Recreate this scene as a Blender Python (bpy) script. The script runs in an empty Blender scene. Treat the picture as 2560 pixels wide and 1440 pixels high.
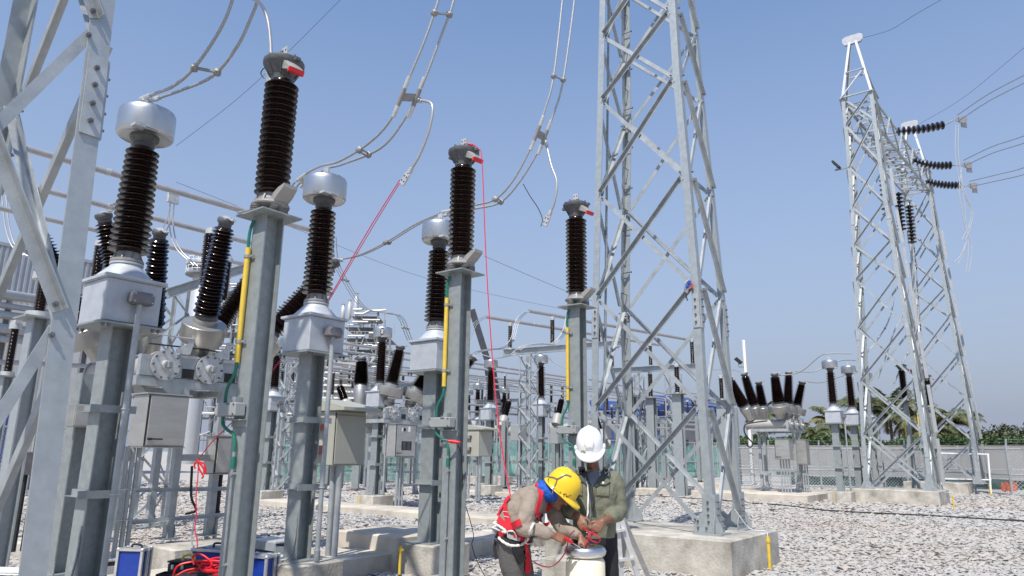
import bpy, math, random
import numpy as np
from mathutils import Vector, Matrix
random.seed(7)
S = bpy.context.scene
COL = S.collection
rad = math.radians

# ---------------------------------------------------------------- camera, sky, sun, exposure
CAM_F, CAM_T, CAM_RO, CAM_Z = 1765.0, rad(13.3), rad(.68), 1.6
_f = Vector((0, math.cos(CAM_T), math.sin(CAM_T)))
_r0 = Vector((1, 0, 0)); _u0 = Vector((0, -math.sin(CAM_T), math.cos(CAM_T)))
_r = _r0 * math.cos(CAM_RO) + _u0 * math.sin(CAM_RO)
_u = -_r0 * math.sin(CAM_RO) + _u0 * math.cos(CAM_RO)
cd = bpy.data.cameras.new('camera'); cam = bpy.data.objects.new('camera', cd); COL.objects.link(cam)
cd.sensor_width = 36; cd.lens = 36 * CAM_F / 2560; cd.clip_end = 3000; cd.clip_start = .05
cam.matrix_world = Matrix(((_r.x, _u.x, -_f.x, 0), (_r.y, _u.y, -_f.y, 0), (_r.z, _u.z, -_f.z, CAM_Z), (0, 0, 0, 1)))
S.camera = cam
SUN_AZ, SUN_EL = (-.34, -.94), rad(55)           # horizontal direction towards the sun, elevation
W = bpy.data.worlds.new('World'); S.world = W; W.use_nodes = True
nt = W.node_tree; nt.nodes.clear()
sky = nt.nodes.new('ShaderNodeTexSky'); sky.sky_type = 'NISHITA'; sky.sun_disc = False
sky.sun_elevation = SUN_EL; sky.sun_rotation = math.atan2(SUN_AZ[0], SUN_AZ[1])
sky.altitude = 0; sky.air_density = 1.0; sky.dust_density = .5; sky.ozone_density = 3.4
bg = nt.nodes.new('ShaderNodeBackground'); bg.inputs[1].default_value = .15
out = nt.nodes.new('ShaderNodeOutputWorld')
tcw = nt.nodes.new('ShaderNodeTexCoord'); sxw = nt.nodes.new('ShaderNodeSeparateXYZ'); nt.links.new(tcw.outputs['Generated'], sxw.inputs[0])
mrw = nt.nodes.new('ShaderNodeMapRange'); nt.links.new(sxw.outputs[2], mrw.inputs[0])          # low haze layer: full at the horizon, gone high up
for i_, v_ in ((1, .05), (2, .62), (3, 1.0), (4, .04)): mrw.inputs[i_].default_value = v_
mxw = nt.nodes.new('ShaderNodeMix'); mxw.data_type = 'RGBA'; nt.links.new(mrw.outputs[0], mxw.inputs[0]); nt.links.new(sky.outputs[0], mxw.inputs[6])
mxw.inputs[7].default_value = (.258 / .15, .291 / .15, .372 / .15, 1)
nt.links.new(mxw.outputs[2], bg.inputs[0]); nt.links.new(bg.outputs[0], out.inputs[0])
sl = bpy.data.lights.new('sun', 'SUN'); sl.energy = 3.7; sl.angle = rad(.53); sl.color = (1, .95, .87)
so = bpy.data.objects.new('sun', sl); COL.objects.link(so)
sd = Vector((SUN_AZ[0] * math.cos(SUN_EL), SUN_AZ[1] * math.cos(SUN_EL), math.sin(SUN_EL)))
so.rotation_euler = sd.to_track_quat('Z', 'Y').to_euler(); so.location = (-8, -12, 25)
S.view_settings.view_transform = 'Standard'; S.view_settings.look = 'None'
S.view_settings.exposure = .52; S.view_settings.gamma = 1; S.view_settings.use_curve_mapping = False

# ---------------------------------------------------------------- survey helpers (2560x1440 photo rays -> world)
def ray(px, py): return _r * (px - 1280) + _u * (720 - py) + _f * CAM_F
CAMP = Vector((0, 0, CAM_Z))
def atz(px, py, z):
    d = ray(px, py); return CAMP + d * ((z - CAM_Z) / d.z)
def aty(px, py, Y):
    d = ray(px, py); return CAMP + d * (Y / d.y)
def atplane(px, py, p0, n):
    d = ray(px, py); return CAMP + d * ((Vector(p0) - CAMP).dot(n) / d.dot(n))
def zat(x, y, py):
    lo, hi = -2, 40
    for _ in range(50):
        m = (lo + hi) / 2; q = Vector((x, y, m)) - CAMP
        if 720 - CAM_F * q.dot(_u) / q.dot(_f) > py: lo = m
        else: hi = m
    return lo
AZ = rad(37.3)
R = Vector((math.sin(AZ), math.cos(AZ), 0)); E2 = Vector((math.cos(AZ), -math.sin(AZ), 0)); Z = Vector((0, 0, 1))
ROT = -AZ                                     # local x -> E2, local y -> R
GZ = -.15                                     # gravel level

# ---------------------------------------------------------------- mesh builder
class MB:
    def __init__(s): s.v = []; s.f = []; s.mi = []
    def add(s, vs, fs, mi=0):
        o = len(s.v); s.v += [tuple(p) for p in vs]; s.f += [tuple(i + o for i in f) for f in fs]; s.mi += [mi] * len(fs); return s
    def box(s, c, d, ax=None, mi=0, bev=0):
        c = Vector(c); X, Y, Zz = ax or (Vector((1, 0, 0)), Vector((0, 1, 0)), Vector((0, 0, 1)))
        a, b, h = d[0] / 2, d[1] / 2, d[2] / 2
        if not bev:
            vs = [c + X * (i * a) + Y * (j * b) + Zz * (k * h) for k in (-1, 1) for j in (-1, 1) for i in (-1, 1)]
            return s.add(vs, [(0, 2, 3, 1), (4, 5, 7, 6), (0, 1, 5, 4), (2, 6, 7, 3), (0, 4, 6, 2), (1, 3, 7, 5)], mi)
        pts = []; bb = bev
        for k, t in ((-h, bb), (-h + bb, 0), (h - bb, 0), (h, bb)):
            for x, y in ((a - bb, b), (a, b - bb), (a, -b + bb), (a - bb, -b), (-a + bb, -b), (-a, -b + bb), (-a, b - bb), (-a + bb, b)):
                x -= math.copysign(t, x) if t else 0; y -= math.copysign(t, y) if t else 0
                pts.append(c + X * x + Y * y + Zz * k)
        fs = [tuple(range(8)), tuple(range(31, 23, -1))]
        for l in range(3):
            for i in range(8):
                j = (i + 1) % 8; fs.append((l * 8 + i, l * 8 + 8 + i, l * 8 + 8 + j, l * 8 + j))
        return s.add(pts, fs, mi)
    def cyl(s, p, q, r, r2=None, n=12, caps=True, mi=0):
        p = Vector(p); q = Vector(q); r2 = r if r2 is None else r2
        return s.ring_loft([(p, r), (q, r2)], n, caps, mi)
    def frames(s, pts):
        pts = [Vector(p) for p in pts]; T = []
        for i in range(len(pts)):
            a = pts[max(i - 1, 0)]; b = pts[min(i + 1, len(pts) - 1)]; d = (b - a)
            T.append(d.normalized() if d.length > 1e-9 else Vector((0, 0, 1)))
        n = T[0].orthogonal().normalized(); N = []
        for t in T:
            n = n - t * n.dot(t); n = n.normalized() if n.length > 1e-6 else t.orthogonal().normalized(); N.append(n)
        return pts, T, N
    def ring_loft(s, prs, n=10, caps=True, mi=0):
        pts, T, N = s.frames([p for p, _ in prs]); vs = []
        for p, t, nn, (_, r) in zip(pts, T, N, prs):
            b = t.cross(nn)
            for k in range(n):
                a = 2 * math.pi * k / n; vs.append(p + nn * (math.cos(a) * r) + b * (math.sin(a) * r))
        fs = []
        for i in range(len(pts) - 1):
            for k in range(n):
                j = (k + 1) % n; fs.append((i * n + k, i * n + j, i * n + n + j, i * n + n + k))
        if caps: fs += [tuple(range(n - 1, -1, -1)), tuple(range((len(pts) - 1) * n, len(pts) * n))]
        return s.add(vs, fs, mi)
    def tube(s, pts, r, n=8, caps=True, mi=0, smooth=0):
        if smooth: pts = spline(pts, smooth)
        return s.ring_loft([(Vector(p), r) for p in pts], n, caps, mi)
    def lathe(s, prof, n=20, o=(0, 0, 0), axis=(0, 0, 1), mi=0):
        o = Vector(o); w = Vector(axis).normalized(); u = w.orthogonal().normalized() if abs(w.z) < .999 else Vector((1, 0, 0)); v = w.cross(u)
        vs = []
        for r, h in prof:
            for k in range(n):
                a = 2 * math.pi * k / n; vs.append(o + w * h + u * (math.cos(a) * r) + v * (math.sin(a) * r))
        fs = []
        for i in range(len(prof) - 1):
            for k in range(n):
                j = (k + 1) % n; fs.append((i * n + k, i * n + j, i * n + n + j, i * n + n + k))
        if prof[0][0] > 1e-5: fs.append(tuple(range(n - 1, -1, -1)))
        if prof[-1][0] > 1e-5: fs.append(tuple(range((len(prof) - 1) * n, len(prof) * n)))
        return s.add(vs, fs, mi)
    def prism(s, poly, o, ex, ey, h, mi=0):            # polygon in (ex, ey) extruded by vector h
        o = Vector(o); ex = Vector(ex); ey = Vector(ey); h = Vector(h); n = len(poly)
        vs = [o + ex * x + ey * y for x, y in poly]; vs += [p + h for p in vs]
        fs = [tuple(range(n - 1, -1, -1)), tuple(range(n, 2 * n))] + [(i, (i + 1) % n, n + (i + 1) % n, n + i) for i in range(n)]
        return s.add(vs, fs, mi)
    def section(s, rings, caps=True, mi=0):            # loft of equal-length closed rings of points
        n = len(rings[0]); vs = [p for r_ in rings for p in r_]; fs = []
        for i in range(len(rings) - 1):
            for k in range(n):
                j = (k + 1) % n; fs.append((i * n + k, i * n + j, i * n + n + j, i * n + n + k))
        if caps: fs += [tuple(range(n - 1, -1, -1)), tuple(range((len(rings) - 1) * n, len(rings) * n))]
        return s.add(vs, fs, mi)
    def angle(s, p, q, w, t, a, b):                    # L profile: heel on the line p-q, flanges along a and b
        p = Vector(p); q = Vector(q); d = (q - p).normalized(); a = Vector(a); a = (a - d * a.dot(d)).normalized()
        b = Vector(b); b = (b - d * b.dot(d)); b = (b - a * b.dot(a)).normalized()
        sec = [(0, 0), (w, 0), (w, t), (t, t), (t, w), (0, w)]
        return s.section([[o + a * x + b * y for x, y in sec] for o in (p, q)])
    def hbeam(s, p, q, wf, dp, t, fl, ac):             # H profile: fl = flange direction, ac = across the flanges
        p = Vector(p); q = Vector(q); fl = Vector(fl); ac = Vector(ac); w, d, k = wf / 2, dp / 2, t * .4
        sec = [(-w, -d), (w, -d), (w, -d + t), (k, -d + t), (k, d - t), (w, d - t), (w, d), (-w, d), (-w, d - t), (-k, d - t), (-k, -d + t), (-w, -d + t)]
        return s.section([[o + fl * x + ac * y for x, y in sec] for o in (p, q)])
    def mesh(s, name, mats, inv=None, sharp=38):
        me = bpy.data.meshes.new(name); vs = s.v
        if inv is not None: vs = [tuple(inv @ Vector(p)) for p in vs]
        me.from_pydata(vs, [], s.f)
        for m in (mats if isinstance(mats, (list, tuple)) else [mats]): me.materials.append(m)
        if any(s.mi): me.polygons.foreach_set('material_index', s.mi)
        me.polygons.foreach_set('use_smooth', [True] * len(s.f))
        me.update(); 
        try: me.set_sharp_from_angle(angle=rad(sharp))
        except Exception: pass
        return me

def spline(pts, k=6):
    P = [Vector(p) for p in pts]; P = [P[0] * 2 - P[1]] + P + [P[-1] * 2 - P[-2]]; o = []
    for i in range(1, len(P) - 2):
        for j in range(k):
            t = j / k; a, b, c, d = P[i - 1:i + 3]
            o.append(.5 * ((2 * b) + (c - a) * t + (2 * a - 5 * b + 4 * c - d) * t * t + (3 * b - a - 3 * c + d) * t ** 3))
    o.append(P[-2]); return o

# ---------------------------------------------------------------- object helpers
def tag(o, label=None, cat=None, group=None, kind=None):
    for k, v in (('label', label), ('category', cat), ('group', group), ('kind', kind)):
        if v: o[k] = v
    return o
def thing(name, label, cat, loc=(0, 0, 0), rz=0.0, group=None):
    o = bpy.data.objects.new(name, None); o.empty_display_size = .2; COL.objects.link(o)
    o.matrix_world = Matrix.Translation(Vector(loc)) @ Matrix.Rotation(rz, 4, 'Z'); tag(o, label, cat, group); return o
def wm(o):
    M = o.matrix_basis.copy()
    while o.parent: o = o.parent; M = o.matrix_basis @ M
    return M
def part(parent, name, mb, mat, world=False, label=None, kind=None, loc=None, sharp=38):
    me = mb if isinstance(mb, bpy.types.Mesh) else mb.mesh(name, mat, wm(parent).inverted() if world else None, sharp)
    o = bpy.data.objects.new(name, me); COL.objects.link(o); o.parent = parent
    if loc is not None: o.location = loc
    tag(o, label, None, None, kind); return o
def solid(name, mb, mat, label, cat, loc=(0, 0, 0), rz=0.0, group=None, world=True, kind=None, sharp=38):
    M = Matrix.Translation(Vector(loc)) @ Matrix.Rotation(rz, 4, 'Z')
    o = bpy.data.objects.new(name, mb.mesh(name, mat, M.inverted() if world else None, sharp)); COL.objects.link(o)
    o.matrix_world = M; tag(o, label, cat, group, kind); return o
def struct(name, mb, mat, kind='structure', sharp=38):
    o = bpy.data.objects.new(name, mb.mesh(name, mat, None, sharp)); COL.objects.link(o); o['kind'] = kind; return o
def kids(o): return [c for c in ALLCH.get(o.name, [])]
def copy_tree(root, loc, rz=None, label=None, sc=None, skip=()):
    def rec(o, par):
        c = o.copy(); COL.objects.link(c)
        if par: c.parent = par
        for ch in list(o.children):
            if ch.name.split('.')[0] not in skip: rec(ch, c)
        return c
    c = rec(root, None); c.location = loc
    if rz is not None: c.rotation_euler = (0, 0, rz)
    if label: c['label'] = label
    if sc: c.scale = sc if isinstance(sc, (tuple, list)) else (sc, sc, sc)
    return c

# ---------------------------------------------------------------- materials
def mat(name, col, rough=.5, metal=0.0, var=.12, scale=6.0, bump=0.0, bscale=40.0, spec=None, coat=0.0, detail=4.0, col2=None, sep=None, streak=None, sss=0):
    m = bpy.data.materials.new(name); m.use_nodes = True; n = m.node_tree.nodes; l = m.node_tree.links; b = n['Principled BSDF']
    b.inputs['Roughness'].default_value = rough; b.inputs['Metallic'].default_value = metal
    if spec is not None: b.inputs['Specular IOR Level'].default_value = spec
    if coat: b.inputs['Coat Weight'].default_value = coat; b.inputs['Coat Roughness'].default_value = .08
    tc = n.new('ShaderNodeTexCoord'); mp = n.new('ShaderNodeMapping'); l.new(tc.outputs['Object'], mp.inputs[0])
    if streak: mp.inputs['Scale'].default_value = streak
    nz = n.new('ShaderNodeTexNoise'); nz.inputs['Scale'].default_value = scale; nz.inputs['Detail'].default_value = detail; nz.inputs['Roughness'].default_value = .6
    l.new(mp.outputs[0], nz.inputs['Vector'])
    cr = n.new('ShaderNodeValToRGB'); c2 = col2 or col
    cr.color_ramp.elements[0].position, cr.color_ramp.elements[1].position = sep or (.32, .70)
    cr.color_ramp.elements[0].color = tuple(max(0, c * (1 - var)) for c in col) + (1,)
    cr.color_ramp.elements[1].color = tuple(min(1, c * (1 + var)) for c in c2) + (1,)
    l.new(nz.outputs[0], cr.inputs[0]); l.new(cr.outputs[0], b.inputs['Base Color'])
    if var > .03:
        mr = n.new('ShaderNodeMapRange'); mr.inputs[3].default_value = rough * .85; mr.inputs[4].default_value = min(1, rough * 1.2)
        l.new(nz.outputs[0], mr.inputs[0]); l.new(mr.outputs[0], b.inputs['Roughness'])
    if bump:
        n2 = n.new('ShaderNodeTexNoise'); n2.inputs['Scale'].default_value = bscale; n2.inputs['Detail'].default_value = 5; l.new(tc.outputs['Object'], n2.inputs['Vector'])
        bp = n.new('ShaderNodeBump'); bp.inputs['Strength'].default_value = bump; bp.inputs['Distance'].default_value = .02
        l.new(n2.outputs[0], bp.inputs['Height']); l.new(bp.outputs[0], b.inputs['Normal'])
    return m
M = {}
M['galv'] = mat('galvanised_steel', (.285, .312, .312), .46, .3, .13, 11, .08, 70)
M['galvt'] = mat('tower_galvanised', (.37, .40, .41), .42, .4, .09, 10, .06, 70)
M['rail'] = mat('bright_galvanised', (.46, .47, .48), .4, .35, .06, 6)
M['drum'] = mat('stainless_drum', (.40, .395, .38), .38, .7, .07, 2.5)
M['galv2'] = mat('galvanised_angle', (.39, .415, .425), .45, .4, .16, 5, .08, 60)
M['galvd'] = mat('dull_galvanised', (.27, .29, .295), .55, .3, .2, 8, .1, 60)
M['alu'] = mat('cast_aluminium', (.58, .58, .57), .38, .5, .12, 12, .15, 120)
M['tank'] = mat('brushed_tank', (.52, .53, .54), .33, .92, .05, 3, .03)
M['box'] = mat('aluminium_paint', (.45, .475, .51), .5, .25, .10, 7, .06, 90)
M['cast'] = mat('grey_casting', (.10, .105, .11), .5, .2, .2, 14, .15, 90)
M['castl'] = mat('light_casting', (.26, .255, .25), .5, .2, .15, 14, .12, 90)
M['porc'] = mat('brown_porcelain', (.014, .0062, .0048), .16, 0, .3, 3, 0, spec=.45, coat=.15)
M['porcb'] = mat('faded_brown_porcelain', (.030, .017, .0135), .2, 0, .2, 3, 0, spec=.5)
M['disc'] = mat('dark_glaze', (.016, .012, .014), .08, 0, .2, 3, 0, spec=.6, coat=.5)
M['conc'] = mat('concrete', (.30, .275, .23), .9, 0, .24, 2.0, .45, 26, col2=(.48, .45, .395), detail=10)
M['conc2'] = mat('pale_concrete', (.44, .40, .335), .92, 0, .16, 1.7, .25, 40, col2=(.54, .485, .41), detail=8)
M['yellow'] = mat('yellow_pvc', (.66, .46, .055), .45, 0, .10, 10)
M['green'] = mat('green_cable', (.008, .15, .10), .45, 0, .12, 10)
M['red'] = mat('red_plastic', (.62, .015, .018), .42, 0, .1, 20)
M['redrope'] = mat('red_cord', (.50, .01, .045), .6, 0, .1, 30)
M['black'] = mat('black_rubber', (.018, .018, .019), .55, 0, .2, 12)
M['blk'] = mat('black_fabric', (.016, .016, .018), .85, 0, .3, 20, .3, 120)
M['blue'] = mat('blue_laminate', (.012, .045, .30), .4, 0, .12, 12)
M['beige'] = mat('beige_enamel', (.37, .37, .315), .5, 0, .05, 3, .05, 200)
M['cab'] = mat('stainless_cabinet', (.45, .445, .42), .38, .6, .10, 2.2, 0, streak=(1, 1, 4))
M['tankp'] = mat('light_grey_enamel', (.38, .37, .345), .45, .05, .07, 4)
M['junc'] = mat('grey_plastic_box', (.17, .165, .175), .5, .1, .14, 14)
M['cream'] = mat('cream_enamel', (.80, .73, .56), .35, 0, .04, 3, spec=.5)
M['chrome'] = mat('spun_aluminium', (.68, .69, .70), .26, 1.0, .05, 6)
M['cond'] = mat('stranded_conductor', (.40, .41, .42), .5, .6, .14, 50, .3, 300)
M['bus'] = mat('aluminium_busbar', (.47, .46, .46), .42, .55, .10, 4)
M['thinw'] = mat('dark_wire', (.10, .11, .13), .6, .3, .1, 10)
M['white'] = mat('white_paint', (.80, .80, .80), .45, 0, .04, 3)
M['bolt'] = mat('bolt_zinc', (.20, .20, .21), .4, .7, .2, 30)
M['hood'] = mat('grey_vent_hood', (.30, .29, .275), .5, .1, .08, 8)
M['junk'] = mat('pale_grey_box', (.30, .315, .31), .5, .05, .08, 10)
# ---------------------------------------------------------------- site grid: e along E2, r along R, origin under the middle transformer
OG = Vector((-2.63, 9.3, 0))
def W3(e, r, z=0.0): return OG + E2 * e + R * r + Z * z
GA = (E2, R, Z)

def ground_mat():
    m = bpy.data.materials.new('gravel_bed'); m.use_nodes = True; n = m.node_tree.nodes; l = m.node_tree.links; b = n['Principled BSDF']
    b.inputs['Roughness'].default_value = .95
    tc = n.new('ShaderNodeTexCoord')
    vo = n.new('ShaderNodeTexVoronoi'); vo.inputs['Scale'].default_value = 15; l.new(tc.outputs['Object'], vo.inputs['Vector'])
    cr = n.new('ShaderNodeValToRGB'); e = cr.color_ramp.elements
    e[0].position = 0; e[0].color = (.33, .325, .315, 1); e[1].position = 1; e[1].color = (.47, .455, .435, 1)
    sx = n.new('ShaderNodeSeparateColor'); l.new(vo.outputs['Color'], sx.inputs[0]); l.new(sx.outputs[0], cr.inputs[0])
    nz = n.new('ShaderNodeTexNoise'); nz.inputs['Scale'].default_value = .16; nz.inputs['Detail'].default_value = 5; l.new(tc.outputs['Object'], nz.inputs['Vector'])
    c2 = n.new('ShaderNodeValToRGB'); c2.color_ramp.elements[0].position = .42; c2.color_ramp.elements[1].position = .68
    c2.color_ramp.elements[0].color = (1, .985, .96, 1); c2.color_ramp.elements[1].color = (1, .92, .83, 1); l.new(nz.outputs[0], c2.inputs[0])
    mx = n.new('ShaderNodeMix'); mx.data_type = 'RGBA'; mx.blend_type = 'MULTIPLY'; mx.inputs[0].default_value = 1
    l.new(cr.outputs[0], mx.inputs[6]); l.new(c2.outputs[0], mx.inputs[7]); l.new(mx.outputs[2], b.inputs['Base Color'])
    bp = n.new('ShaderNodeBump'); bp.inputs['Strength'].default_value = .45; bp.inputs['Distance'].default_value = .03
    l.new(vo.outputs['Distance'], bp.inputs['Height']); bp.invert = True; l.new(bp.outputs[0], b.inputs['Normal']); return m
def stone_mat():
    m = bpy.data.materials.new('crushed_rock'); m.use_nodes = True; n = m.node_tree.nodes; l = m.node_tree.links; b = n['Principled BSDF']
    b.inputs['Roughness'].default_value = .85
    g = n.new('ShaderNodeNewGeometry'); cr = n.new('ShaderNodeValToRGB'); e = cr.color_ramp.elements
    e[0].position = 0; e[0].color = (.33, .325, .318, 1); e[1].position = 1; e[1].color = (.45, .435, .42, 1)
    for p, c in ((.2, (.37, .367, .362)), (.55, (.395, .39, .385)), (.90, (.42, .405, .385)), (.96, (.38, .32, .27))):
        x = e.new(p); x.color = c + (1,)
    l.new(g.outputs['Random Per Island'], cr.inputs[0])
    tc = n.new('ShaderNodeTexCoord')
    nz = n.new('ShaderNodeTexNoise'); nz.inputs['Scale'].default_value = .16; nz.inputs['Detail'].default_value = 5; l.new(tc.outputs['Object'], nz.inputs['Vector'])
    c2 = n.new('ShaderNodeValToRGB'); c2.color_ramp.elements[0].position = .42; c2.color_ramp.elements[1].position = .68
    c2.color_ramp.elements[0].color = (1, .985, .96, 1); c2.color_ramp.elements[1].color = (1, .92, .84, 1); l.new(nz.outputs[0], c2.inputs[0])
    n3 = n.new('ShaderNodeTexNoise'); n3.inputs['Scale'].default_value = 45; n3.inputs['Detail'].default_value = 3; l.new(tc.outputs['Object'], n3.inputs['Vector'])
    mr = n.new('ShaderNodeMapRange'); mr.inputs[3].default_value = .88; mr.inputs[4].default_value = 1.12; l.new(n3.outputs[0], mr.inputs[0])
    mx = n.new('ShaderNodeMix'); mx.data_type = 'RGBA'; mx.blend_type = 'MULTIPLY'; mx.inputs[0].default_value = 1
    l.new(cr.outputs[0], mx.inputs[6]); l.new(c2.outputs[0], mx.inputs[7])
    m2 = n.new('ShaderNodeMix'); m2.data_type = 'RGBA'; m2.blend_type = 'MULTIPLY'; m2.inputs[0].default_value = 1
    l.new(mx.outputs[2], m2.inputs[6]); l.new(mr.outputs[0], m2.inputs[7]); l.new(m2.outputs[2], b.inputs['Base Color']); return m
M['ground'] = ground_mat(); M['stone'] = stone_mat()
g = MB(); g.add([(-900, -200, GZ), (900, -200, GZ), (900, 1600, GZ), (-900, 1600, GZ)], [(0, 1, 2, 3)]); struct('ground', g, M['ground'])

# concrete slabs, trench covers and plinths; every footprint keeps the loose stones off
FOOT = []
def foot(e0, e1, r0, r1): FOOT.append((e0 - .02, e1 + .02, r0 - .02, r1 + .02))
def slab_box(mb, e0, e1, r0, r1, z0, z1, bev=.015):
    mb.box(W3((e0 + e1) / 2, (r0 + r1) / 2, (z0 + z1) / 2), (e1 - e0, r1 - r0, z1 - z0), GA, bev=bev)
def plinth(label, e0, e1, r0, r1, z1, m='conc', name='concrete_plinth', group=None, z0=-.5):
    mb = MB(); slab_box(mb, e0, e1, r0, r1, z0, z1, .02); foot(e0, e1, r0, r1)
    return solid(name, mb, M[m], label, 'plinth', W3((e0 + e1) / 2, (r0 + r1) / 2, GZ), ROT, group)
def trench(label, e0, e1, r0, r1, z, along, step):
    t = thing('cable_trench', label, 'cable trench', W3((e0 + e1) / 2, (r0 + r1) / 2, GZ), ROT); foot(e0, e1, r0, r1)
    for side in (0, 1):
        mb = MB(); w = .1
        if along == 'e': slab_box(mb, e0, e1, r0 if side == 0 else r1 - w, r0 + w if side == 0 else r1, -.5, z)
        else: slab_box(mb, e0 if side == 0 else e1 - w, e0 + w if side == 0 else e1, r0, r1, -.5, z)
        part(t, 'trench_wall', mb, M['conc2'], True)
    a, b = (e0, e1) if along == 'e' else (r0, r1); k = max(1, int((b - a) / step)); me = None
    for i in range(k):
        x0 = a + (b - a) * i / k; x1 = a + (b - a) * (i + 1) / k - .012; w = .105
        mb = MB(); dz = random.uniform(-.006, .006)
        if along == 'e': slab_box(mb, x0, x1, r0 + w, r1 - w, z - .08, z + .012 + dz, .008)
        else: slab_box(mb, e0 + w, e1 - w, x0, x1, z - .08, z + .012 + dz, .008)
        part(t, 'cover_slab', mb, M['conc2'], True)
    return t
trench('long buff cable trench crossing behind the row of three nearest transformers', -14, -.9, 8.75, 10.2, .03, 'e', 1.2)
trench('near cable trench beside the transformer plinths, right of the beige cabinet', -1.75, -.62, -3.2, 6.5, .12, 'r', .9)
trench('buff cable trench passing behind the central lattice tower towards the right hand breaker', -12, -2.2, 26.6, 28.2, .05, 'e', 1.2)
trench('distant pale cable trench beyond the red rope and lattice column', -16, -6, 19.3, 20.6, .0, 'e', 1.3)
plinth('thick raised concrete block lying on the near trench left of the second arrester pole', -1.95, -.5, 2.2, 3.75, .36, 'conc2', 'concrete_block')
plinth('small buff concrete block standing on the slab by the right breaker', -6.3, -4.6, 27.0, 28.0, .42, 'conc2', 'concrete_block')
plinth('wide buff concrete slab under the right hand circuit breaker', -5.4, -.55, 24.6, 31.5, .16, 'conc2', 'concrete_slab')
plinth('concrete pedestal in the left foreground beneath the first transformer', -.34, .34, -2.8, -2.1, .3)
plinth('concrete pedestal with yellow pipe beneath the middle transformer', -.36, .40, -.36, .42, .3)
plinth('concrete pedestal with yellow pipe beneath the third transformer', -.36, .40, 2.1, 2.85, .3)
plinth('large stained concrete plinth carrying the central lattice tower', .35, 3.67, 4.9, 7.15, .4)
plinth('grey pedestal behind the yellow helmet worker, under the third arrester', 2.12, 2.86, 2.25, 3.0, .3)
plinth('concrete plinth carrying the near right lattice tower', .6, 3.75, 26.9, 29.9, .4)
plinth('concrete plinth under the farthest right lattice tower', .75, 3.7, 38.2, 40.9, .45)
plinth('concrete footing under the left circuit breaker, with a yellow pipe', -2.75, -2.0, -.5, .55, .3)
plinth('low concrete footing at the far left behind the leaning leg', -7.4, -5.4, -.9, .3, .1)
plinth('square footing behind the left circuit breaker column', -5.0, -4.0, -.8, .2, .12)

# ---------------------------------------------------------------- loose crushed rock
def stones():
    rng = np.random.default_rng(3); P = []; Sz = []
    for d0, d1, den, sc in ((6.5, 15, 420, .95), (15, 26, 200, 1.2), (26, 48, 60, 1.8)):
        A = (d1 * d1 - d0 * d0) * .68; n = int(A * den)
        d = np.sqrt(rng.uniform(d0 * d0, d1 * d1, n)); a = rng.uniform(-.68, .68, n)
        P.append(np.stack([d * np.sin(a), d * np.cos(a)], 1)); Sz.append(np.full(n, sc))
    P = np.concatenate(P); Sz = np.concatenate(Sz)
    dx = P - np.array([OG.x, OG.y]); e = dx @ np.array([E2.x, E2.y]); r = dx @ np.array([R.x, R.y])
    ok = np.ones(len(P), bool)
    for e0, e1, r0, r1 in FOOT: ok &= ~((e > e0) & (e < e1) & (r > r0) & (r < r1))
    P = P[ok]; Sz = Sz[ok]; n = len(P)
    base = np.array([(1, 0, 0), (.25, .8, .1), (-.75, .55, -.1), (-.8, -.5, .15), (.2, -.85, -.05), (.1, .05, 1), (-.1, -.1, -1)], float)
    faces = np.array([(0, 1, 5), (1, 2, 5), (2, 3, 5), (3, 4, 5), (4, 0, 5), (1, 0, 6), (4, 3, 6), (0, 4, 6), (2, 1, 6), (3, 2, 6)])
    nv = len(base); V = np.repeat(base[None], n, 0); V += rng.normal(0, .2, V.shape)
    sx = (rng.gamma(5, .0066, n) + .012) * Sz; V[:, :, 0] *= sx[:, None]; V[:, :, 1] *= (sx * rng.uniform(.5, .95, n))[:, None]
    th = sx * rng.uniform(.16, .40, n); V[:, :, 2] *= th[:, None]
    tx = rng.normal(0, .18, n); ty = rng.normal(0, .18, n); tz = rng.uniform(0, 6.28, n)
    V[:, :, 2] += V[:, :, 0] * tx[:, None] + V[:, :, 1] * ty[:, None]
    c, s_ = np.cos(tz)[:, None], np.sin(tz)[:, None]
    X = V[:, :, 0] * c - V[:, :, 1] * s_; Y = V[:, :, 0] * s_ + V[:, :, 1] * c
    V[:, :, 0] = X + P[:, 0:1]; V[:, :, 1] = Y + P[:, 1:2]
    V[:, :, 2] += (GZ + th * .35 + rng.uniform(0, .02, n) * np.minimum(Sz, 1.4))[:, None]
    F = (faces[None] + (np.arange(n) * nv)[:, None, None]).reshape(-1, 3)
    me = bpy.data.meshes.new('crushed_rock'); me.vertices.add(n * nv); me.vertices.foreach_set('co', V.reshape(-1).astype(np.float32))
    me.loops.add(len(F) * 3); me.loops.foreach_set('vertex_index', F.reshape(-1).astype(np.int32))
    me.polygons.add(len(F)); me.polygons.foreach_set('loop_start', np.arange(0, len(F) * 3, 3, dtype=np.int32)); me.polygons.foreach_set('loop_total', np.full(len(F), 3, dtype=np.int32))
    me.polygons.foreach_set('use_smooth', np.zeros(len(F), bool)); me.update(calc_edges=True); me.materials.append(M['stone'])
    o = bpy.data.objects.new('crushed_rock', me); COL.objects.link(o); tag(o, 'loose grey crushed rock covering the switchyard ground', 'gravel', None, 'stuff')
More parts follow.
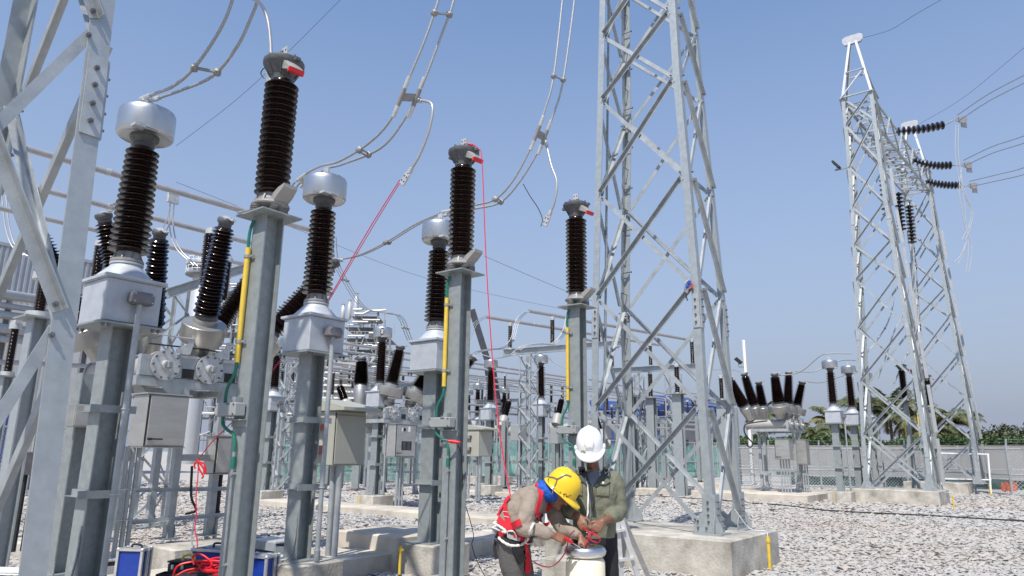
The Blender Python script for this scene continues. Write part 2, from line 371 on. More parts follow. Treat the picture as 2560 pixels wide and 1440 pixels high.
# ---------------------------------------------------------------- lattice towers
def bolt_mesh(r=.018, h=.022):
    mb = MB(); mb.cyl((0, 0, 0), (0, 0, h), r, n=6); mb.cyl((0, 0, h), (0, 0, h + .014), r * .55, n=6); return mb.mesh('bolt', M['bolt'])
BOLT = bolt_mesh()
def bolt(parent, p, nrm):
    o = bpy.data.objects.new('bolt', BOLT); COL.objects.link(o); o.parent = parent
    Mx = wm(parent).inverted() @ (Matrix.Translation(Vector(p)) @ Vector(nrm).to_track_quat('Z', 'Y').to_matrix().to_4x4()); o.matrix_basis = Mx; return o
SG = {0: (1, -1), 1: (-1, -1), 2: (-1, 1), 3: (1, 1)}          # legs: near, left, back, right in (E2, R)
def tower(label, c, lv, lw=.135, bw=.074, group=None, splice=(), foot_z=None, peak=None, ladder=False, hi=True):
    c = Vector((c[0], c[1], 0))
    t = thing('lattice_tower', label, 'lattice tower', c + Z * lv[0][0], ROT, group)
    def P(k, i):
        z, b, a = lv[i]; return c + E2 * (b * SG[k][0]) + R * (a * SG[k][1]) + Z * z
    for k in range(4):
        mb = MB(); se, sr = SG[k]; th = .016; rings = []
        for i in range(len(lv)):
            p = P(k, i); a, b = E2 * -se, R * -sr
            rings.append([p + a * x + b * y for x, y in ((0, 0), (lw, 0), (lw, th), (th, th), (th, lw), (0, lw))])
        mb.section(rings); part(t, 'leg', mb, M['galvt'], True)
    faces = ((0, 1, -R, -E2), (0, 3, E2, R), (1, 2, -E2, R), (3, 2, R, -E2))
    for (i0, i1, nrm, d) in faces:
        for i in range(len(lv) - 1):
            for s in (0, 1):
                A, B = (P(i0, i), P(i1, i + 1)) if s == 0 else (P(i1, i), P(i0, i + 1))
                dd = (B - A).normalized(); off = nrm * (.004 if s else -.018 - .002)
                ins = .10
                A = A + off + (d if s == 0 else -d) * ins * .9 + dd * .06; B = B + off + (-d if s == 0 else d) * ins * .9 - dd * .06
                if i == 0: A = A + dd * .22
                up = nrm.cross(dd); up = up if up.z > 0 else -up
                mb = MB()
                if s: mb.angle(A + up * bw / 2, B + up * bw / 2, bw, .008, -up, nrm)
                else: mb.angle(A - up * bw / 2, B - up * bw / 2, bw, .008, up, -nrm)
                part(t, 'brace', mb, M['galv2'], True)
                if hi: bolt(t, A + dd * .05 + nrm * (.01 if s else .02), nrm); bolt(t, B - dd * .05 + nrm * (.01 if s else .02), nrm)
    # base plates, gussets and splice plates
    for k in range(4):
        se, sr = SG[k]; p = P(k, 0)
        mb = MB(); q = p - E2 * (se * .10) - R * (sr * .10); mb.box(q + Z * .012, (.46, .46, .03), GA); part(t, 'base_plate', mb, M['galvt'], True)
        for nrm, along in ((E2 * se, -R * sr), (R * sr, -E2 * se)):
            mb = MB(); mb.prism([(-.12, .03), (.36, .03), (.36, .12), (.20, .34), (.20, .62), (-.02, .62), (-.02, .30), (-.12, .12)], p + nrm * .003, along, Z, nrm * .012); part(t, 'gusset_plate', mb, M['galvt'], True)
            if hi:
                for x, z in ((.1, .2), (.1, .3), (.1, .4), (.1, .5), (.02, .1), (.14, .1), (.28, .1), (.28, .2)): bolt(t, p + nrm * .016 + along * x + Z * z, nrm)
        for zc in splice:
            z0 = next(i for i in range(len(lv) - 1) if lv[i][0] <= zc < lv[i + 1][0]); f = (zc - lv[z0][0]) / (lv[z0 + 1][0] - lv[z0][0])
            p = P(k, z0).lerp(P(k, z0 + 1), f); ax = (P(k, z0 + 1) - P(k, z0)).normalized()
            for nrm, along in ((E2 * se, -R * sr), (R * sr, -E2 * se)):
                mb = MB(); mb.prism([(.004, -.3), (lw - .012, -.3), (lw - .012, .3), (.004, .3)], p + nrm * .003, along, ax, nrm * .014); part(t, 'splice_plate', mb, M['galv2'], True)
                if hi:
                    for z in (-.2, -.07, .07, .2): bolt(t, p + nrm * .018 + along * (lw * .52) + ax * z, nrm)
    if peak is not None:
        n = len(lv) - 1; top = Vector((c.x, c.y, peak))
        for k in range(4):
            se, sr = SG[k]; mb = MB(); q = top + E2 * (se * .17) + R * (sr * .04); mb.angle(P(k, n), q, .11, .01, -E2 * se, -R * sr); part(t, 'peak_leg', mb, M['rail'], True)
        mb = MB(); mb.prism([(-.35, -.25), (.35, -.25), (.45, -.1), (.45, .12), (.3, .2), (-.3, .2), (-.45, .12), (-.45, -.1)], top - R * .06, E2, Z, R * .02)
        mb.prism([(-.35, -.25), (.35, -.25), (.45, -.1), (.45, .12), (.3, .2), (-.3, .2), (-.45, .12), (-.45, -.1)], top + R * .06, E2, Z, R * .02); part(t, 'peak_plate', mb, M['rail'], True)
        for f, w in ((.0, .09), (.42, .07)):
            for (i0, i1, nrm, d) in faces:
                a = P(i0, n).lerp(top, f); b = P(i1, n).lerp(top, f); mb = MB(); mb.angle(a + nrm * .01, b + nrm * .01, w, .008, Z, nrm); part(t, 'cross_member', mb, M['galv2'], True)
        for (i0, i1, nrm, d) in faces[:2]:
            a = P(i0, n).lerp(top, .42); b = P(i1, n); mb = MB(); mb.angle(a + nrm * .01, b + nrm * .01, .07, .008, Z, nrm); part(t, 'brace', mb, M['galv2'], True)
    return t, P
LC = [(.4, 1.152, .66), (2.43, 1.089, .67), (4.5, 1.06, .62), (6.56, .978, .61), (8.55, .888, .60), (10.03, .85, .56), (11.6, .80, .53), (13.2, .75, .5), (15, .7, .48)]
TWC, PC = tower('tall galvanised lattice tower rising behind the two workers', (2.754, 12.981), LC, splice=(4.05, 11.3))
for i in range(22):                                                # step bolts up the back leg
    z = 3.0 + i * .45; j = next(q for q in range(len(LC) - 1) if LC[q][0] <= z < LC[q + 1][0]); f = (z - LC[j][0]) / (LC[j + 1][0] - LC[j][0])
    p = PC(2, j).lerp(PC(2, j + 1), f); mb = MB(); d = (E2 if i % 2 else -R); p2 = p + (R * -.08 if i % 2 else E2 * .08)
    mb.cyl(p2, p2 + d * .2, .009, n=6); mb.cyl(p2 + d * .2, p2 + d * .215, .02, n=6); part(TWC, 'step_bolt', mb, M['bolt'], True)
mb = MB(); a = PC(1, 0).lerp(PC(2, 0), .35); b = PC(1, 8).lerp(PC(2, 8), .35); mb.tube([a, b], .025, 8); part(TWC, 'ground_rod_pipe', mb, M['galv'], True)
LL = [(z, 1.152 - .0503 * z, .66 - .0135 * z) for z in (-.35, 2.39, 4.49, 6.56, 8.55, 10.2)]
TWL, PL = tower('close lattice tower leg with splice plate cut off by the left edge', (-3.976, 4.573), LL, lw=.145, bw=.075, splice=(3.97,))
LR = [(.4, 1.242, 1.0), (2.61, 1.218, .82), (4.88, 1.133, .75), (7.18, 1.032, .68), (9.40, .925, .61), (11.02, .855, .56), (12.82, .76, .53), (14.79, .72, .5), (16.89, .69, .5), (18.30, .69, .5)]
TWR, PR = tower('near tower of the right hand gantry with floodlight and white peak', (16.44, 30.646), LR, lw=.155, bw=.085, splice=(2.0, 7.0, 12.3), peak=21.5, hi=False)
FC = W3(2.95, 40.3); 
TWF, PF = tower('farther tower of the right hand gantry, beside the chain link gate', (FC.x, FC.y), LR, lw=.155, bw=.085, splice=(2.0, 7.0), peak=21.5, hi=False)
# white ladder rail strips fixed along the right leg of both right towers
for tw, PP in ((TWR, PR), (TWF, PF)):
    for i in range(0, 7):
        a = PP(3, i).lerp(PP(3, i + 1), .06) + E2 * .12; b = PP(3, i).lerp(PP(3, i + 1), .94) + E2 * .12
        mb = MB(); mb.angle(a, b, .12, .01, -R, E2); part(tw, 'ladder_rail', mb, M['rail'], True)
# box-truss gantry beam between the two right towers
gb = thing('gantry_beam', 'horizontal lattice beam joining the two right hand towers', 'gantry beam', W3(2.2, 34, 16.8), ROT)
n = 9; r0, r1 = 28.5 + .5, 40.3 - .5; DE = .75 / (r1 - r0)
ee = lambda r: 2.2 + (r - r0) * DE
for se in (-1, 1):
    for z in (16.89, 18.3):
        mb = MB(); mb.angle(W3(2.2 + se * .66, r0, z), W3(2.95 + se * .66, r1, z), .11, .01, E2 * -se, Z * (1 if z < 17 else -1)); part(gb, 'chord', mb, M['galv2'], True)
for i in range(n):
    a = r0 + (r1 - r0) * i / n; b = r0 + (r1 - r0) * (i + 1) / n; z0, z1 = (16.9, 18.28) if i % 2 else (18.28, 16.9)
    for se in (-1, 1):
        mb = MB(); mb.angle(W3(ee(a) + se * .66, a, z0), W3(ee(b) + se * .66, b, z1), .075, .008, Z, E2 * se); part(gb, 'lacing', mb, M['galv2'], True)
    for z in (16.9, 18.29):
        mb = MB(); mb.angle(W3(ee(a) - .66, a, z), W3(ee(b) + .66, b, z), .075, .008, Z, R); part(gb, 'lacing', mb, M['galv2'], True)
        mb = MB(); mb.angle(W3(ee(b) - .66, b, z), W3(ee(b) + .66, b, z), .075, .008, Z, R); part(gb, 'strut', mb, M['galv2'], True)
# floodlight on the near right tower
fl = thing('floodlight', 'black floodlight on the outer side of the near right tower', 'floodlight', PR(1, 7), ROT)
q = PR(1, 7) - E2 * .45; mb = MB(); mb.box(q + Z * .25, (.5, .42, .1), ((E2 * .6 + Z * -.8).normalized(), R, (E2 * .8 + Z * .6).normalized()), bev=.02); part(fl, 'lamp_housing', mb, M['black'], True)
mb = MB(); mb.angle(PR(1, 7) + E2 * .1, q - E2 * .1, .06, .008, Z, R); mb.tube([q, q + Z * .2], .02); part(fl, 'bracket', mb, M['galvd'], True)
# ---------------------------------------------------------------- insulators
def shed_profile(h, n, rc0, rs0, rc1=None, rs1=None, alt=1.0, hi=True, droop=.35):
    """porcelain profile from 0 to h: n sheds, core radius rc, shed radius rs (bottom to top)"""
    rc1 = rc1 or rc0; rs1 = rs1 or rs0; pr = [(rc0, 0)]; st = h / (n + .3)
    for i in range(n):
        f = i / max(1, n - 1); rc = rc0 + (rc1 - rc0) * f; rs = rs0 + (rs1 - rs0) * f
        if i % 2 == 1: rs = rc + (rs - rc) * alt
        z = st * (i + .2)
        if hi: pr += [(rc, z), (rc + (rs - rc) * .55, z + st * .08), (rs - .004, z + st * .10), (rs, z + st * .17), (rs - .003, z + st * .24), (rc + (rs - rc) * .4, z + st * .48), (rc, z + st * .72)]
        else: pr += [(rc, z), (rs, z + st * .12), (rs, z + st * .24), (rc, z + st * .7)]
    pr.append((rc1, h)); return pr
def insulator_mesh(name, h, n, *a, seg=28, m='porc', **k):
    mb = MB(); mb.lathe(shed_profile(h, n, *a, **k), seg); return mb.mesh(name, M[m], sharp=60)
INS_CT = insulator_mesh('insulator', 1.22, 18, .125, .205, .105, .172)
INS_LA = insulator_mesh('insulator', 1.14, 19, .105, .155)
# ---------------------------------------------------------------- current transformer (local: x = E2, y = R, z up from the plinth top)
def make_ct(label, group, number=False):
    t = thing('current_transformer', label, 'current transformer', (0, 0, 0), 0, group)
    b = MB(); b.box((0, 0, .01), (.46, .42, .02)); part(t, 'base_plate', b, M['galv'])
    b = MB(); b.hbeam((0, 0, .02), (0, 0, 2.54), .26, .22, .014, (1, 0, 0), (0, 1, 0)); post = part(t, 'support_post', b, M['galv'])
    b = MB(); b.box((0, 0, 2.55), (.68, .68, .02)); part(t, 'top_plate', b, M['galv'])
    b = MB(); b.box((0, 0, 2.795), (.565, .565, .45), bev=.012); bx = part(t, 'tank_box', b, M['box'])
    b = MB(); b.box((0, 0, 3.04), (.63, .63, .03)); b.box((0, 0, 3.02), (.60, .60, .012)); part(bx, 'box_lid', b, M['box'])
    b = MB(); b.lathe([(.29, 3.055), (.285, 3.075), (.165, 3.20), (.15, 3.225), (.165, 3.23), (.165, 3.25), (.15, 3.255)], 32); part(t, 'cone', b, M['box'], sharp=25)
    b = MB(); b.lathe([(.165, 3.257), (.165, 3.285), (.13, 3.30), (.12, 3.37), (.105, 3.375)], 24)
    for k in range(8):
        a = k * math.pi / 4; d = Vector((math.cos(a), math.sin(a), 0)); b.prism([(.11, 0), (.16, 0), (.125, .085), (.11, .085)], d * 0 + Vector((0, 0, 3.285)) - Vector((-d.y, d.x, 0)) * .006, d, Z, Vector((-d.y, d.x, 0)) * .012)
        c = d * .148; b.cyl(c + Z * 3.28, c + Z * 3.30, .011, n=6)
    part(t, 'flange', b, M['castl'])
    part(t, 'insulator', INS_CT, None, loc=(0, 0, 3.375))
    b = MB(); b.lathe([(.105, 4.595), (.115, 4.61), (.105, 4.65), (.15, 4.695), (.15, 4.72)], 24)
    for k in range(8):
        a = k * math.pi / 4 + .2; c = Vector((math.cos(a), math.sin(a), 0)) * .125; b.cyl(c + Z * 4.67, c + Z * 4.70, .011, n=6)
    part(t, 'neck', b, M['cast'])
    b = MB(); b.lathe([(.15, 4.722), (.27, 4.715), (.28, 4.722), (.290, 4.735), (.296, 4.755), (.296, 4.96), (.293, 5.0), (.28, 5.03), (.25, 5.042), (0, 5.05)], 48); hd = part(t, 'head_tank', b, M['tank'], sharp=60)
    b = MB(); b.prism([(-.06, 0), (.06, 0), (.06, .03), (-.06, .03)], (.23, -.2, 4.695), (0, 1, 0), (0, 0, 1), (.10, 0, 0)); b.box((.285, -.1, 4.73), (.06, .2, .012)); part(hd, 'lug', b, M['alu'])
    b = MB(); b.box((0, 0, 5.12), (.10, .022, .13)); b.box((0, 0, 5.055), (.14, .10, .015)); 
    for x in (-.025, .025):
        for z in (5.09, 5.145): b.cyl((x, -.03, z), (x, .03, z), .01, n=6)
    part(t, 'terminal', b, M['alu'])
    # secondary terminal box with conduit, clamped to the post by strap brackets
    b = MB(); b.box((.355, .04, 2.83), (.12, .235, .13), bev=.018); jb = part(t, 'junction_box', b, M['junc'])
    b = MB(); 
    for y, z in ((-.05, 2.87), (.13, 2.87), (-.05, 2.79), (.13, 2.79)): b.cyl((.41, y, z), (.42, y, z), .008, n=6)
    part(jb, 'cover_screws', b, M['alu'])
    b = MB(); b.tube([(.355, .03, 2.77), (.35, .03, .0), (.35, .03, -.4)], .030, 12); part(t, 'conduit', b, M['galv2'])
    b = MB(); b.cyl((.35, .03, .02), (.35, .03, .14), .038, n=12); part(t, 'conduit_sleeve', b, M['galv'])
    for z in (1.67, .85):
        b = MB(); b.angle((-.2, -.125, z), (.2, -.125, z), .07, .006, (0, 0, 1), (0, -1, 0)); b.angle((-.2, .125, z), (.2, .125, z), .07, .006, (0, 0, 1), (0, 1, 0))
        b.box((.26, -.04, z + .03), (.012, .44, .075)); b.box((.2, -.03, z + .03), (.13, .014, .06)); part(t, 'bracket', b, M['galv'])
        b = MB(); b.tube([(.305, .03 + .045 * math.cos(a), z + .03) if 0 else (.35 + .036 * math.cos(a), .03 + .036 * math.sin(a), z + .03) for a in [i * math.pi / 5 for i in range(11)]], .006, 6); part(t, 'u_bolt', b, M['alu'])
    for x in (-.3, .3):
        for y in (-.28, -.22, .22, .28):
            o = bpy.data.objects.new('bolt', BOLT); COL.objects.link(o); o.parent = t; o.location = (x, y, 2.54); o.rotation_euler = (math.pi, 0, 0)
    # earth lead into a yellow pipe on the plinth
    b = MB(); b.tube([(.10, -.115, .55), (.10, -.125, .25), (.06, -.16, .05), (-.05, -.30, .02), (-.16, -.38, .03), (-.18, -.40, -.03)], .011, 8, smooth=4); b.cyl((.10, -.108, .5), (.10, -.108, .58), .016, n=8); part(t, 'earth_lead', b, M['galvd'])
    b = MB(); b.cyl((-.18, -.40, -.5), (-.18, -.40, -.02), .022, n=12); b.cyl((-.18, -.40, -.10), (-.18, -.40, -.055), .03, n=12); b.box((-.18, -.39, -.075), (.11, .02, .03)); part(t, 'yellow_pipe', b, M['yellow'])
    if number:
        b = MB(); ov = [(.055 * math.cos(a), .11 * max(-1, min(1, 1.25 * math.sin(a)))) for a in [k * math.pi / 12 for k in range(24)]]
        b.prism(ov, (.206, -.213, 4.88), Vector((.70, .714, 0)), Z, Vector((.714, -.70, 0)) * .006); nl = part(hd, 'number_label', b, M['black'])
        b = MB()
        for zc in (.035, -.035):
            b.section([[Vector((.2115, -.2185, 4.88)) + Vector((.70, .714, 0)) * (math.cos(a) * r_) + Z * (zc + math.sin(a) * r_ * 1.1) for a in [k * math.pi / 8 for k in range(16)]] for r_ in (.033, .018)], caps=False)
        part(nl, 'number', b, M['white'])
    return t
CT = make_ct('first transformer, largest and nearest, beside the leaning tower leg', 'current transformers in the front row')
PX = {'ct1': (-4.15, 7.35), 'ct2': (-2.63, 9.3), 'ct3': (-1.21, 11.21)}
CT.location = (-4.15, 7.35, .3); CT.rotation_euler = (0, 0, ROT)
copy_tree(CT, (-2.63, 9.3, .3), ROT, 'middle transformer of the front row, between the first and second arresters')
copy_tree(CT, (-1.21, 11.21, .3), ROT, 'third transformer of the front row, half hidden by the second arrester')
# ---------------------------------------------------------------- surge arrester (local z from the plinth top at .3)
def make_arrester(label, group):
    t = thing('surge_arrester', label, 'surge arrester', (0, 0, 0), 0, group); o = -.3
    b = MB(); b.hbeam((0, 0, -.4), (0, 0, 3.655 + o), .19, .19, .013, (1, 0, 0), (0, 1, 0)); part(t, 'support_post', b, M['galv'])
    b = MB(); b.box((0, 0, 3.662 + o), (.41, .41, .014)); part(t, 'mounting_plate', b, M['galv'])
    for k in range(3):
        a = rad(-100 + 120 * k); x, y = .135 * math.cos(a), .135 * math.sin(a); b = MB(); z = 3.67 + o
        b.lathe([(.045, z), (.045, z + .012), (.036, z + .018), (.05, z + .026), (.036, z + .036), (.05, z + .044), (.036, z + .054), (.05, z + .062), (.036, z + .07), (.042, z + .085), (.02, z + .09)], 14, (x, y, 0)); part(t, 'standoff', b, M['castl'])
    z = 3.755 + o; b = MB(); b.lathe([(.165, z), (.17, z + .012), (.16, z + .03), (.12, z + .06), (.11, z + .115), (.10, z + .12)], 24)
    for k in range(6):
        d = Vector((math.cos(k * 1.047), math.sin(k * 1.047), 0)); n_ = Vector((-d.y, d.x, 0)); b.prism([(.10, 0), (.16, 0), (.118, .09), (.1, .09)], Vector((0, 0, z + .02)) - n_ * .008, d, Z, n_ * .016)
    part(t, 'base_casting', b, M['castl'])
    part(t, 'insulator', INS_LA, None, loc=(0, 0, 3.87 + o))
    z = 5.01 + o; b = MB(); b.lathe([(.10, z), (.105, z + .03), (.112, z + .06), (.18, z + .15), (.19, z + .165), (.19, z + .20), (.17, z + .215), (.12, z + .24), (0, z + .245)], 28)
    for k in range(8):
        d = Vector((math.cos(k * .785), math.sin(k * .785), 0)); n_ = Vector((-d.y, d.x, 0)); b.prism([(.10, .04), (.118, .04), (.186, .16), (.1, .16)], Vector((0, 0, z)) - n_ * .007, d, Z, n_ * .014); b.cyl(d * .16 + Z * (z + .20), d * .16 + Z * (z + .235), .012, n=6)
    b.box((.2, 0, z + .17), (.06, .05, .03)); b.box((-.2, 0, z + .17), (.06, .05, .03)); part(t, 'top_casting', b, M['cast'])
    # vent hoods, grey with a red lip: upper one tips down, lower one opens up
    def hood(nm, zz, sgn, al):
        d = Vector((math.cos(al), math.sin(al), 0)); n_ = Vector((-d.y, d.x, 0)); b = MB(); rings = []
        for s, w, h0, h1 in ((.06, .055, -.01, .09), (.13, .075, -.015, .095), (.20, .08, -.01, .07), (.27, .072, .0, .035)):
            zc = zz - sgn * (s - .06) * .55
            rings.append([d * s + n_ * x + Z * (zc + sgn * y) for x, y in ((-w, h0), (w, h0), (w, h1 * .8), (w * .6, h1), (-w * .6, h1), (-w, h1 * .8))])
        b.section(rings); return part(t, nm, b, M['hood']), d, n_
    h, d, n_ = hood('vent_hood', 5.13 + o, 1, rad(-8))
    b = MB(); b.prism([(-.075, -.02), (.075, -.02), (.075, .02), (-.075, .02)], d * .245 + Z * (5.02 + o), n_, Z + d * .3, d * .03); part(h, 'red_lip', b, M['red'])
    h, d, n_ = hood('vent_hood', 3.80 + o, -1, rad(2))
    b = MB(); b.prism([(-.02, -.012), (.02, -.012), (.02, .012), (-.02, .012)], d * .20 + n_ * -.04 + Z * (3.885 + o), n_, d, Z * .012); part(h, 'red_clip', b, M['red'])
    b = MB(); b.box((0, 0, 5.315 + o), (.085, .02, .13)); b.box((0, 0, 5.255 + o), (.1, .07, .015)); part(t, 'terminal', b, M['alu'])
    b = MB()
    for x in (-.022, .022):
        for zz in (5.29, 5.345): b.cyl((x, -.012, zz + o), (x, -.0105, zz + o), .009, n=8)
    part(t, 'bolt_holes', b, M['black'])
    # earth lead: green cable, yellow sleeve, discharge counter, ground rod up the post
    b = MB(); b.tube([(-.07, -.11, 3.62 + o), (-.09, -.125, 3.5 + o), (-.085, -.125, 3.3 + o)], .014, 8, smooth=4); part(t, 'green_lead', b, M['green'])
    b = MB(); b.cyl((-.085, -.125, 3.36 + o), (-.085, -.125, 2.34 + o), .024, n=12); part(t, 'yellow_sleeve', b, M['yellow'])
    for zz in (3.28, 2.52):
        b = MB(); b.lathe([(.026, -.014), (.031, -.014), (.031, .014), (.026, .014)], 12, (-.085, -.125, zz + o)); b.box((-.04, -.118, zz + o), (.07, .012, .02)); part(t, 'sleeve_clip', b, M['galvd'])
    b = MB(); b.tube([(-.085, -.125, 2.36 + o), (-.09, -.13, 2.25 + o), (-.15, -.15, 2.12 + o), (-.16, -.15, 1.99 + o)], .014, 8, smooth=5); part(t, 'green_lead', b, M['green'])
    b = MB(); b.box((-.07, -.155, 1.94 + o), (.31, .10, .11), bev=.008); cb = part(t, 'discharge_counter', b, M['junk'])
    b = MB(); 
    for x in (-.205, .065):
        for zz in (1.90, 1.98): b.cyl((x, -.206, zz + o), (x, -.214, zz + o), .008, n=6)
    b.box((-.02, -.2065, 1.985 + o), (.05, .006, .012)); part(cb, 'cover_screws', b, M['cast'])
    b = MB(); b.box((-.02, -.13, 2.02 + o), (.06, .06, .05)); part(t, 'cable_gland', b, M['galv']); b = MB(); b.angle((-.1, -.10, 1.86 + o), (.12, -.10, 1.86 + o), .06, .008, -Z, (0, -1, 0)); part(t, 'counter_bracket', b, M['galv'])
    b = MB(); b.tube([(-.15, -.16, 1.89 + o), (-.14, -.16, 1.82 + o), (-.07, -.15, 1.77 + o), (-.02, -.13, 1.74 + o), (.01, -.125, 1.66 + o), (.01, -.125, 1.60 + o)], .014, 8, smooth=5); part(t, 'green_lead', b, M['green'])
    b = MB(); b.cyl((.01, -.125, 1.56 + o), (.01, -.125, 1.47 + o), .02, n=10); part(t, 'green_ferrule', b, M['green'])
    b = MB(); b.tube([(.01, -.125, 1.62 + o), (.012, -.122, 1.0 + o), (.0, -.125, .3 + o), (-.01, -.13, -.2)], .013, 8); b.cyl((.01, -.14, 1.42 + o), (.01, -.09, 1.42 + o), .02, n=8); b.cyl((.004, -.14, .72 + o), (.004, -.09, .72 + o), .02, n=8); part(t, 'ground_rod', b, M['galvd'])
    return t
LA = make_arrester('tallest and nearest surge arrester, on the left pole with the big yellow sleeve', 'surge arresters in the front row')
LA.location = (-2.2, 6.07, .3); LA.rotation_euler = (0, 0, ROT)
copy_tree(LA, (-.61, 8.04, .3), ROT, 'middle surge arrester, with red test clip below its counter')
copy_tree(LA, (.93, 9.88, .3), ROT, 'third surge arrester, standing left of the central tower')
# ---------------------------------------------------------------- dead-tank circuit breaker (local: x = E2, y = R, z from gravel datum 0)
def rod_between(mb, p, q, r, n=8): mb.cyl(p, q, r, n=n)
INS_BU = {}
def bushing(t, base, top, seg=24, turret=True, big=True, drum_len=.26):
    """condenser bushing from the turret top to the cap, with its current-transformer drum and cap"""
    base = Vector(base); top = Vector(top); ax = (top - base); L = ax.length; ax = ax.normalized()
    T = thing_local('bushing', t, base, ax)
    b = MB(); dr = .34 if big else .17
    if big: b.lathe([(.15, -.62), (.17, -.40), (.18, -.34), (dr, -.33), (dr + .006, -.32), (dr + .006, -.03), (dr - .004, -.02), (.20, -.015), (.20, .0), (.19, .0), (.19, .03), (.198, .03), (.198, .06), (.19, .06), (.19, .075)], seg)
    else: b.lathe([(.15, -.62), (.16, -.45), (.20, -.05), (.195, -.03), (.185, -.02), (.185, .0), (.18, .06), (.175, .075)], seg)
    part(T, 'turret', b, M['drum'])
    b = MB(); b.lathe([(.175, .077), (.175, .12), (.155, .15), (.145, .155)], seg); part(T, 'collar', b, M['cast'])
    k = (round(L, 1), seg)
    if k not in INS_BU: INS_BU[k] = insulator_mesh('insulator', round(L, 1) - .30, 26, .135, .215, .10, .165, alt=.75, seg=seg)
    part(T, 'insulator', INS_BU[k], None, loc=(0, 0, .155))
    h = round(L, 1) - .145; b = MB(); b.lathe([(.10, h), (.10, h + .03), (.125, h + .06), (.13, h + .10), (.12, h + .125), (.08, h + .135), (0, h + .14)], seg); part(T, 'cap', b, M['cast'])
    b = MB(); b.box((.10, 0, h + .155), (.26, .07, .02)); b.box((.02, 0, h + .145), (.14, .12, .02))
    for x in (.13, .19): b.cyl((x, 0, h + .13), (x, 0, h + .19), .012, n=6)
    part(T, 'terminal_pad', b, M['alu']); return T
def thing_local(name, parent, loc, ax):
    o = bpy.data.objects.new(name, None); o.empty_display_size = .1; COL.objects.link(o); o.parent = parent
    q = Vector(ax); x = Vector((1, 0, 0)); x = (x - q * x.dot(q)).normalized(); y = q.cross(x)
    Mx = Matrix(((x.x, y.x, q.x, loc[0]), (x.y, y.y, q.y, loc[1]), (x.z, y.z, q.z, loc[2]), (0, 0, 0, 1))); o.matrix_basis = Mx; return o
def cabinet(t, nm, c, d, door='e', handle=True, plate=False, gauge=False, m='cab'):
    """steel cabinet: shell, proud roof, recessed-seam door with hinge side and lever handle. door on +x ('e') or -y ('s') face"""
    c = Vector(c); w, dp, h = d
    b = MB(); b.box(c, d, bev=.008); cb = part(t, nm, b, M[m])
    b = MB(); b.box(c + Z * (h / 2 + .012), (w + .06, dp + .06, .022)); b.box(c - Z * (h / 2 + .008), (w + .02, dp + .03, .014)); part(cb, 'cabinet_roof', b, M[m])
    if door == 'e': o, u, n_ = c + Vector((w / 2, 0, 0)), Vector((0, 1, 0)), Vector((1, 0, 0)); dw = dp
    else: o, u, n_ = c + Vector((0, -dp / 2, 0)), Vector((1, 0, 0)), Vector((0, -1, 0)); dw = w
    b = MB(); b.box(o + n_ * .012 + u * .01, (dw - .05, .022, h - .04), (u, n_, Z), bev=.006); dr = part(cb, 'door', b, M[m])
    b = MB(); b.box(o + n_ * .006 - u * (dw / 2 - .016), (.012, .02, h - .02), (u, n_, Z)); part(cb, 'door_seal', b, M['black'])
    if handle:
        b = MB(); a = o + n_ * .035 - u * (dw / 2 - .08) - Z * (h / 2 - .11); b.box(a, (.07, .02, .032), (u, n_, Z), bev=.005); b.box(a + u * .10 + n_ * .012, (.17, .014, .02), (u, n_, Z), bev=.004); part(dr, 'handle', b, M['black'])
    if plate:
        a = o + n_ * .025 + u * .03 - Z * .16 * h; b = MB(); b.box(a, (.20 * dw / .4, .003, .28 * h), (u, n_, Z)); pl = part(dr, 'rating_plate', b, M['black'])
        b = MB()
        for i in range(9):
            for j in (-1, 1): b.box(a + n_ * .002 + Z * (.11 * h - i * .027 * h) + u * (j * .045 * dw / .4), (.06 * dw / .4, .001, .006), (u, n_, Z))
        part(pl, 'print', b, M['galvd'], kind='stuff')
    if gauge:
        a = o + n_ * .025 - u * .09 + Z * .34 * h; b = MB(); b.cyl(a, a + n_ * .012, .055, n=20); part(dr, 'gauge', b, M['black'])
        b = MB(); b.box(a + u * .22 + Z * .02, (.08, .006, .16), (u, n_, Z)); b.box(a - u * .085, (.05, .006, .11), (u, n_, Z)); part(dr, 'label_plate', b, M['white'])
    return cb
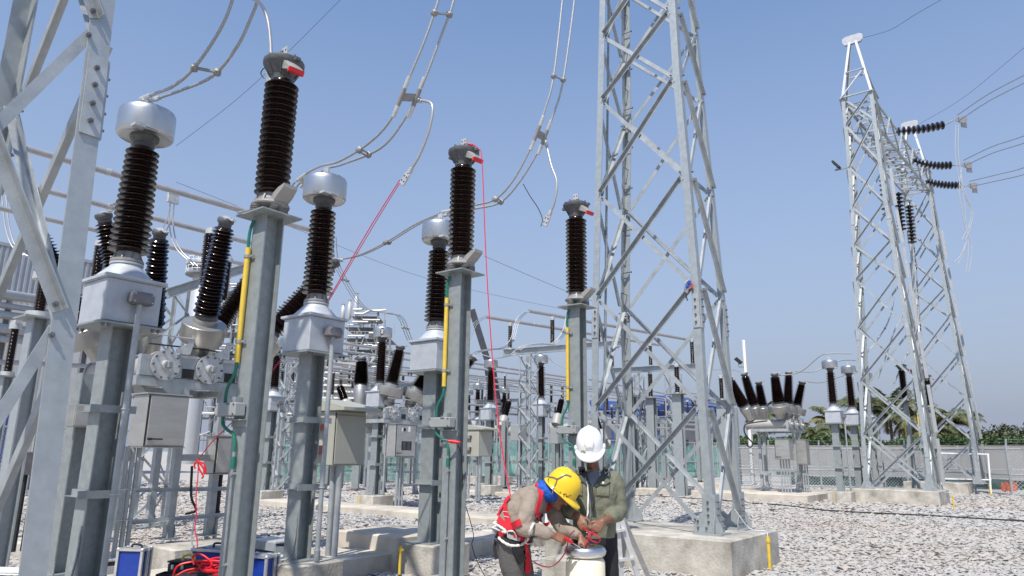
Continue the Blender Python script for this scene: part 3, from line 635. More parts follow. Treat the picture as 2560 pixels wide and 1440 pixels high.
def make_breaker(label, g, flz, sp, tops_e, tops_l, tank_len=1.75, seg=24, e_off=(.42, .42, .42)):
    """g = world location of the flange of phase one; poles spaced sp along R; tanks run away along -E2"""
    t = thing('circuit_breaker', label, 'circuit breaker', (g.x, g.y, 0), ROT, None)
    inv = wm(t).inverted()
    for k in range(3):
        y = sp * k
        b = MB(); b.lathe([(0, -.02), (.17, -.02), (.205, .0), (.205, .10), (.235, .10), (.235, .16), (.205, .165), (.205, tank_len - .05), (.235, tank_len - .05), (.235, tank_len), (.15, tank_len + .05), (0, tank_len + .06)], 28, (0, y, flz), (-1, 0, 0)); tk = part(t, 'tank', b, M['tankp'])
        b = MB(); b.lathe([(0, .045), (.055, .045), (.075, .03), (.075, .0), (.235, .0), (.235, -.025), (0, -.025)], 28, (.03, y, flz), (1, 0, 0)); fl = part(tk, 'end_flange', b, M['alu'])
        for i in range(10):
            a = i * math.pi / 5; o = bpy.data.objects.new('bolt', BOLT); COL.objects.link(o); o.parent = tk; o.location = (.03, y + .205 * math.cos(a), flz + .205 * math.sin(a)); o.rotation_euler = (0, math.pi / 2, 0)
        b = MB(); b.box((.10, y + .02, flz + .0), (.07, .075, .10), bev=.01); b.cyl((.06, y, flz), (.10, y, flz), .055, n=14); b.tube([(.12, y + .02, flz - .05), (.13, y + .03, flz - .12), (.07, y + .05, flz - .2)], .008, 6, smooth=4); part(tk, 'density_sensor', b, M['galvd'])
        for tp, off in ((tops_e[k], e_off[k]), (tops_l[k], tank_len - .28)):
            if tp is None: continue
            q = inv @ Vector(tp); root = Vector((-off, y, flz + .08)); ax = (q - root).normalized()
            bu = bushing(t, root + ax * .80, q, seg, big=(off < 1 or (k == 0 and tank_len > 2.2)))
            if seg < 20: bu.matrix_basis = bu.matrix_basis @ Matrix.Diagonal((1.28, 1.28, 1, 1))
    # mechanism beam between the flanges, linkage rods, support frame
    b = MB(); b.box((-.06, sp, flz - .02), (.10, sp * 2 + .75, .32)); part(t, 'mechanism_beam', b, M['galv2'])
    for y in (sp * .5, sp * 1.5):
        b = MB(); b.box((-.012, y + .02, flz - .10), (.012, .20, .15)); part(t, 'inspection_hole', b, M['black'])
        b = MB(); b.cyl((-.02, y - .14, flz + .17), (-.02, y + .16, flz + .17), .035, n=12); b.cyl((-.02, y - .18, flz + .17), (-.02, y + .2, flz + .17), .02, n=10); part(t, 'linkage_cylinder', b, M['alu'])
    b = MB(); b.cyl((.05, -.35, flz + .46), (.05, sp * 2 + .3, flz + .44), .012, n=8); part(t, 'tie_rod', b, M['alu'])
    b = MB(); b.tube([(.02, -.3, flz + .30), (.03, sp, flz + .31), (.0, sp * 2 + .3, flz + .26)], .012, 8, smooth=4); part(t, 'gas_pipe', b, M['black'])
    for y in (.35 * sp, 1.25 * sp):
        b = MB(); b.prism([(-.13, .06), (.10, .06), (.12, .14), (.16, .30), (.16, .34), (.06, .34), (.04, .22), (-.13, .13)], (.03, y, flz + .14), (0, 1, 0), Z, (.016, 0, 0)); part(t, 'crank_plate', b, M['alu'])
    fz = flz - .26
    for x in (-.08, -tank_len + .35):
        b = MB(); b.box((x, sp, fz), (.12, sp * 2 + .8, .14)); part(t, 'cross_beam', b, M['galv2'])
    for y in (-.28, sp * 2 + .28):
        b = MB(); b.box((-tank_len / 2 + .1, y, fz - .002), (tank_len - .4, .10, .12)); part(t, 'side_beam', b, M['galv2'])
    for x in (-.08, -tank_len + .35):
        for y in (sp - .33, sp + .33):
            b = MB(); b.box((x, y, (fz - .07) / 2 + .15), (.12, .11, fz - .07 - .3)); lg = part(t, 'support_leg', b, M['galv2'])
            for sg in (-1, 1):
                b = MB(); b.prism([(0, 0), (.09, 0), (0, .2)], (x + .05, y + sg * .056, .31), (1, 0, 0), Z, (0, .01 * sg, 0)); part(lg, 'foot_gusset', b, M['galv'])
            b = MB(); b.box((x, y, .305), (.30, .26, .02)); part(lg, 'foot_plate', b, M['galv'])
            sgn = -1 if y < sp else 1
            b = MB(); b.prism([(.0, .0), (.0, -.28), (.06, -.28), (.30, -.04), (.30, 0)], (x + .055, y + sgn * .057, fz - .068), (0, sgn, 0), Z, (-.02, 0, 0)); part(t, 'knee_plate', b, M['galv2'])
    for z in (.55, 1.0):
        b = MB(); b.angle((.0, sp - 1.0, z), (.0, sp + .75, z + (.03 if z < .8 else -.02)), .06, .006, Z, (1, 0, 0)); part(t, 'cable_rail', b, M['galv2'])
    b = MB(); b.box((-.08, sp, 1.5), (.10, .56, .10)); part(t, 'brace_bar', b, M['galv2'])
    return t
# left breaker: flange of phase one and bushing tops measured on the photo
F1 = Vector((-5.39, 11.0, 0)); 
TE = [atz(257, 530, 5.22), atz(566, 545, 5.25), atz(838, 652, 5.15)]
TL = [atz(88, 565, 5.15), atz(400, 580, 5.25), atz(634, 684, 5.15)]
CB = make_breaker('left circuit breaker with tilted brown bushings behind the first transformer', F1, 2.9, .73, TE, TL, 2.35, e_off=(.95, .42, .42))
ct_ = wm(CB).inverted()
def loc(px, py, e_off):      # point on the plane x = e_off of the breaker frame
    p0 = wm(CB) @ Vector((e_off, 0, 0)); return ct_ @ atplane(px, py, p0, E2)
# control cabinets: big one left with black lever, smaller stainless one right
a = loc(375, 985, .30); b2 = loc(462, 1118, .30)
cabinet(CB, 'control_cabinet', (.10, (a.y + b2.y) / 2 - .03, (a.z + b2.z) / 2), (.46, abs(b2.y - a.y), abs(a.z - b2.z)), 'e')
for i in range(3):
    y = a.y - .10 + i * .085; mb = MB(); mb.cyl((.05, y, -.1), (.05, y, b2.z), .034, n=12); part(CB, 'cable_conduit', mb, M['galv2'])
for z in (.62, 1.05):
    mb = MB(); mb.tube([(.09, a.y - .17, z), (.095, a.y - .02, z), (.09, a.y + .14, z)], .008, 6); part(CB, 'conduit_strap', mb, M['alu'])
c = loc(545, 1095, .1); d = loc(600, 1180, .1)
cabinet(CB, 'marshalling_box', (-.1, (c.y + d.y) / 2 + .05, (c.z + d.z) / 2), (.3, abs(d.y - c.y) + .1, abs(c.z - d.z) + .05), 'e', handle=False)
for y in (c.y + .10, c.y + .24):
    mb = MB(); mb.cyl((-.1, y, .55), (-.1, y, d.z), .034, n=12); mb.cyl((-.1, y, .58), (-.1, y, .66), .045, n=12); part(CB, 'black_hose', mb, M['black']); mb = MB(); mb.cyl((-.1, y, -.1), (-.1, y, .55), .034, n=12); part(CB, 'cable_conduit', mb, M['galv2'])
mb = MB(); mb.tube([loc(480, 1165, .07), loc(478, 1240, .08), loc(490, 1275, .06), loc(465, 1285, -.2)], .02, 8, smooth=5); part(CB, 'loose_black_cable', mb, M['black'])
for yy in (-.1, .55):
    mb = MB(); q = ct_ @ W3(-2.1, yy - .05, .3); mb.tube([q + Vector((-.1, 0, .35)), q + Vector((-.08, -.02, .1)), q + Vector((.12, -.1, .02)), q + Vector((.13, -.12, -.03))], .011, 8, smooth=4); part(CB, 'earth_lead', mb, M['galvd'])
mb = MB(); q = atz(402, 1372, .27); mb.cyl(q - Z * .6, q, .024, n=12); mb.cyl(q - Z * .12, q - Z * .07, .033, n=12); part(CB, 'yellow_pipe', mb, M['yellow'], True)
# right breaker, seen side-on
GR = W3(-3.3, 25.0); 
TRE = [aty(1936, 935, 31.0), aty(1972, 929, 31.8), aty(2006, 954, 32.6)]
TRL = [aty(1822, 945, 31.8), aty(1859, 930, 32.6), aty(1896, 953, 33.4)]
CBR = make_breaker('right hand circuit breaker with six bushings in front of the coconut palms', aty(1978, 1060, 31.3), aty(1978, 1060, 31.3).z, .85, TRE, TRL, 1.95, 16)
ctr = wm(CBR).inverted()
a = ctr @ aty(1962, 1115, 31.6)
fz = a.z
cabinet(CBR, 'control_cabinet', (-.32, -.25, fz - .15), (.62, .5, .85), 's'); cabinet(CBR, 'marshalling_box', (.12, .9, fz - .25), (.5, .5, 1.05), 's', handle=False)
for i in range(4):
    mb = MB(); mb.cyl((-.5 + i * .12, -.25, -.1), (-.5 + i * .12, -.25, fz - .55), .035, n=8); part(CBR, 'cable_conduit', mb, M['galv2'])
    mb = MB(); mb.cyl((-.02 + i * .1, .9, -.1), (-.02 + i * .1, .9, fz - .75), .03, n=8); part(CBR, 'cable_conduit', mb, M['galv2'])
mb = MB(); mb.box((-1.0, .4, .95), (1.7, .1, .14)); part(CBR, 'cable_rail', mb, M['galv2'])
mb = MB(); mb.tube([ctr @ aty(x, y, 30.8) for x, y in ((1918, 1052), (1880, 1057), (1863, 1062), (1861, 1080), (1872, 1097), (1882, 1108), (1876, 1118), (1866, 1112))], .03, 8, smooth=5); part(CBR, 'black_hose', mb, M['black'])
# middle breaker, partly hidden by the second arrester
GM = aty(1000, 1035, 23.5)
TME = [aty(1001, 868, 23.6), aty(1075, 915, 24.3), aty(1185, 893, 24.6)]
TML = [aty(905, 893, 24.6), None, None]
CBM = make_breaker('middle circuit breaker with its rating plate cabinet, behind the third transformer', aty(985, 1032, 23.3), aty(985, 1032, 23.3).z, .85, TME, TML, 1.95, 16)
ctm = wm(CBM).inverted()
a = ctm @ atplane(985, 1060, wm(CBM) @ Vector((.3, 0, 0)), E2); d = ctm @ atplane(1042, 1142, wm(CBM) @ Vector((.3, 0, 0)), E2)
cabinet(CBM, 'control_cabinet', (.1, (a.y + d.y) / 2, (a.z + d.z) / 2), (.4, abs(a.y - d.y) * .82, abs(a.z - d.z)), 'e', plate=True, gauge=True)
for i in range(3):
    y = (a.y + d.y) / 2 - .12 + i * .13; mb = MB(); mb.cyl((.1, y, -.1), (.1, y, d.z), .038, n=8); part(CBM, 'cable_conduit', mb, M['galv2'])
# ---------------------------------------------------------------- conductors above the transformers (each curve lies in the vertical plane of its phase)
def in_plane(pts, p0, off): return [atplane(x, y, Vector((p0[0], p0[1], 0)) + R * off, R) for x, y in pts]
def sleeve(t, a, b, r=.028):
    mb = MB(); a = Vector(a); b = Vector(b); d = (b - a); prs = []
    for i in range(9):
        prs.append((a + d * (i / 8), r * (1.0 if i % 2 else .86)))
    mb.ring_loft(prs, 10); part(t, 'compression_sleeve', mb, M['alu'], True)
def spacer(t, a, b, r=.03):
    a = Vector(a); b = Vector(b); mb = MB(); d = (b - a).normalized(); n_ = d.orthogonal()
    mb.tube([a - d * .03 + n_ * .016, b + d * .03 + n_ * .016], .013, 8); mb.tube([a - d * .03 - n_ * .016, b + d * .03 - n_ * .016], .013, 8)
    for q in (a, b): mb.box(q, (.07, .06, .06), (d, n_, d.cross(n_)), bev=.012)
    part(t, 'spacer_clamp', mb, M['castl'], True)
def conductor(label, ct, L_, R_, sp, tail=None, tee=None, back=None, r=.0165, drop=None):
    t = thing('twin_conductor', label, 'conductor', Vector((ct[0], ct[1], 5.4)), ROT, 'twin conductors rising from the front transformers')
    A = spline(in_plane(L_, ct, -.10), 6); B = spline(in_plane(R_, ct, .10), 6)
    for q in (A, B): mb = MB(); mb.tube(q, r, 10); part(t, 'cable', mb, M['cond'], True)
    for i in sp: spacer(t, A[int(i * (len(A) - 1))], B[int(i * (len(B) - 1))])
    for q in (A, B): sleeve(t, q[0], q[4] if len(q) > 4 else q[-1])
    mb = MB(); mb.box((A[2] + B[2]) / 2 - Z * .02, ((A[2] - B[2]).length, .07, .02), ((A[2] - B[2]).normalized(), (A[2] - B[2]).normalized().cross(Z).normalized(), Z)); part(t, 'clamp_bar', mb, M['alu'], True); mb = MB(); mb.box(Vector((ct[0], ct[1], 5.43)), (.09, .03, .16), GA); part(t, 'tee_clamp', mb, M['alu'], True)
    if tee:
        i, = tee; a = A[int(i * (len(A) - 1))]; b = B[int(i * (len(B) - 1))]; d = (A[int(i * (len(A) - 1)) + 1] - A[int(i * (len(A) - 1)) - 1]).normalized(); n_ = (b - a).normalized()
        for q in (a, b): sleeve(t, q - d * .28, q - d * .10, .03); sleeve(t, q + d * .10, q + d * .28, .03)
        mb = MB(); mb.tube([a - d * .12, a + d * .12], .03, 10); mb.tube([b - d * .12, b + d * .12], .03, 10); mb.box((a + b) / 2, ((b - a).length, .11, .016), (n_, d, n_.cross(d))); mb.box(b + n_ * .03 - d * .03, (.07, .08, .035), (n_, d, n_.cross(d)), bev=.01); part(t, 'tee_plate', mb, M['castl'], True)
        if tail:
            tp = [b + n_ * .05 - d * .03] + in_plane(tail, ct, .12); mb = MB(); mb.tube(spline(tp, 6), .018, 10); part(t, 'tail_cable', mb, M['bus'], True)
            e = tp[-1]; dd = (tp[-1] - tp[-2]).normalized(); mb = MB(); mb.ring_loft([(tp[0] - n_ * .02, .035), (tp[0].lerp(tp[1], .25), .03)], 10); part(t, 'tail_ferrule', mb, M['alu'], True)
            x = dd.orthogonal(); mb = MB(); mb.ring_loft([(e - dd * .06, .028), (e + dd * .02, .034)], 10); mb.box(e + dd * .11 - R * .01, (.10, .028, .17), ((R.cross(dd)).normalized(), R, dd), bev=.006); lug = part(t, 'end_lug', mb, M['alu'], True)
            u = R.cross(dd).normalized(); mb = MB()
            for i_ in (-.025, .025):
                for j_ in (.075, .14): mb.cyl(e + dd * j_ + u * i_ - R * .027, e + dd * j_ + u * i_ - R * .0255, .011, n=8)
            part(t, 'bolt_holes', mb, M['black'], True)
    return t
conductor('twin conductor rising left of the tallest arrester from the first transformer', (-4.15, 7.35), [(352, 248), (390, 233), (432, 216), (478, 178), (522, 120), (560, 55), (584, -10), (610, -110)], [(376, 252), (412, 240), (452, 226), (532, 190), (592, 118), (626, 48), (644, 0), (668, -100)], (.46,), None, None)
conductor('twin conductor curving up over the middle transformer to a bolted tee plate', (-2.63, 9.3), [(742, 452), (775, 428), (805, 414), (850, 402), (922, 358), (976, 300), (1016, 210), (1062, 100), (1096, 0), (1120, -90)], [(752, 468), (785, 440), (822, 420), (858, 410), (952, 370), (1010, 300), (1056, 212), (1102, 92), (1132, 10), (1150, -80)], (.42, .86), [(1080, 262), (1074, 320), (1050, 385), (1024, 430)], (.64,))
conductor('twin conductor rising between the second and third arresters, with loose tail lug', (-1.21, 11.21), [(1105, 530), (1150, 522), (1190, 512), (1238, 498), (1282, 452), (1330, 362), (1362, 275), (1384, 190), (1406, 0), (1412, -90)], [(1110, 540), (1155, 528), (1192, 521), (1252, 505), (1302, 450), (1348, 372), (1384, 285), (1408, 200), (1436, 0), (1444, -90)], (.34, .78), [(1378, 412), (1392, 455), (1386, 505), (1374, 535)], (.60,))
# tail that is still bolted to the nearest arrester
t = thing('jumper_cable', 'pale jumper cable hanging down onto the tallest arrester', 'cable', (-2.3, 6.3, 5.3), ROT)
q = [aty(x, y, 6.2) for x, y in ((628, -5), (650, 8), (668, 45), (676, 100), (678, 168))]; mb = MB(); mb.tube(q, .017, 10, smooth=6); part(t, 'cable', mb, M['bus'], True)
mb = MB(); mb.ring_loft([(q[-1] + Z * .05, .024), (q[-1] - Z * .03, .03)], 10); mb.box(q[-1] - Z * .10 - E2 * .03, (.09, .02, .16), GA, bev=.004); part(t, 'end_lug', mb, M['alu'], True)
mb = MB(); mb.tube([aty(x, y, 6.18) for x, y in ((668, 168), (658, 172), (652, 184), (660, 196))], .005, 6, smooth=4); part(t, 'tie_wire', mb, M['black'], True)
# jumpers from the transformer heads back to the breaker bushings
def jumper(label, pts, Y0, Y1, r=.014, n=2, gap=.09, sp=(.5,), up=0):
    t = thing('jumper_cable', label, 'cable', aty(*pts[0], Y0), ROT); k = len(pts) - 1
    base = [aty(x, y, Y0 + (Y1 - Y0) * i / k) for i, (x, y) in enumerate(pts)]; cs = []
    for j in range(n):
        o = (j - (n - 1) / 2) * gap; c = spline([p + R * o + Z * (.3 * o) for p in base], 6); mb = MB(); mb.tube(c, r, 8); part(t, 'cable', mb, M['cond'], True); cs.append(c)
    for s in sp:
        if n > 1: spacer(t, cs[0][int(s * (len(cs[0]) - 1))], cs[-1][int(s * (len(cs[0]) - 1))])
    mb = MB(); mb.ring_loft([(base[-1], .03), (base[-1].lerp(base[-2], .12), .026)], 8); part(t, 'end_ferrule', mb, M['alu'], True); return t
jumper('jumper dropping from the first transformer head to the leftmost tilted bushing', [(352, 262), (330, 390), (326, 430), (312, 480), (296, 505), (280, 512)], 7.4, 10.6, n=2, gap=.05, sp=(.25,))
jumper('jumper from the middle transformer head to the tall bushing left of the near arrester', [(745, 455), (700, 505), (640, 522), (600, 532)], 9.6, 11.2)
jumper('jumper sagging from the third transformer head to the bushing behind the middle transformer', [(1105, 532), (1040, 562), (968, 606), (900, 638), (842, 650)], 11.3, 13.2, sp=(.5,))
# three tubular busbars high on the left
def tube_bus(label, a, b, z, r=.06, ext=(0, 0), group='tubular busbars'):
    p, q = atz(*a, z), atz(*b, z); d = (q - p); p = p - d * ext[0]; q = q + d * ext[1]
    t = thing('tubular_busbar', label, 'busbar', p, ROT, group); mb = MB(); mb.cyl(p, q, r, n=16); part(t, 'tube', mb, M['bus'], True); d.normalize()
    n_ = int((q - p).length / 3)
    for i in range(1, n_): c = p + d * (i * 3.0); mb = MB(); mb.cyl(c - d * .04, c + d * .04, r * 1.12, n=16); part(t, 'coupling_ring', mb, M['alu'], True)
    return p, q
A1 = tube_bus('topmost tubular busbar sloping behind the first transformer', (40, 364), (633, 534), 6.6, ext=(.35, .35))
A2 = tube_bus('second tubular busbar from the top at the far left', (0, 447), (450, 562), 6.6, ext=(.3, .6))
A3 = tube_bus('lowest of the three high tubular busbars at the far left', (0, 520), (235, 574), 6.6, ext=(.3, 2.2))
def dropper(label, pts, Y, n=2, gap=.08, r=.014):
    t = thing('dropper_cable', label, 'cable', aty(*pts[0], Y), ROT)
    for j in range(n):
        o = (j - (n - 1) / 2) * gap; mb = MB(); mb.tube([aty(x, y, Y) + R * o for x, y in pts], r, 8, smooth=5); part(t, 'cable', mb, M['bus'], True)
    c = aty(*pts[0], Y); mb = MB(); mb.box(c, (.06, .22, .14), GA, bev=.01); part(t, 'bus_clamp', mb, M['alu'], True); return t
dropper('white twin dropper hanging from the top busbar beside the tall bushing', [(432, 488), (428, 560), (444, 620), (490, 665)], 13.4)
dropper('dropper curving in front of the corrugated wall at far left', [(8, 470), (20, 575), (48, 630), (120, 655)], 15, r=.016)
dropper('dropper onto the vertical bushing behind the first transformer', [(432, 500), (424, 545), (408, 580)], 12.8, r=.010)
# triple conductors behind the middle transformer, falling over the numbered transformer
def multi(label, pts, Y0, Y1, n=3, gap=.12, r=.014, sp=(), group=None):
    t = thing('triple_conductor' if n == 3 else 'twin_conductor', label, 'conductor', aty(*pts[0], Y0), ROT, group); k = len(pts) - 1
    base = [aty(x, y, Y0 + (Y1 - Y0) * i / k) for i, (x, y) in enumerate(pts)]; cs = []
    for j in range(n):
        o = (j - (n - 1) / 2) * gap; c = spline([p + R * o for p in base], 6); mb = MB(); mb.tube(c, r, 6); part(t, 'cable', mb, M['cond'], True); cs.append(c)
    for s in sp: i = int(s * (len(cs[0]) - 1)); spacer(t, cs[0][i], cs[-1][i])
    return t
multi('triple conductor falling behind the middle transformer to the numbered transformer', [(832, 590), (838, 650), (862, 700), (905, 765), (960, 782), (1000, 792), (1025, 850), (1050, 875)], 20, 22.5, sp=(.3, .8))
multi('triple conductor sweeping from the left of the second arrester to a far transformer head', [(1170, 850), (1188, 810), (1213, 792)], 29, 32, sp=(.5,))
multi('triple conductor from the left end of the upper centre busbar to the far transformer', [(1318, 777), (1295, 800), (1280, 850), (1255, 870), (1232, 873), (1200, 878), (1185, 885)], 31, 29, sp=(.35,))
multi('triple conductor draped over the transformer right of the lattice column', [(1420, 790), (1410, 830), (1385, 858), (1350, 860), (1310, 866), (1280, 888)], 28, 27, sp=(.2, .9))
multi('twin conductor sagging left of the lattice column', [(1200, 885), (1240, 895), (1282, 888)], 28.5, 28, n=2, gap=.08)
multi('white jumper running right of the third arrester to the tower', [(1373, 895), (1385, 906), (1416, 921)], 27, 27, n=2, gap=.05)
# jumpers in the right hand bay
multi('twin jumper arching from the right breaker up to the nearest right transformer', [(1945, 938), (1985, 935), (2012, 922), (2050, 890), (2075, 884), (2130, 884)], 31, 30, n=2, gap=.06, r=.02)
multi('white jumper from the middle right bushing to the second right transformer', [(1975, 928), (2030, 930), (2055, 921), (2100, 902), (2140, 901)], 31.8, 32, n=2, gap=.05, r=.018)
multi('white jumper from the last right bushing toward the third right transformer', [(2010, 953), (2050, 957), (2090, 945), (2140, 930), (2180, 918)], 32.6, 34, n=2, gap=.05, r=.018)
multi('thin jumpers behind the right end of the central tower', [(1765, 925), (1805, 924), (1832, 925), (1850, 930)], 32.6, 32.6, n=2, gap=.08, r=.014)
# earth wires and far lines
def thinwire(label, pts, Y0, Y1, r=.008):
    k = len(pts) - 1; mb = MB(); mb.tube([aty(x, y, Y0 + (Y1 - Y0) * i / k) for i, (x, y) in enumerate(pts)], r, 5, smooth=5)
    return solid('overhead_wire', mb, M['thinw'], label, 'wire', aty(*pts[0], Y0), 0, 'thin overhead wires')
thinwire('thin dark wire crossing the sky behind the tallest arrester', [(860, -10), (720, 130), (590, 250), (440, 365)], 30, 34, .012)
thinwire('faint wire crossing the sky behind the middle transformer', [(440, 455), (760, 580), (1080, 700), (1440, 780)], 60, 90, .02)
thinwire('faint wire at right of the second arrester', [(1210, 640), (1420, 730), (1480, 752)], 60, 70, .02)
thinwire('earth wire leaving the near right tower peak', [(2152, 96), (2225, 75), (2290, 35), (2370, -10)], 30.6, 24, .010)
thinwire('earth wire leaving the farther right tower peak', [(2284, 318), (2400, 250), (2500, 170), (2565, 115)], 39, 32, .010)
# ---------------------------------------------------------------- middle and far equipment
CTN = make_ct('small far transformer with a black number 8 plate on its head', 'current transformers farther back', True)
def put_ct(src, label, base_px, top_px, zb=.3, first=False, rz=ROT, group='current transformers farther back'):
    p = atz(base_px[0], base_px[1], zb); zt = zat(p.x, p.y, top_px); s = (zt - zb) / 5.1
    if first: src.location = (p.x, p.y, zb); src.rotation_euler = (0, 0, rz); src.scale = (s, s, s); c = src
    else: c = copy_tree(src, (p.x, p.y, zb), rz, label, s)
    c['group'] = group
    return c, p
def ped(label, p, w=.45, z1=.3): 
    d = p - OG; e, r = d.dot(E2), d.dot(R); plinth(label, e - w, e + w, r - w, r + w, z1, group=None)
for src, lab, b, tpx, f in (
    (CTN, 'small far transformer with a black number 8 plate on its head', (935, 1237), 815, True),
    (CT, 'far transformer crossed by the hanging red rope', (1222, 1212), 897, False),
    (CT, 'far transformer directly right of the slender lattice column', (1352, 1206), 885, False),
    (CT, 'distant small transformer left of the red rope behind beige cabinets', (1190, 1190), 957, False),
    (CT, 'distant small transformer between the red rope and the lattice column', (1258, 1190), 966, False),
    (CT, 'distant transformer just right of the middle arrester pole', (1166, 1188), 972, False),
    (CT, 'transformer seen between the tallest arrester pole and the middle transformer', (663, 1225), 842, False)):
    c, p = put_ct(src, lab, b, tpx, first=f)
    ped('pedestal below the ' + lab.split(' with')[0].split(', ')[0].replace('half hidden behind the left side of the middle arrester rope', 'beside the red rope'), p)
for lab, b, tpx in (('nearest transformer of the right hand bay, with its grey box facing left', (2103, 1228), 898),
    ('second transformer of the right hand bay, close to the tower leg', (2150, 1222), 912),
    ('third transformer of the right hand bay, behind the tower braces', (2192, 1218), 930)):
    c, p = put_ct(CT, lab, b, tpx, group='current transformers in the right hand bay'); ped('pedestal under the ' + lab.split(',')[0], p)
for lab, b, tpx in (('left arrester of the right hand bay, seen through the near tower', (2288, 1222), 903), ('middle arrester of the right hand bay, hidden by the tower leg', (2322, 1218), 915), ('right arrester of the right hand bay, beside the tower leg ladder', (2350, 1213), 930)):
    p = atz(b[0], b[1], .3); s = (zat(p.x, p.y, tpx) - .3) / 5.08; c = copy_tree(LA, (p.x, p.y, .3), ROT, lab, s); c['group'] = 'surge arresters in the right hand bay'
# post insulators standing on steel columns
INS_P = insulator_mesh('insulator', 1.0, 24, .085, .125, alt=.8, hi=False, seg=12, m='porcb')
INS_PD = insulator_mesh('insulator', 1.0, 24, .085, .125, alt=.8, hi=False, seg=14, m='porc')
def post_ins(label, px_top, px_mid, px_bot, Y, wcol=.22, group='post insulators on steel columns', dark=False, wi=1.0, lean=0):
    """px_top/px_mid = insulator ends, px_bot = foot of the column (None when it stands on a beam)"""
    m = aty(*px_mid, Y); h = zat(m.x, m.y, px_top[1]) - m.z
    t = thing('post_insulator', label, 'post insulator', (m.x, m.y, m.z if px_bot is None else GZ), ROT, group)
    o = part(t, 'insulator', INS_PD if dark else INS_P, None); o.location = (0, 0, m.z - t.location.z + .05); o.scale = (wi * h / 1.35, wi * h / 1.35, h - .1)
    mb = MB(); mb.cyl(m - Z * .02, m + Z * .06, .11 * wi, n=12); part(t, 'base_fitting', mb, M['alu'], True)
    mb = MB(); mb.cyl(m + Z * (h - .06), m + Z * (h + .04), .10 * wi, n=12); mb.box(m + Z * (h + .07), (.22, .10, .06), GA); part(t, 'top_fitting', mb, M['alu'], True)
    if px_bot is not None:
        mb = MB(); mb.hbeam((m.x, m.y, GZ - .1), (m.x, m.y, m.z - .04), wcol, wcol * .8, .02, E2, R); part(t, 'support_column', mb, M['galvt'], True)
        mb = MB(); mb.box(m - Z * .03, (wcol * 1.9, wcol * 1.9, .025), GA); part(t, 'head_plate', mb, M['galv'], True)
    return t
def steel_col(label, top, bot, Y, w=.2, cap=.0, extra=None):
    a = aty(*top, Y); t = thing('steel_column', label, 'steel column', (a.x, a.y, GZ), ROT, 'plain steel columns'); mb = MB(); mb.hbeam((a.x, a.y, GZ - .1), a, w, w, .016, E2, R); part(t, 'column', mb, M['galv'], True)
    mb = MB(); mb.box((a.x, a.y, .02), (w * 1.8, w * 1.8, .03), GA); part(t, 'foot_plate', mb, M['galv'], True); return t
post_ins('brown post insulator on a column left of the leaning tower leg', (104, 690), (96, 792), (60, 1280), 9.6, .24, wi=1.5, dark=False)
post_ins('slim dark post insulator against the pale pipes at far left', (42, 815), (18, 938), (0, 1160), 12.5, .18, dark=True, wi=1.0)
steel_col('thick steel column behind the first transformer, left of its post', (222, 935), (180, 1310), 9.9, .26)
mb = MB(); q = aty(212, 1040, 9.7); t = thing('junction_cabinet', 'plain steel box fixed between columns behind the first transformer', 'cabinet', q, ROT); mb.box(q, (.22, .36, .30), GA, bev=.006); part(t, 'cabinet_body', mb, M['cab'], True); mb = MB(); mb.box(q + E2 * .116, (.012, .33, .27), GA, bev=.004); part(t, 'cover', mb, M['cab'], True)
mb = MB(); q = aty(80, 1158, 10.5); t = thing('junction_cabinet', 'small grey box low at the far left behind the leaning leg', 'cabinet', q, ROT); mb.box(q, (.2, .30, .32), GA, bev=.006); part(t, 'cabinet_body', mb, M['junc'], True)
for i in range(2): mb = MB(); mb.cyl(q + R * (.06 - .12 * i) - Z * .16, q + R * (.06 - .12 * i) - Z * 1.2, .035, n=8); part(t, 'cable_conduit', mb, M['black'], True)
for a in (('post insulator hidden behind the tall bushing, under the second busbar', (525, 580), (512, 720), None, 15.5), ('post insulator behind the lowest tilted bushing of the left breaker', (565, 650), (556, 760), None, 15.5), ('post insulator above the first transformer lid, left of its neck', (252, 610), (235, 730), None, 13.5)):
    post_ins(a[0], a[1], a[2], a[3], a[4], dark=True, wi=1.25, group='post insulators behind the left breaker')
for a in (('brown post insulator under the left end of the lower centre busbar', (1276, 812), (1275, 873), None, 31.6), ('brown post insulator under the upper centre busbar, right of the far transformer', (1381, 797), (1381, 862), None, 31.0),
          ('brown post insulator at the left leg of the central tower, under the upper busbar', (1498, 795), (1496, 858), None, 33.5), ('brown post insulator carrying a white jumper inside the central tower', (1531, 868), (1531, 920), None, 37),
          ('brown post insulator in the middle of the central tower, on the far beam', (1628, 862), (1627, 916), None, 38.5), ('brown post insulator near the right leg of the tower, ending the upper busbar', (1733, 852), (1732, 912), None, 39.2)):
    post_ins(*a[:5], wi=1.0, group='post insulators on the beams')
for a in (('tall column with brown insulator in the middle of the central tower', (1629, 932), (1627, 994), (1628, 1185), 38, .44), ('wider column with brown insulator right of centre inside the tower', (1692, 914), (1694, 984), (1703, 1200), 33, .44), ('column with brown insulator behind the back leg of the tower', (1569, 925), (1569, 988), (1572, 1190), 36, .45),
          ('dark insulator and column next to the back leg, slightly right of it', (1579, 948), (1579, 992), (1583, 1188), 38, .4), ('column with brown insulator just right of the tower, left of the right breaker', (1803, 943), (1805, 1000), (1812, 1205), 33, .45)):
    post_ins(a[0], a[1], a[2], a[3], a[4], a[5], wi=1.15)
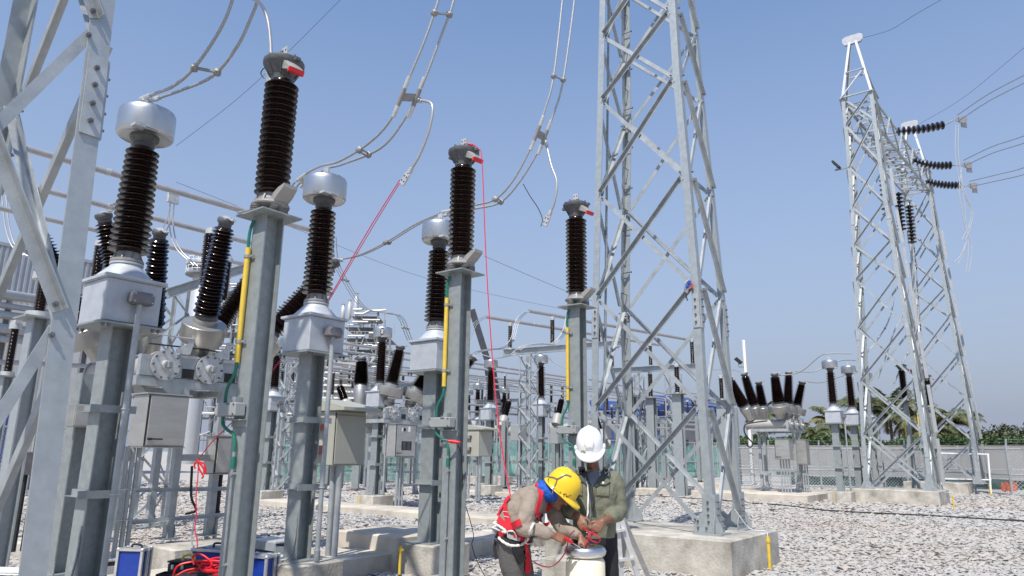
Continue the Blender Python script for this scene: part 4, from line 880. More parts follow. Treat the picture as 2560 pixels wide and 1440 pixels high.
DL = ['tiny brown insulator on the far louvred building side, right of the middle transformer conduit', 'tiny insulator between the numbered transformer and the middle breaker bushing', "tiny insulator directly left of the middle arrester's yellow sleeve", 'tiny insulator right of the red rope, below the lower centre busbar', 'tiny insulator left of the red rope, behind the small far transformer', 'tiny insulator just left of the slender lattice column', 'tiny insulator right of the far transformer by the lattice column', 'tiny insulator near the back leg of the central tower, above the blue awning', 'tiny insulator in the middle of the tower, above the blue awning', 'tiny insulator by the right leg of the tower, above the blue awning', "tiny low insulator left of the tower's back leg, above the green netting", "tiny low insulator touching the tower's back leg, above the green netting", 'tiny low insulator inside the tower, on the left one of the lower pair', 'tiny low insulator inside the tower, on the right one of the lower pair', "tiny low insulator near the tower's right leg, above the white shed", 'tiny insulator low between the far transformer and the third arrester pole', 'tiny insulator low beside the red rope, left of the far transformer box', 'tiny insulator behind the conduit of the middle transformer, upper one', "tiny insulator under the middle transformer's grey box, against the plant", 'tiny insulator behind the head of the transformer by the lattice column']
for k, (x, y0, y1, Y) in enumerate(((872, 918, 962, 44), (983, 905, 955, 40), (1045, 912, 945, 44), (1262, 938, 975, 44), (1205, 968, 1010, 47), (1320, 985, 1015, 50), (1404, 985, 1012, 50), (1606, 1000, 1030, 60), (1668, 1012, 1030, 62), (1720, 1003, 1035, 60), (1505, 1030, 1060, 60), (1530, 1015, 1052, 55), (1645, 1045, 1075, 62), (1668, 1050, 1080, 60), (1742, 1050, 1078, 60), (1388, 1015, 1050, 48), (1212, 990, 1020, 50), (830, 930, 990, 36), (820, 870, 920, 34), (1350, 930, 965, 44))):
    post_ins(DL[k], (x, y0), (x, y1), None, Y, group='small distant insulators', wi=.9)
# centre busbars
B1 = tube_bus('upper centre busbar running behind the central tower', (1322, 777), (1737, 852), 8.0, .085, (0, .02), 'centre tubular busbars')
B2 = tube_bus('lower centre busbar starting left of the red rope', (1215, 792), (1640, 861), 8.0, .085, (0, .02), 'centre tubular busbars')
B3 = tube_bus('third centre busbar visible inside the tower', (1440, 842), (1545, 868), 8.0, .085, (.1, .0), 'centre tubular busbars')
for i, (a, b) in enumerate((((850, 857), (1415, 943)), ((845, 876), (1415, 951)), ((850, 899), (1415, 966)), ((835, 920), (1415, 978)), ((840, 938), (1415, 990)), ((640, 893), (1000, 955)), ((640, 915), (1000, 968)))):
    tube_bus(('highest', 'second highest', 'third', 'fourth', 'fifth', 'upper left', 'lower left')[i] + ' of the thin parallel far busbars behind the middle transformer', a, b, 6.4 if i < 5 else 5.6, .06, (.02, .12), 'thin far busbars')
for i, (a, b) in enumerate((((1480, 950), (1800, 1010)), ((1480, 972), (1790, 1015)), ((1480, 990), (1740, 1018)))):
    tube_bus(('first', 'second', 'third')[i] + ' thin busbar seen through the central tower, counted downward', a, b, 6.6, .06, (.02, .1), 'thin busbars inside the tower')
# lattice columns and beams
def lattice_col(label, px_top, px_bot, Y, w=.55, n=9, group='slender lattice columns'):
    tp = aty(*px_top, Y); t = thing('lattice_column', label, 'lattice column', (tp.x, tp.y, GZ), ROT, group); c = Vector((tp.x, tp.y, 0)); w /= 2
    for se in (-1, 1):
        for sr in (-1, 1): mb = MB(); q = c + E2 * (w * se) + R * (w * sr); mb.angle(q + Z * GZ, q + Z * tp.z, .08, .01, E2 * -se, R * -sr); part(t, 'leg', mb, M['galv2'], True)
    H = tp.z - .1
    for i in range(n):
        z0, z1 = .1 + H * i / n, .1 + H * (i + 1) / n
        if i % 2: z0, z1 = z1, z0
        for a, b, nr in ((E2, R, 1), (R, E2, 1)):
            for s in (-1, 1):
                mb = MB(); p, q = c + a * (w * s) - b * w + Z * z0, c + a * (w * s) + b * w + Z * z1; mb.angle(p, q, .05, .006, Z, a * s); part(t, 'lacing', mb, M['galv2'], True)
    return t
def beam(label, pts, Y0, Y1, h=.3):
    a, b = aty(*pts[0], Y0), aty(*pts[1], Y1); t = thing('steel_beam', label, 'steel beam', a, ROT, 'steel beams carrying insulators'); d = (b - a).normalized(); mb = MB(); mb.hbeam(a, b, .22, h, .02, d.cross(Z).normalized(), Z); part(t, 'beam', mb, M['galv2'], True); return t
lattice_col('slender lattice column left of the white helmet, below the lower busbar', (1322, 888), (1325, 1200), 31.5, .62, 10)
lattice_col('slender lattice column just inside the right side of the central tower', (1682, 935), (1690, 1190), 38, .7, 10)
lattice_col('slender lattice column near the back leg of the central tower', (1592, 935), (1592, 1190), 39, .6, 9)
lattice_col('short lattice column behind the insulators of the middle transformer', (722, 905), (722, 1100), 30, .6, 9)
lattice_col('broad lattice support behind the drum of the tall bushing', (425, 720), (420, 1100), 17, .7, 8)
beam('steel beam carrying insulators behind the third arrester', ((1258, 882), (1560, 858)), 31.6, 33.8); beam('far steel beam inside the central tower', ((1526, 928), (1742, 916)), 37, 39.2); beam('sloping grey beam behind the lowest bushing of the left breaker', ((415, 735), (640, 662)), 16.5, 17.8, .25)
for i, (x, y, Y) in enumerate(((880, 1000, 40), (985, 962, 40), (1250, 1000, 46), (1590, 1010, 50), (1700, 1045, 60), (1640, 1090, 55))):
    a = aty(x - 60, y + 4, Y - 1.5); b = aty(x + 60, y, Y + 1.5); t = thing('steel_beam', ('long beam among the busbars at the left of centre', 'beam under the small insulator left of the arrester', 'beam behind the rope and the distant transformers', 'beam at the back leg of the tower', 'beam below the blue awnings', 'low beam behind the green netting')[i], 'steel beam', a, ROT, 'far steel beams'); d = (b - a).normalized(); mb = MB(); mb.hbeam(a, b, .2, .22, .02, d.cross(Z).normalized(), Z); part(t, 'beam', mb, M['galv2'], True)
    for s in (.1, .9): c = a.lerp(b, s); mb = MB(); mb.hbeam((c.x, c.y, GZ), (c.x, c.y, c.z - .1), .18, .18, .016, E2, R); part(t, 'post', mb, M['galv'], True)
# big beige cabinet behind the middle transformer and two smaller ones farther off
def beige_cab(label, px, Y, w, d, h, posts=True, feet=None, rz=ROT, arms=True):
    c = aty(*px, Y); t = thing('control_cabinet', label, 'cabinet', (c.x, c.y, GZ), rz, 'beige control cabinets'); z0 = c.z - h / 2 - GZ; z1 = c.z + h / 2 - GZ
    mb = MB(); mb.box((0, 0, (z0 + z1) / 2), (w, d, h), bev=.01); part(t, 'cabinet_body', mb, M['beige'])
    mb = MB(); rings = []
    for x, hh in ((-w / 2 - .06, .20), (w / 2 + .26, .05)): rings.append([Vector((x, -d / 2 - .05, z1 + .002)), Vector((x, d / 2 + .05, z1 + .002)), Vector((x, d / 2 + .05, z1 + hh)), Vector((x, -d / 2 - .05, z1 + hh))])
    mb.section(rings); part(t, 'sloping_roof', mb, M['beige'])
    mb = MB(); mb.box((w / 2 + .008, 0, (z0 + z1) / 2 - .02), (.02, d - .05, h - .08), bev=.006); part(t, 'door', mb, M['beige'])
    mb = MB(); mb.box((w / 2 + .003, -d / 2 + .02, (z0 + z1) / 2), (.012, .012, h - .06)); part(t, 'door_seam', mb, M['black'])
    for i in range(2):
        mb = MB(); mb.cyl((.02 + .14 * i, -d * .18, -.1), (.02 + .14 * i, -d * .18, z0), .045, n=10); part(t, 'cable_conduit', mb, M['galv2'])
    for zf in (.28, .72):
        mb = MB(); mb.box((-w * .32, -d / 2 - .05, z0 + h * zf), (.24, .09, .12)); br = part(t, 'fixing_bracket', mb, M['galvd'])
        mb = MB(); mb.box((-w * .32 + .122, -d / 2 - .06, z0 + h * zf), (.01, .10, .13)); part(br, 'red_end_cover', mb, M['red'] if 0 else M['rust'])
    return t
M['rust'] = mat('red_brown_cover', (.17, .045, .045), .6, 0, .2, 20)
beige_cab('large beige cabinet with sloping roof behind the middle transformer post', (852, 1096), 11.1, .42, .62, .80)
beige_cab('small beige cabinet left of the red rope', (1199, 1108), 28.0, .6, .8, 1.0); beige_cab('second small beige cabinet tucked beside the middle arrester pole', (1172, 1112), 29.6, .6, .8, .85)
# ---------------------------------------------------------------- insulator strings and line conductors on the right gantry
DISC = MB(); DISC.lathe([(0, -.075), (.045, -.07), (.05, -.03), (.09, -.02), (.15, .0), (.155, .012), (.14, .03), (.06, .045), (.045, .07), (0, .075)], 20); DISC = DISC.mesh('disc', M['disc'], sharp=60)
def string(label, pts, n, group, Ya, Yb, cond=None, tailn=2):
    k = len(pts) - 1; P = spline([aty(x, y, Ya + (Yb - Ya) * i / k) for i, (x, y) in enumerate(pts)], 10); t = thing('insulator_string', label, 'insulator string', P[0], 0, group)
    mb = MB(); mb.tube(P, .03, 8); part(t, 'core', mb, M['galvd'], True)
    AL = [0]
    for a_, b_ in zip(P, P[1:]): AL.append(AL[-1] + (b_ - a_).length)
    for i in range(n):
        s_ = (i + .6) / (n + .2) * AL[-1]; j = max(q for q in range(len(AL)) if AL[q] <= s_); j = min(j, len(P) - 2); f = j + (s_ - AL[j]) / (AL[j + 1] - AL[j]); p = P[j].lerp(P[min(j + 1, len(P) - 1)], f - j); d = (P[min(j + 1, len(P) - 1)] - P[j]).normalized() if j < len(P) - 1 else (P[-1] - P[-2]).normalized()
        o = bpy.data.objects.new('disc', DISC); COL.objects.link(o); o.parent = t; sc = 1.4
        o.matrix_basis = wm(t).inverted() @ Matrix.Translation(p) @ d.to_track_quat('Z', 'Y').to_matrix().to_4x4() @ Matrix.Scale(sc, 4)
    return t, P
def yoke(t, p, dx, s=1.0):
    mb = MB(); mb.prism([(0, -.05), (.35, -.22), (.55, -.1), (.62, .12), (.5, .18), (.1, .1)], p - R * .02, Vector((1, 0, 0)), Z, R * .05)
    part(t, 'yoke_plate', mb, M['castl'], True); mb = MB()
    for i in range(4): mb.cyl(p + Vector((.28, 0, -.20 - .07 * i)) - R * .1, p + Vector((.52, 0, -.16 - .07 * i)) + R * .1, .03, n=6)
    part(t, 'jumper_clamp', mb, M['castl'], True)
for lab, pts, n, c0, Ya, Yb in (('highest dark insulator string reaching right from the gantry beam', [(2238, 330), (2262, 327), (2310, 322), (2362, 312)], 10, ((2395, 295), (2470, 245), (2560, 198)), 31.8, 31.5),
    ('middle dark insulator string reaching right from the gantry beam', [(2282, 398), (2300, 407), (2340, 414), (2380, 413)], 10, ((2410, 408), (2480, 375), (2562, 348)), 34.3, 34),
    ('lowest dark insulator string reaching right from the gantry beam', [(2314, 452), (2332, 458), (2370, 463), (2402, 463)], 10, ((2425, 460), (2490, 445), (2562, 427)), 36.8, 36.5)):
    t, P = string(lab, pts, n, 'tension insulator strings', Ya, Yb)
    e = P[-1]; mb = MB(); mb.tube([e, aty(c0[0][0] - 12, c0[0][1] + 6, Yb)], .035, 6); part(t, 'link', mb, M['galvd'], True); yoke(t, aty(c0[0][0] - 8, c0[0][1] + 4, Yb), 1)
    w = thing('line_conductor', 'twin line conductor running off to the right from the ' + lab.split(' dark')[0] + ' string', 'conductor', aty(*c0[0], Yb), 0, 'line conductors leaving to the right')
    for s in (-.5, .5): mb = MB(); mb.tube([aty(x, y, Yb - i * 3) + Z * (.32 * s) for i, (x, y) in enumerate(c0)] + [aty(c0[2][0] + 60, c0[2][1] - 32, Yb - 8) + Z * (.32 * s)], .022, 6, smooth=4); part(w, 'cable', mb, M['cond'], True)
for lab, pts, n in (('left hanging insulator string inside the right gantry', [(2207, 432), (2214, 520), (2219, 540)], 9), ('middle hanging insulator string inside the right gantry', [(2246, 480), (2250, 530), (2255, 578)], 10), ('right hanging insulator string inside the right gantry', [(2272, 512), (2277, 560), (2281, 610)], 11)):
    t, P = string(lab, pts, n, 'hanging insulator strings', 34.5, 34.5)
# loose white tails hanging from the top string
t = thing('hanging_cable', 'bundle of loose white cables hanging from the highest string', 'cable', aty(2394, 310, 31.5), 0)
for pts in ([(2390, 312), (2388, 380), (2400, 460), (2425, 520), (2424, 560), (2404, 600)], [(2396, 312), (2396, 390), (2412, 480), (2432, 530), (2422, 580), (2412, 600)], [(2400, 420), (2410, 500), (2415, 560), (2420, 600), (2420, 640), (2415, 682)], [(2404, 420), (2398, 480), (2412, 560), (2428, 610), (2428, 645), (2422, 680)]):
    mb = MB(); mb.tube([aty(x, y, 31.5) for x, y in pts], .021, 6, smooth=5); part(t, 'cable', mb, M['rail'], True)
for pts in ([(2418, 600), (2400, 640), (2385, 655)], [(2418, 600), (2402, 645), (2394, 660)]):
    mb = MB(); mb.tube([aty(x, y, 31.5) for x, y in pts], .018, 6, smooth=3); part(t, 'thin_cable', mb, M['cond'], True)
for lab, pts in (('thin twin drop line inside the near right tower, curving to the left', [(2218, 545), (2230, 640), (2235, 740), (2222, 800), (2200, 840), (2165, 885)]), ('thin twin drop line inside the right gantry, in the middle', [(2258, 580), (2272, 700), (2258, 780), (2235, 830), (2215, 890), (2195, 945)]), ('thin twin drop line under the right hanging string', [(2282, 612), (2290, 720), (2296, 800), (2275, 870), (2260, 900), (2235, 960)])):
    multi(lab, pts, 34.5, 34, n=2, gap=.14, r=.018, sp=(.3, .7), group='drop lines inside the right gantry')
# ---------------------------------------------------------------- fences
def wires_quad(mb, o, ux, w, h, st, th=.006):
    """diagonal chain-link wires filling a w x h panel"""
    ux = ux.normalized(); n = int((w + h) / st)
    for s in (1, -1):
        for i in range(n + 1):
            x0 = i * st - (h if s > 0 else 0); a0, z0, a1, z1 = x0, 0, x0 + s * h, h
            if s < 0: a0 = i * st; a1 = a0 - h
            if a0 > w or a1 > w or a0 < 0 or a1 < 0:
                def clip(a, z, b, y):
                    if a < 0: z += (0 - a) / (b - a) * (y - z); a = 0
                    if a > w: z += (w - a) / (b - a) * (y - z); a = w
                    return a, z
                if (a0 < 0 and a1 < 0) or (a0 > w and a1 > w): continue
                A = clip(a0, z0, a1, z1); B = clip(a1, z1, a0, z0); a0, z0 = A; a1, z1 = B
            p, q = o + ux * a0 + Z * z0, o + ux * a1 + Z * z1
            if (q - p).length < .05: continue
            d = (q - p).normalized(); nn = d.cross(ux.cross(Z)).normalized() * th
            mb.add([p - nn, p + nn, q + nn, q - nn], [(0, 1, 2, 3)])
def fence(label, pts, h=2.4, st=.16, arm=True, net=False, th=.006, name='chain_link_fence', post=.048, zb=GZ):
    t = thing(name, label, 'fence', Vector((pts[0].x, pts[0].y, zb)), 0)
    for i, p in enumerate(pts):
        p = Vector((p.x, p.y, zb)); mb = MB(); mb.cyl(p - Z * .1, p + Z * (h + .06), post, n=8)
        if arm: mb.cyl(p + Z * (h + .05), p + Z * (h + .5) + Vector((.02, -.06, 0)), post * .9, n=8)
        part(t, 'fence_post', mb, M['galv2'], True)
        if i == len(pts) - 1: break
        q = Vector((pts[i + 1].x, pts[i + 1].y, zb)); u = q - p
        for z in (.08, h * .45, h):
            mb = MB(); mb.cyl(p + Z * z, q + Z * z, .036, n=6); part(t, 'rail', mb, M['galv2'], True)
        mb = MB(); wires_quad(mb, p + Z * .08, u, u.length, h - .1, st, th); part(t, 'wire_mesh', mb, M['galv2'], True, kind='stuff')
        if arm:
            mb = MB()
            for zz in (.2, .34, .48): mb.tube([p + Z * (h + zz), q + Z * (h + zz)], .008, 4)
            part(t, 'barbed_wire', mb, M['galvd'], True, kind='stuff')
        if net:
            mb = MB(); k = 14; hh = net
            d = u.normalized(); nn = Vector((-d.y, d.x, 0)); V = []
            for a in range(k + 1):
                for z in range(5): V.append(p + u * (a / k) + nn * (.05 + .035 * math.sin(a * 1.9 + z)) + Z * (.1 + hh * z / 4 + (.06 * math.sin(a * 1.3) if z == 4 else 0)))
            mb.add(V, [(a * 5 + z, a * 5 + 5 + z, a * 5 + 6 + z, a * 5 + 1 + z) for a in range(k) for z in range(4)]); part(t, 'green_netting', mb, M['net'], True)
    return t
def net_mat():
    m = mat('green_netting', (.13, .40, .34), .8, 0, .35, 1.4, detail=6); n = m.node_tree.nodes; l = m.node_tree.links; b = n['Principled BSDF']
    tr = n.new('ShaderNodeBsdfTransparent'); mx = n.new('ShaderNodeMixShader'); nz = n.new('ShaderNodeTexNoise'); nz.inputs['Scale'].default_value = 2.2; nz.inputs['Detail'].default_value = 7
    tc = n.new('ShaderNodeTexCoord'); l.new(tc.outputs['Object'], nz.inputs['Vector']); mr = n.new('ShaderNodeMapRange'); mr.inputs[1].default_value = .35; mr.inputs[2].default_value = .65; mr.inputs[3].default_value = .5; mr.inputs[4].default_value = .95
    l.new(nz.outputs[0], mr.inputs[0]); l.new(mr.outputs[0], mx.inputs[0]); l.new(tr.outputs[0], mx.inputs[1]); l.new(b.outputs[0], mx.inputs[2])
    l.new(mx.outputs[0], n['Material Output'].inputs[0]); return m
M['net'] = net_mat()
def along(a, b, k): return [a.lerp(b, i / k) for i in range(k + 1)]
fence('chain link fence with green netting behind the middle transformer', along(atz(600, 1212, GZ), atz(1130, 1203, GZ), 8), 2.6, .2, False, 2.3)
fence('chain link fence with green netting behind the lattice column and the workers', along(atz(1160, 1200, GZ), atz(1850, 1193, GZ), 10), 3.0, .26, False, 2.6)
fr = fence('fence with red mesh panels at the far left', along(atz(-40, 1240, GZ), atz(330, 1228, GZ), 4), 2.6, .18, False)
for x0 in (82, 104):
    p = atz(x0, 1236, GZ) + Vector((0, -.15, 0)); mb = MB()
    for i in range(6): mb.box(p + Vector((.09 * i, 0, 1.55)), (.03, .03, 1.5))
    for i in range(8): mb.box(p + Vector((.22, 0, .85 + i * .2)), (.48, .034, .03))
    part(fr, 'red_panel', mb, M['red'], True)
fence('tall galvanised fence with barbed wire behind the right breaker and right tower', [atz(x, y, GZ) for x, y in ((1850, 1216), (1927, 1217), (1990, 1218), (2055, 1219), (2126, 1220), (2198, 1221), (2272, 1222), (2352, 1224), (2440, 1232), (2532, 1240), (2700, 1246))], 2.35, .19, True, th=.0105, post=.055)
fence('low railing fence running in front of the concrete wall', along(atz(1850, 1205, GZ), atz(2760, 1222, GZ), 7), 1.15, .5, False, th=.004, name='railing')
# white gate leaf standing by the farther tower plinth
t = thing('white_gate', 'white tubular gate leaf beside the farther tower plinth', 'gate', atz(2480, 1237, GZ), 0); Yg = atz(2480, 1237, GZ).y
for nm, a, b, r in (('gate_frame', (2478, 1236), (2470, 1136), .045), ('gate_frame', (2472, 1136), (2345, 1133), .035), ('gate_frame', (2478, 1200), (2350, 1197), .03)):
    mb = MB(); mb.cyl(aty(*a, Yg), aty(*b, Yg + (.2 if b[0] < 2400 else 0)), r, n=8); part(t, nm, mb, M['white'], True)
t = thing('orange_barrier', 'crumpled orange netting lying behind the gate at far right', 'safety netting', atz(2520, 1228, GZ), 0); mb = MB(); V = []
for a in range(9):
    for z in range(5): V.append(aty(2503 + a * 5, 1205 + z * 6 + 3 * math.sin(a * 2.1 + z), Yg + 1.4 + .08 * math.sin(a * 3 + z * 2)))
mb.add(V, [(a * 5 + z, a * 5 + 5 + z, a * 5 + 6 + z, a * 5 + 1 + z) for a in range(8) for z in range(4)]); M['orange'] = mat('orange_net', (.55, .12, .05), .8, 0, .3, 12); part(t, 'netting', mb, M['orange'], True)
mb = MB(); V = []; a, b = atz(1990, 1213, GZ), atz(2700, 1230, GZ)
for i in range(40):
    for z in range(4): V.append(a.lerp(b, i / 39) + Vector((.04 * math.sin(i * 2.3 + z), 1.0 + .12 * math.sin(i * 1.1 + z * 2), GZ + .02 + z * .24 + .05 * math.sin(i * .9))))
mb.add(V, [(i * 4 + z, i * 4 + 4 + z, i * 4 + 5 + z, i * 4 + 1 + z) for i in range(39) for z in range(3)]); M['dknet'] = mat('dark_green_sheet', (.02, .055, .05), .7, 0, .3, 3)
solid('debris_netting', mb, M['dknet'], 'low strip of dark green debris netting along the foot of the right fence', 'netting', a, 0)
# ---------------------------------------------------------------- boundary wall, hedge, palms, trees
M['wallc'] = mat('grey_cast_wall', (.27, .268, .26), .9, 0, .07, .8, .1, 20)
WA, WB = aty(1780, 1117, 74), aty(2800, 1119, 56); d = (WB - WA); d.z = 0; n = 18; wt = 2.75
t = thing('boundary_wall', 'long plain concrete boundary wall below the hedge on the right', 'wall', (WA.x, WA.y, GZ), 0); u = d.normalized(); v = Vector((-u.y, u.x, 0))
for i in range(n):
    a = Vector((WA.x, WA.y, 0)) + d * (i / n); b = Vector((WA.x, WA.y, 0)) + d * ((i + 1) / n); mb = MB(); mb.box((a + b) / 2 + Z * (wt / 2 - .1), ((b - a).length - .22, .14, wt + .2), (u, v, Z)); part(t, 'wall_panel', mb, M['wallc'], True)
    mb = MB(); mb.box(a + Z * (wt / 2 - .08), (.21, .24, wt + .3), (u, v, Z)); part(t, 'wall_post', mb, M['wallc'], True)
    mb = MB(); mb.box((a + b) / 2 + Z * (wt + .035), ((b - a).length - .22, .2, .07), (u, v, Z)); part(t, 'coping', mb, M['wallc'], True)
def leaf_mat(nm, c, c2):
    m = bpy.data.materials.new(nm); m.use_nodes = True; n_ = m.node_tree.nodes; l = m.node_tree.links; b = n_['Principled BSDF']; b.inputs['Roughness'].default_value = .6
    g = n_.new('ShaderNodeNewGeometry'); cr = n_.new('ShaderNodeValToRGB'); cr.color_ramp.elements[0].color = c + (1,); cr.color_ramp.elements[1].color = c2 + (1,); l.new(g.outputs['Random Per Island'], cr.inputs[0]); l.new(cr.outputs[0], b.inputs['Base Color'])
    b.inputs['Subsurface Weight'].default_value = 0; return m
M['leaf'] = leaf_mat('hedge_leaves', (.022, .055, .012), (.075, .13, .03)); M['leaf2'] = leaf_mat('dry_tree_leaves', (.028, .042, .016), (.075, .085, .035)); M['palm'] = leaf_mat('palm_leaflets', (.045, .066, .024), (.14, .145, .055)); M['palmd'] = leaf_mat('dry_palm_leaflets', (.11, .10, .04), (.20, .17, .06)); M['bark'] = mat('palm_bark', (.16, .135, .11), .9, 0, .25, 6)
def leaves(mb, pts, s, rng):
    for p in pts:
        a = Vector((rng.normal(), rng.normal(), rng.normal())).normalized(); b = a.orthogonal().normalized(); c = a.cross(b); k = s * rng.uniform(.6, 1.3)
        p = Vector(p); mb.add([p - b * k, p + c * k * .5, p + b * k, p - c * k * .5], [(0, 1, 2, 3)])
rng = np.random.default_rng(5)
mb = MB(); P_ = []
for i in range(11000):
    f = rng.uniform(0, 1); top = .62 + .12 * math.sin(f * 23) + .12 * math.sin(f * 61) + .15 * math.sin(f * 9); h = rng.uniform(-1.0, 1) ; z = wt - .6 + (top + .9) * rng.beta(2, 1.6)
    P_.append(Vector((WA.x, WA.y, 0)) + d * f + v * rng.uniform(.8, 3.2) + Z * z)
leaves(mb, P_, .17, rng); solid('hedge', mb, M['leaf'], 'bushy green hedge growing along the top of the boundary wall', 'hedge', (WA.x, WA.y, 0), 0, kind='stuff')
def palm(label, px, py, Y, hgt_px, sc, seed):
    c = aty(px, py, Y); rg = random.Random(seed); t = thing('palm_tree', label, 'palm tree', (c.x, c.y, GZ), 0, 'coconut palms beyond the wall')
    mb = MB(); bx = rg.uniform(-.8, .8); H = c.z; mb.ring_loft([(Vector((c.x + bx * (1 - f) ** 2, c.y, GZ + (H - GZ) * f)), .24 - .1 * f + (.12 if f == 0 else 0)) for f in [i / 9 for i in range(10)]], 8); part(t, 'trunk', mb, M['bark'], True)
    NF = 26
    for i in range(NF):
        az = i * 2.4 + rg.uniform(-.3, .3); el = rg.uniform(-.2, 1.25) if i < NF - 5 else rg.uniform(-.9, -.3); L = sc * rg.uniform(.8, 1.1); mb = MB()
        hd = Vector((math.cos(az), math.sin(az), 0)); pts = []
        for k in range(9):
            f = k / 8; e = el - 1.5 * f * f; pts.append((pts[-1] + (hd * math.cos(e) + Z * math.sin(e)) * (L / 8)) if pts else Vector(c))
        mb.ring_loft([(p, .045 * (1 - k / 10)) for k, p in enumerate(pts)], 4)
        sd_ = Vector((-hd.y, hd.x, 0))
        for k in range(1, 42):
            f = k / 42 * 8; j = min(7, int(f)); p = pts[j].lerp(pts[j + 1], f - j); ll = L * .30 * math.sin(math.pi * min(.97, .12 + .85 * k / 42)) ; dr = (pts[j + 1] - pts[j]).normalized()
            for s in (-1, 1):
                q = p + sd_ * (s * ll * .72) + dr * ll * .45 - Z * ll * rg.uniform(.35, .75); w_ = dr * .05 * sc / 3; mb.add([p - w_, p + w_, q], [(0, 1, 2)])
        part(t, 'frond', mb, M['palmd'] if (i >= NF - 4 or rg.random() < .14) else M['palm'], True)
    return t
for i, (lab, px, py, sc) in enumerate((('tallest coconut palm, seen through the near right tower legs', 2222, 1018, 3.6), ('coconut palm left of the near right tower, behind the transformers', 2160, 1030, 3.3), ('dense coconut palm between the two right towers', 2385, 1058, 3.4), ('coconut palm at left, by the nearest right transformer', 2085, 1062, 3.2), ('yellowing coconut palm inside the near right tower', 2290, 1045, 3.1), ('small coconut palm behind the right breaker bushings', 1912, 1030, 2.3), ('low coconut palm left of the farther right tower', 2335, 1075, 2.6), ('tiny palm showing just right of the right breaker tank', 2010, 1080, 1.6), ('tiny palm beside the leftmost leaning barbed wire post', 2038, 1085, 1.6))):
    palm(lab, px, py, 84 - i * 1.5, 0, sc * 1.22, 11 + i)
def tree(label, px, ytop, ybot, Y, wpx, seed, m='leaf2', n=1500):
    rg = np.random.default_rng(seed); b = aty(px, ybot, Y); tp = aty(px, ytop, Y); H = tp.z; w = wpx / 1765 * Y / 2; t = thing('tree', label, 'tree', (b.x, b.y, GZ), 0, 'trees beyond the wall')
    mb = MB(); base = Vector((b.x, b.y, GZ)); fork = base + Z * (H * .45); mb.ring_loft([(base, .22), (fork, .13)], 7)
    cl = []
    for k in range(9):
        q = Vector((b.x + rg.uniform(-w, w) * .85, b.y + rg.uniform(-w, w) * .6, H * rg.uniform(.55, .93))); mb.ring_loft([(fork - Z * rg.uniform(0, .6), .08), (fork.lerp(q, .5) + Z * .2, .05), (q, .02)], 5); cl.append((q, rg.uniform(.35, .6) * w))
    part(t, 'trunk', mb, M['bark'], True); mb = MB(); P = []
    for k in range(n):
        q, r_ = cl[k % 9]; g_ = Vector((rg.normal(), rg.normal(), rg.normal() * .7)); P.append(q + g_ * (r_ * .55))
    leaves(mb, P, .2, rg); part(t, 'crown', mb, M[m], True, kind='stuff'); return t
for i, a in enumerate((('sparse dark tree at the far right edge above the wall', 2545, 1062, 1120, 66, 110), ('thin topped tree right of the farther gantry tower', 2506, 1058, 1118, 68, 60), ('low rounded tree right of the farther tower, above the wall', 2465, 1078, 1118, 70, 80), ('low spreading tree between the tower and the right fence post', 2425, 1086, 1120, 72, 60))): tree(a[0], a[1], a[2], a[3], a[4], a[5], 31 + i, n=1100)
# ---------------------------------------------------------------- buildings and plant in the distance
M['corr'] = mat('ribbed_cladding', (.36, .38, .41), .5, .3, .06, 1.5); M['wallw'] = mat('pale_rendered_wall', (.46, .455, .44), .8, 0, .07, 1.2); M['pipe'] = mat('pale_pipe_lagging', (.40, .40, .40), .45, .3, .08, 2); M['bluep'] = mat('blue_paint', (.025, .06, .23), .45, 0, .15, 2); M['frame'] = mat('plant_steel', (.20, .21, .225), .55, .3, .15, 1); M['cream2'] = mat('cream_louvre', (.40, .38, .33), .6, 0, .06, 2)
bl = thing('factory_building', 'pale factory building with ribbed grey cladding at the far left', 'building', aty(100, 1100, 46), ROT)
a = aty(0, 612, 46); h0 = aty(0, 728, 46).z; a0 = Vector((a.x, a.y, 0)) - R * 12; b0 = Vector((a.x, a.y, 0)) + R * 8.3; u = (b0 - a0); L = u.length; u.normalize(); nn = Vector((u.y, -u.x, 0)); zt = a.z
mb = MB(); k = int(L / .34); V = []
for i in range(k + 1):
    for f, dp in ((0, 0), (.4, 0), (.5, .07), (.9, .07)): V.append(a0 + u * ((i + f) * .34) + nn * dp)
N = len(V); mb.add([p + Z * h0 for p in V] + [p + Z * zt for p in V], [(i, i + 1, N + i + 1, N + i) for i in range(N - 1)]); part(bl, 'ribbed_cladding', mb, M['corr'], True)
mb = MB(); mb.box((a0 + b0) / 2 + Z * (h0 / 2 - .2) - nn * .35, (L, .6, h0), (u, nn, Z)); part(bl, 'lower_wall', mb, M['wallw'], True)
mb = MB(); mb.box((a0 + b0) / 2 + Z * (zt + .1) - nn * 3.2, (L + .3, 6.6, .22), (u, nn, Z)); part(bl, 'roof', mb, M['corr'], True)
mb = MB(); mb.box(b0 + Z * (zt / 2) - nn * 3.3, (.2, 6.2, zt), (u, nn, Z)); part(bl, 'end_wall', mb, M['corr'], True)
q = aty(14, 915, 46.2); mb = MB(); mb.box(Vector((q.x, q.y, 2.6)) + nn * .2, (1.2, .08, 5.2), (u, nn, Z)); part(bl, 'blue_door', mb, M['bluep'], True)
pr = thing('pipe_rack', 'stack of pale lagged pipes running along the factory at far left', 'pipe rack', aty(60, 1100, 30), ROT)
for i, (p, q, r_) in enumerate((((0, 735), (215, 765), .20), ((0, 762), (215, 795), .12), ((0, 786), (215, 815), .16), ((0, 822), (215, 848), .22), ((0, 846), (215, 868), .14), ((0, 905), (215, 915), .10))):
    A, B = aty(*p, 27), aty(*q, 33); dd = B - A; mb = MB(); mb.cyl(A - dd * .6, B + dd * .35, r_, n=10); part(pr, 'pipe', mb, M['pipe'], True)
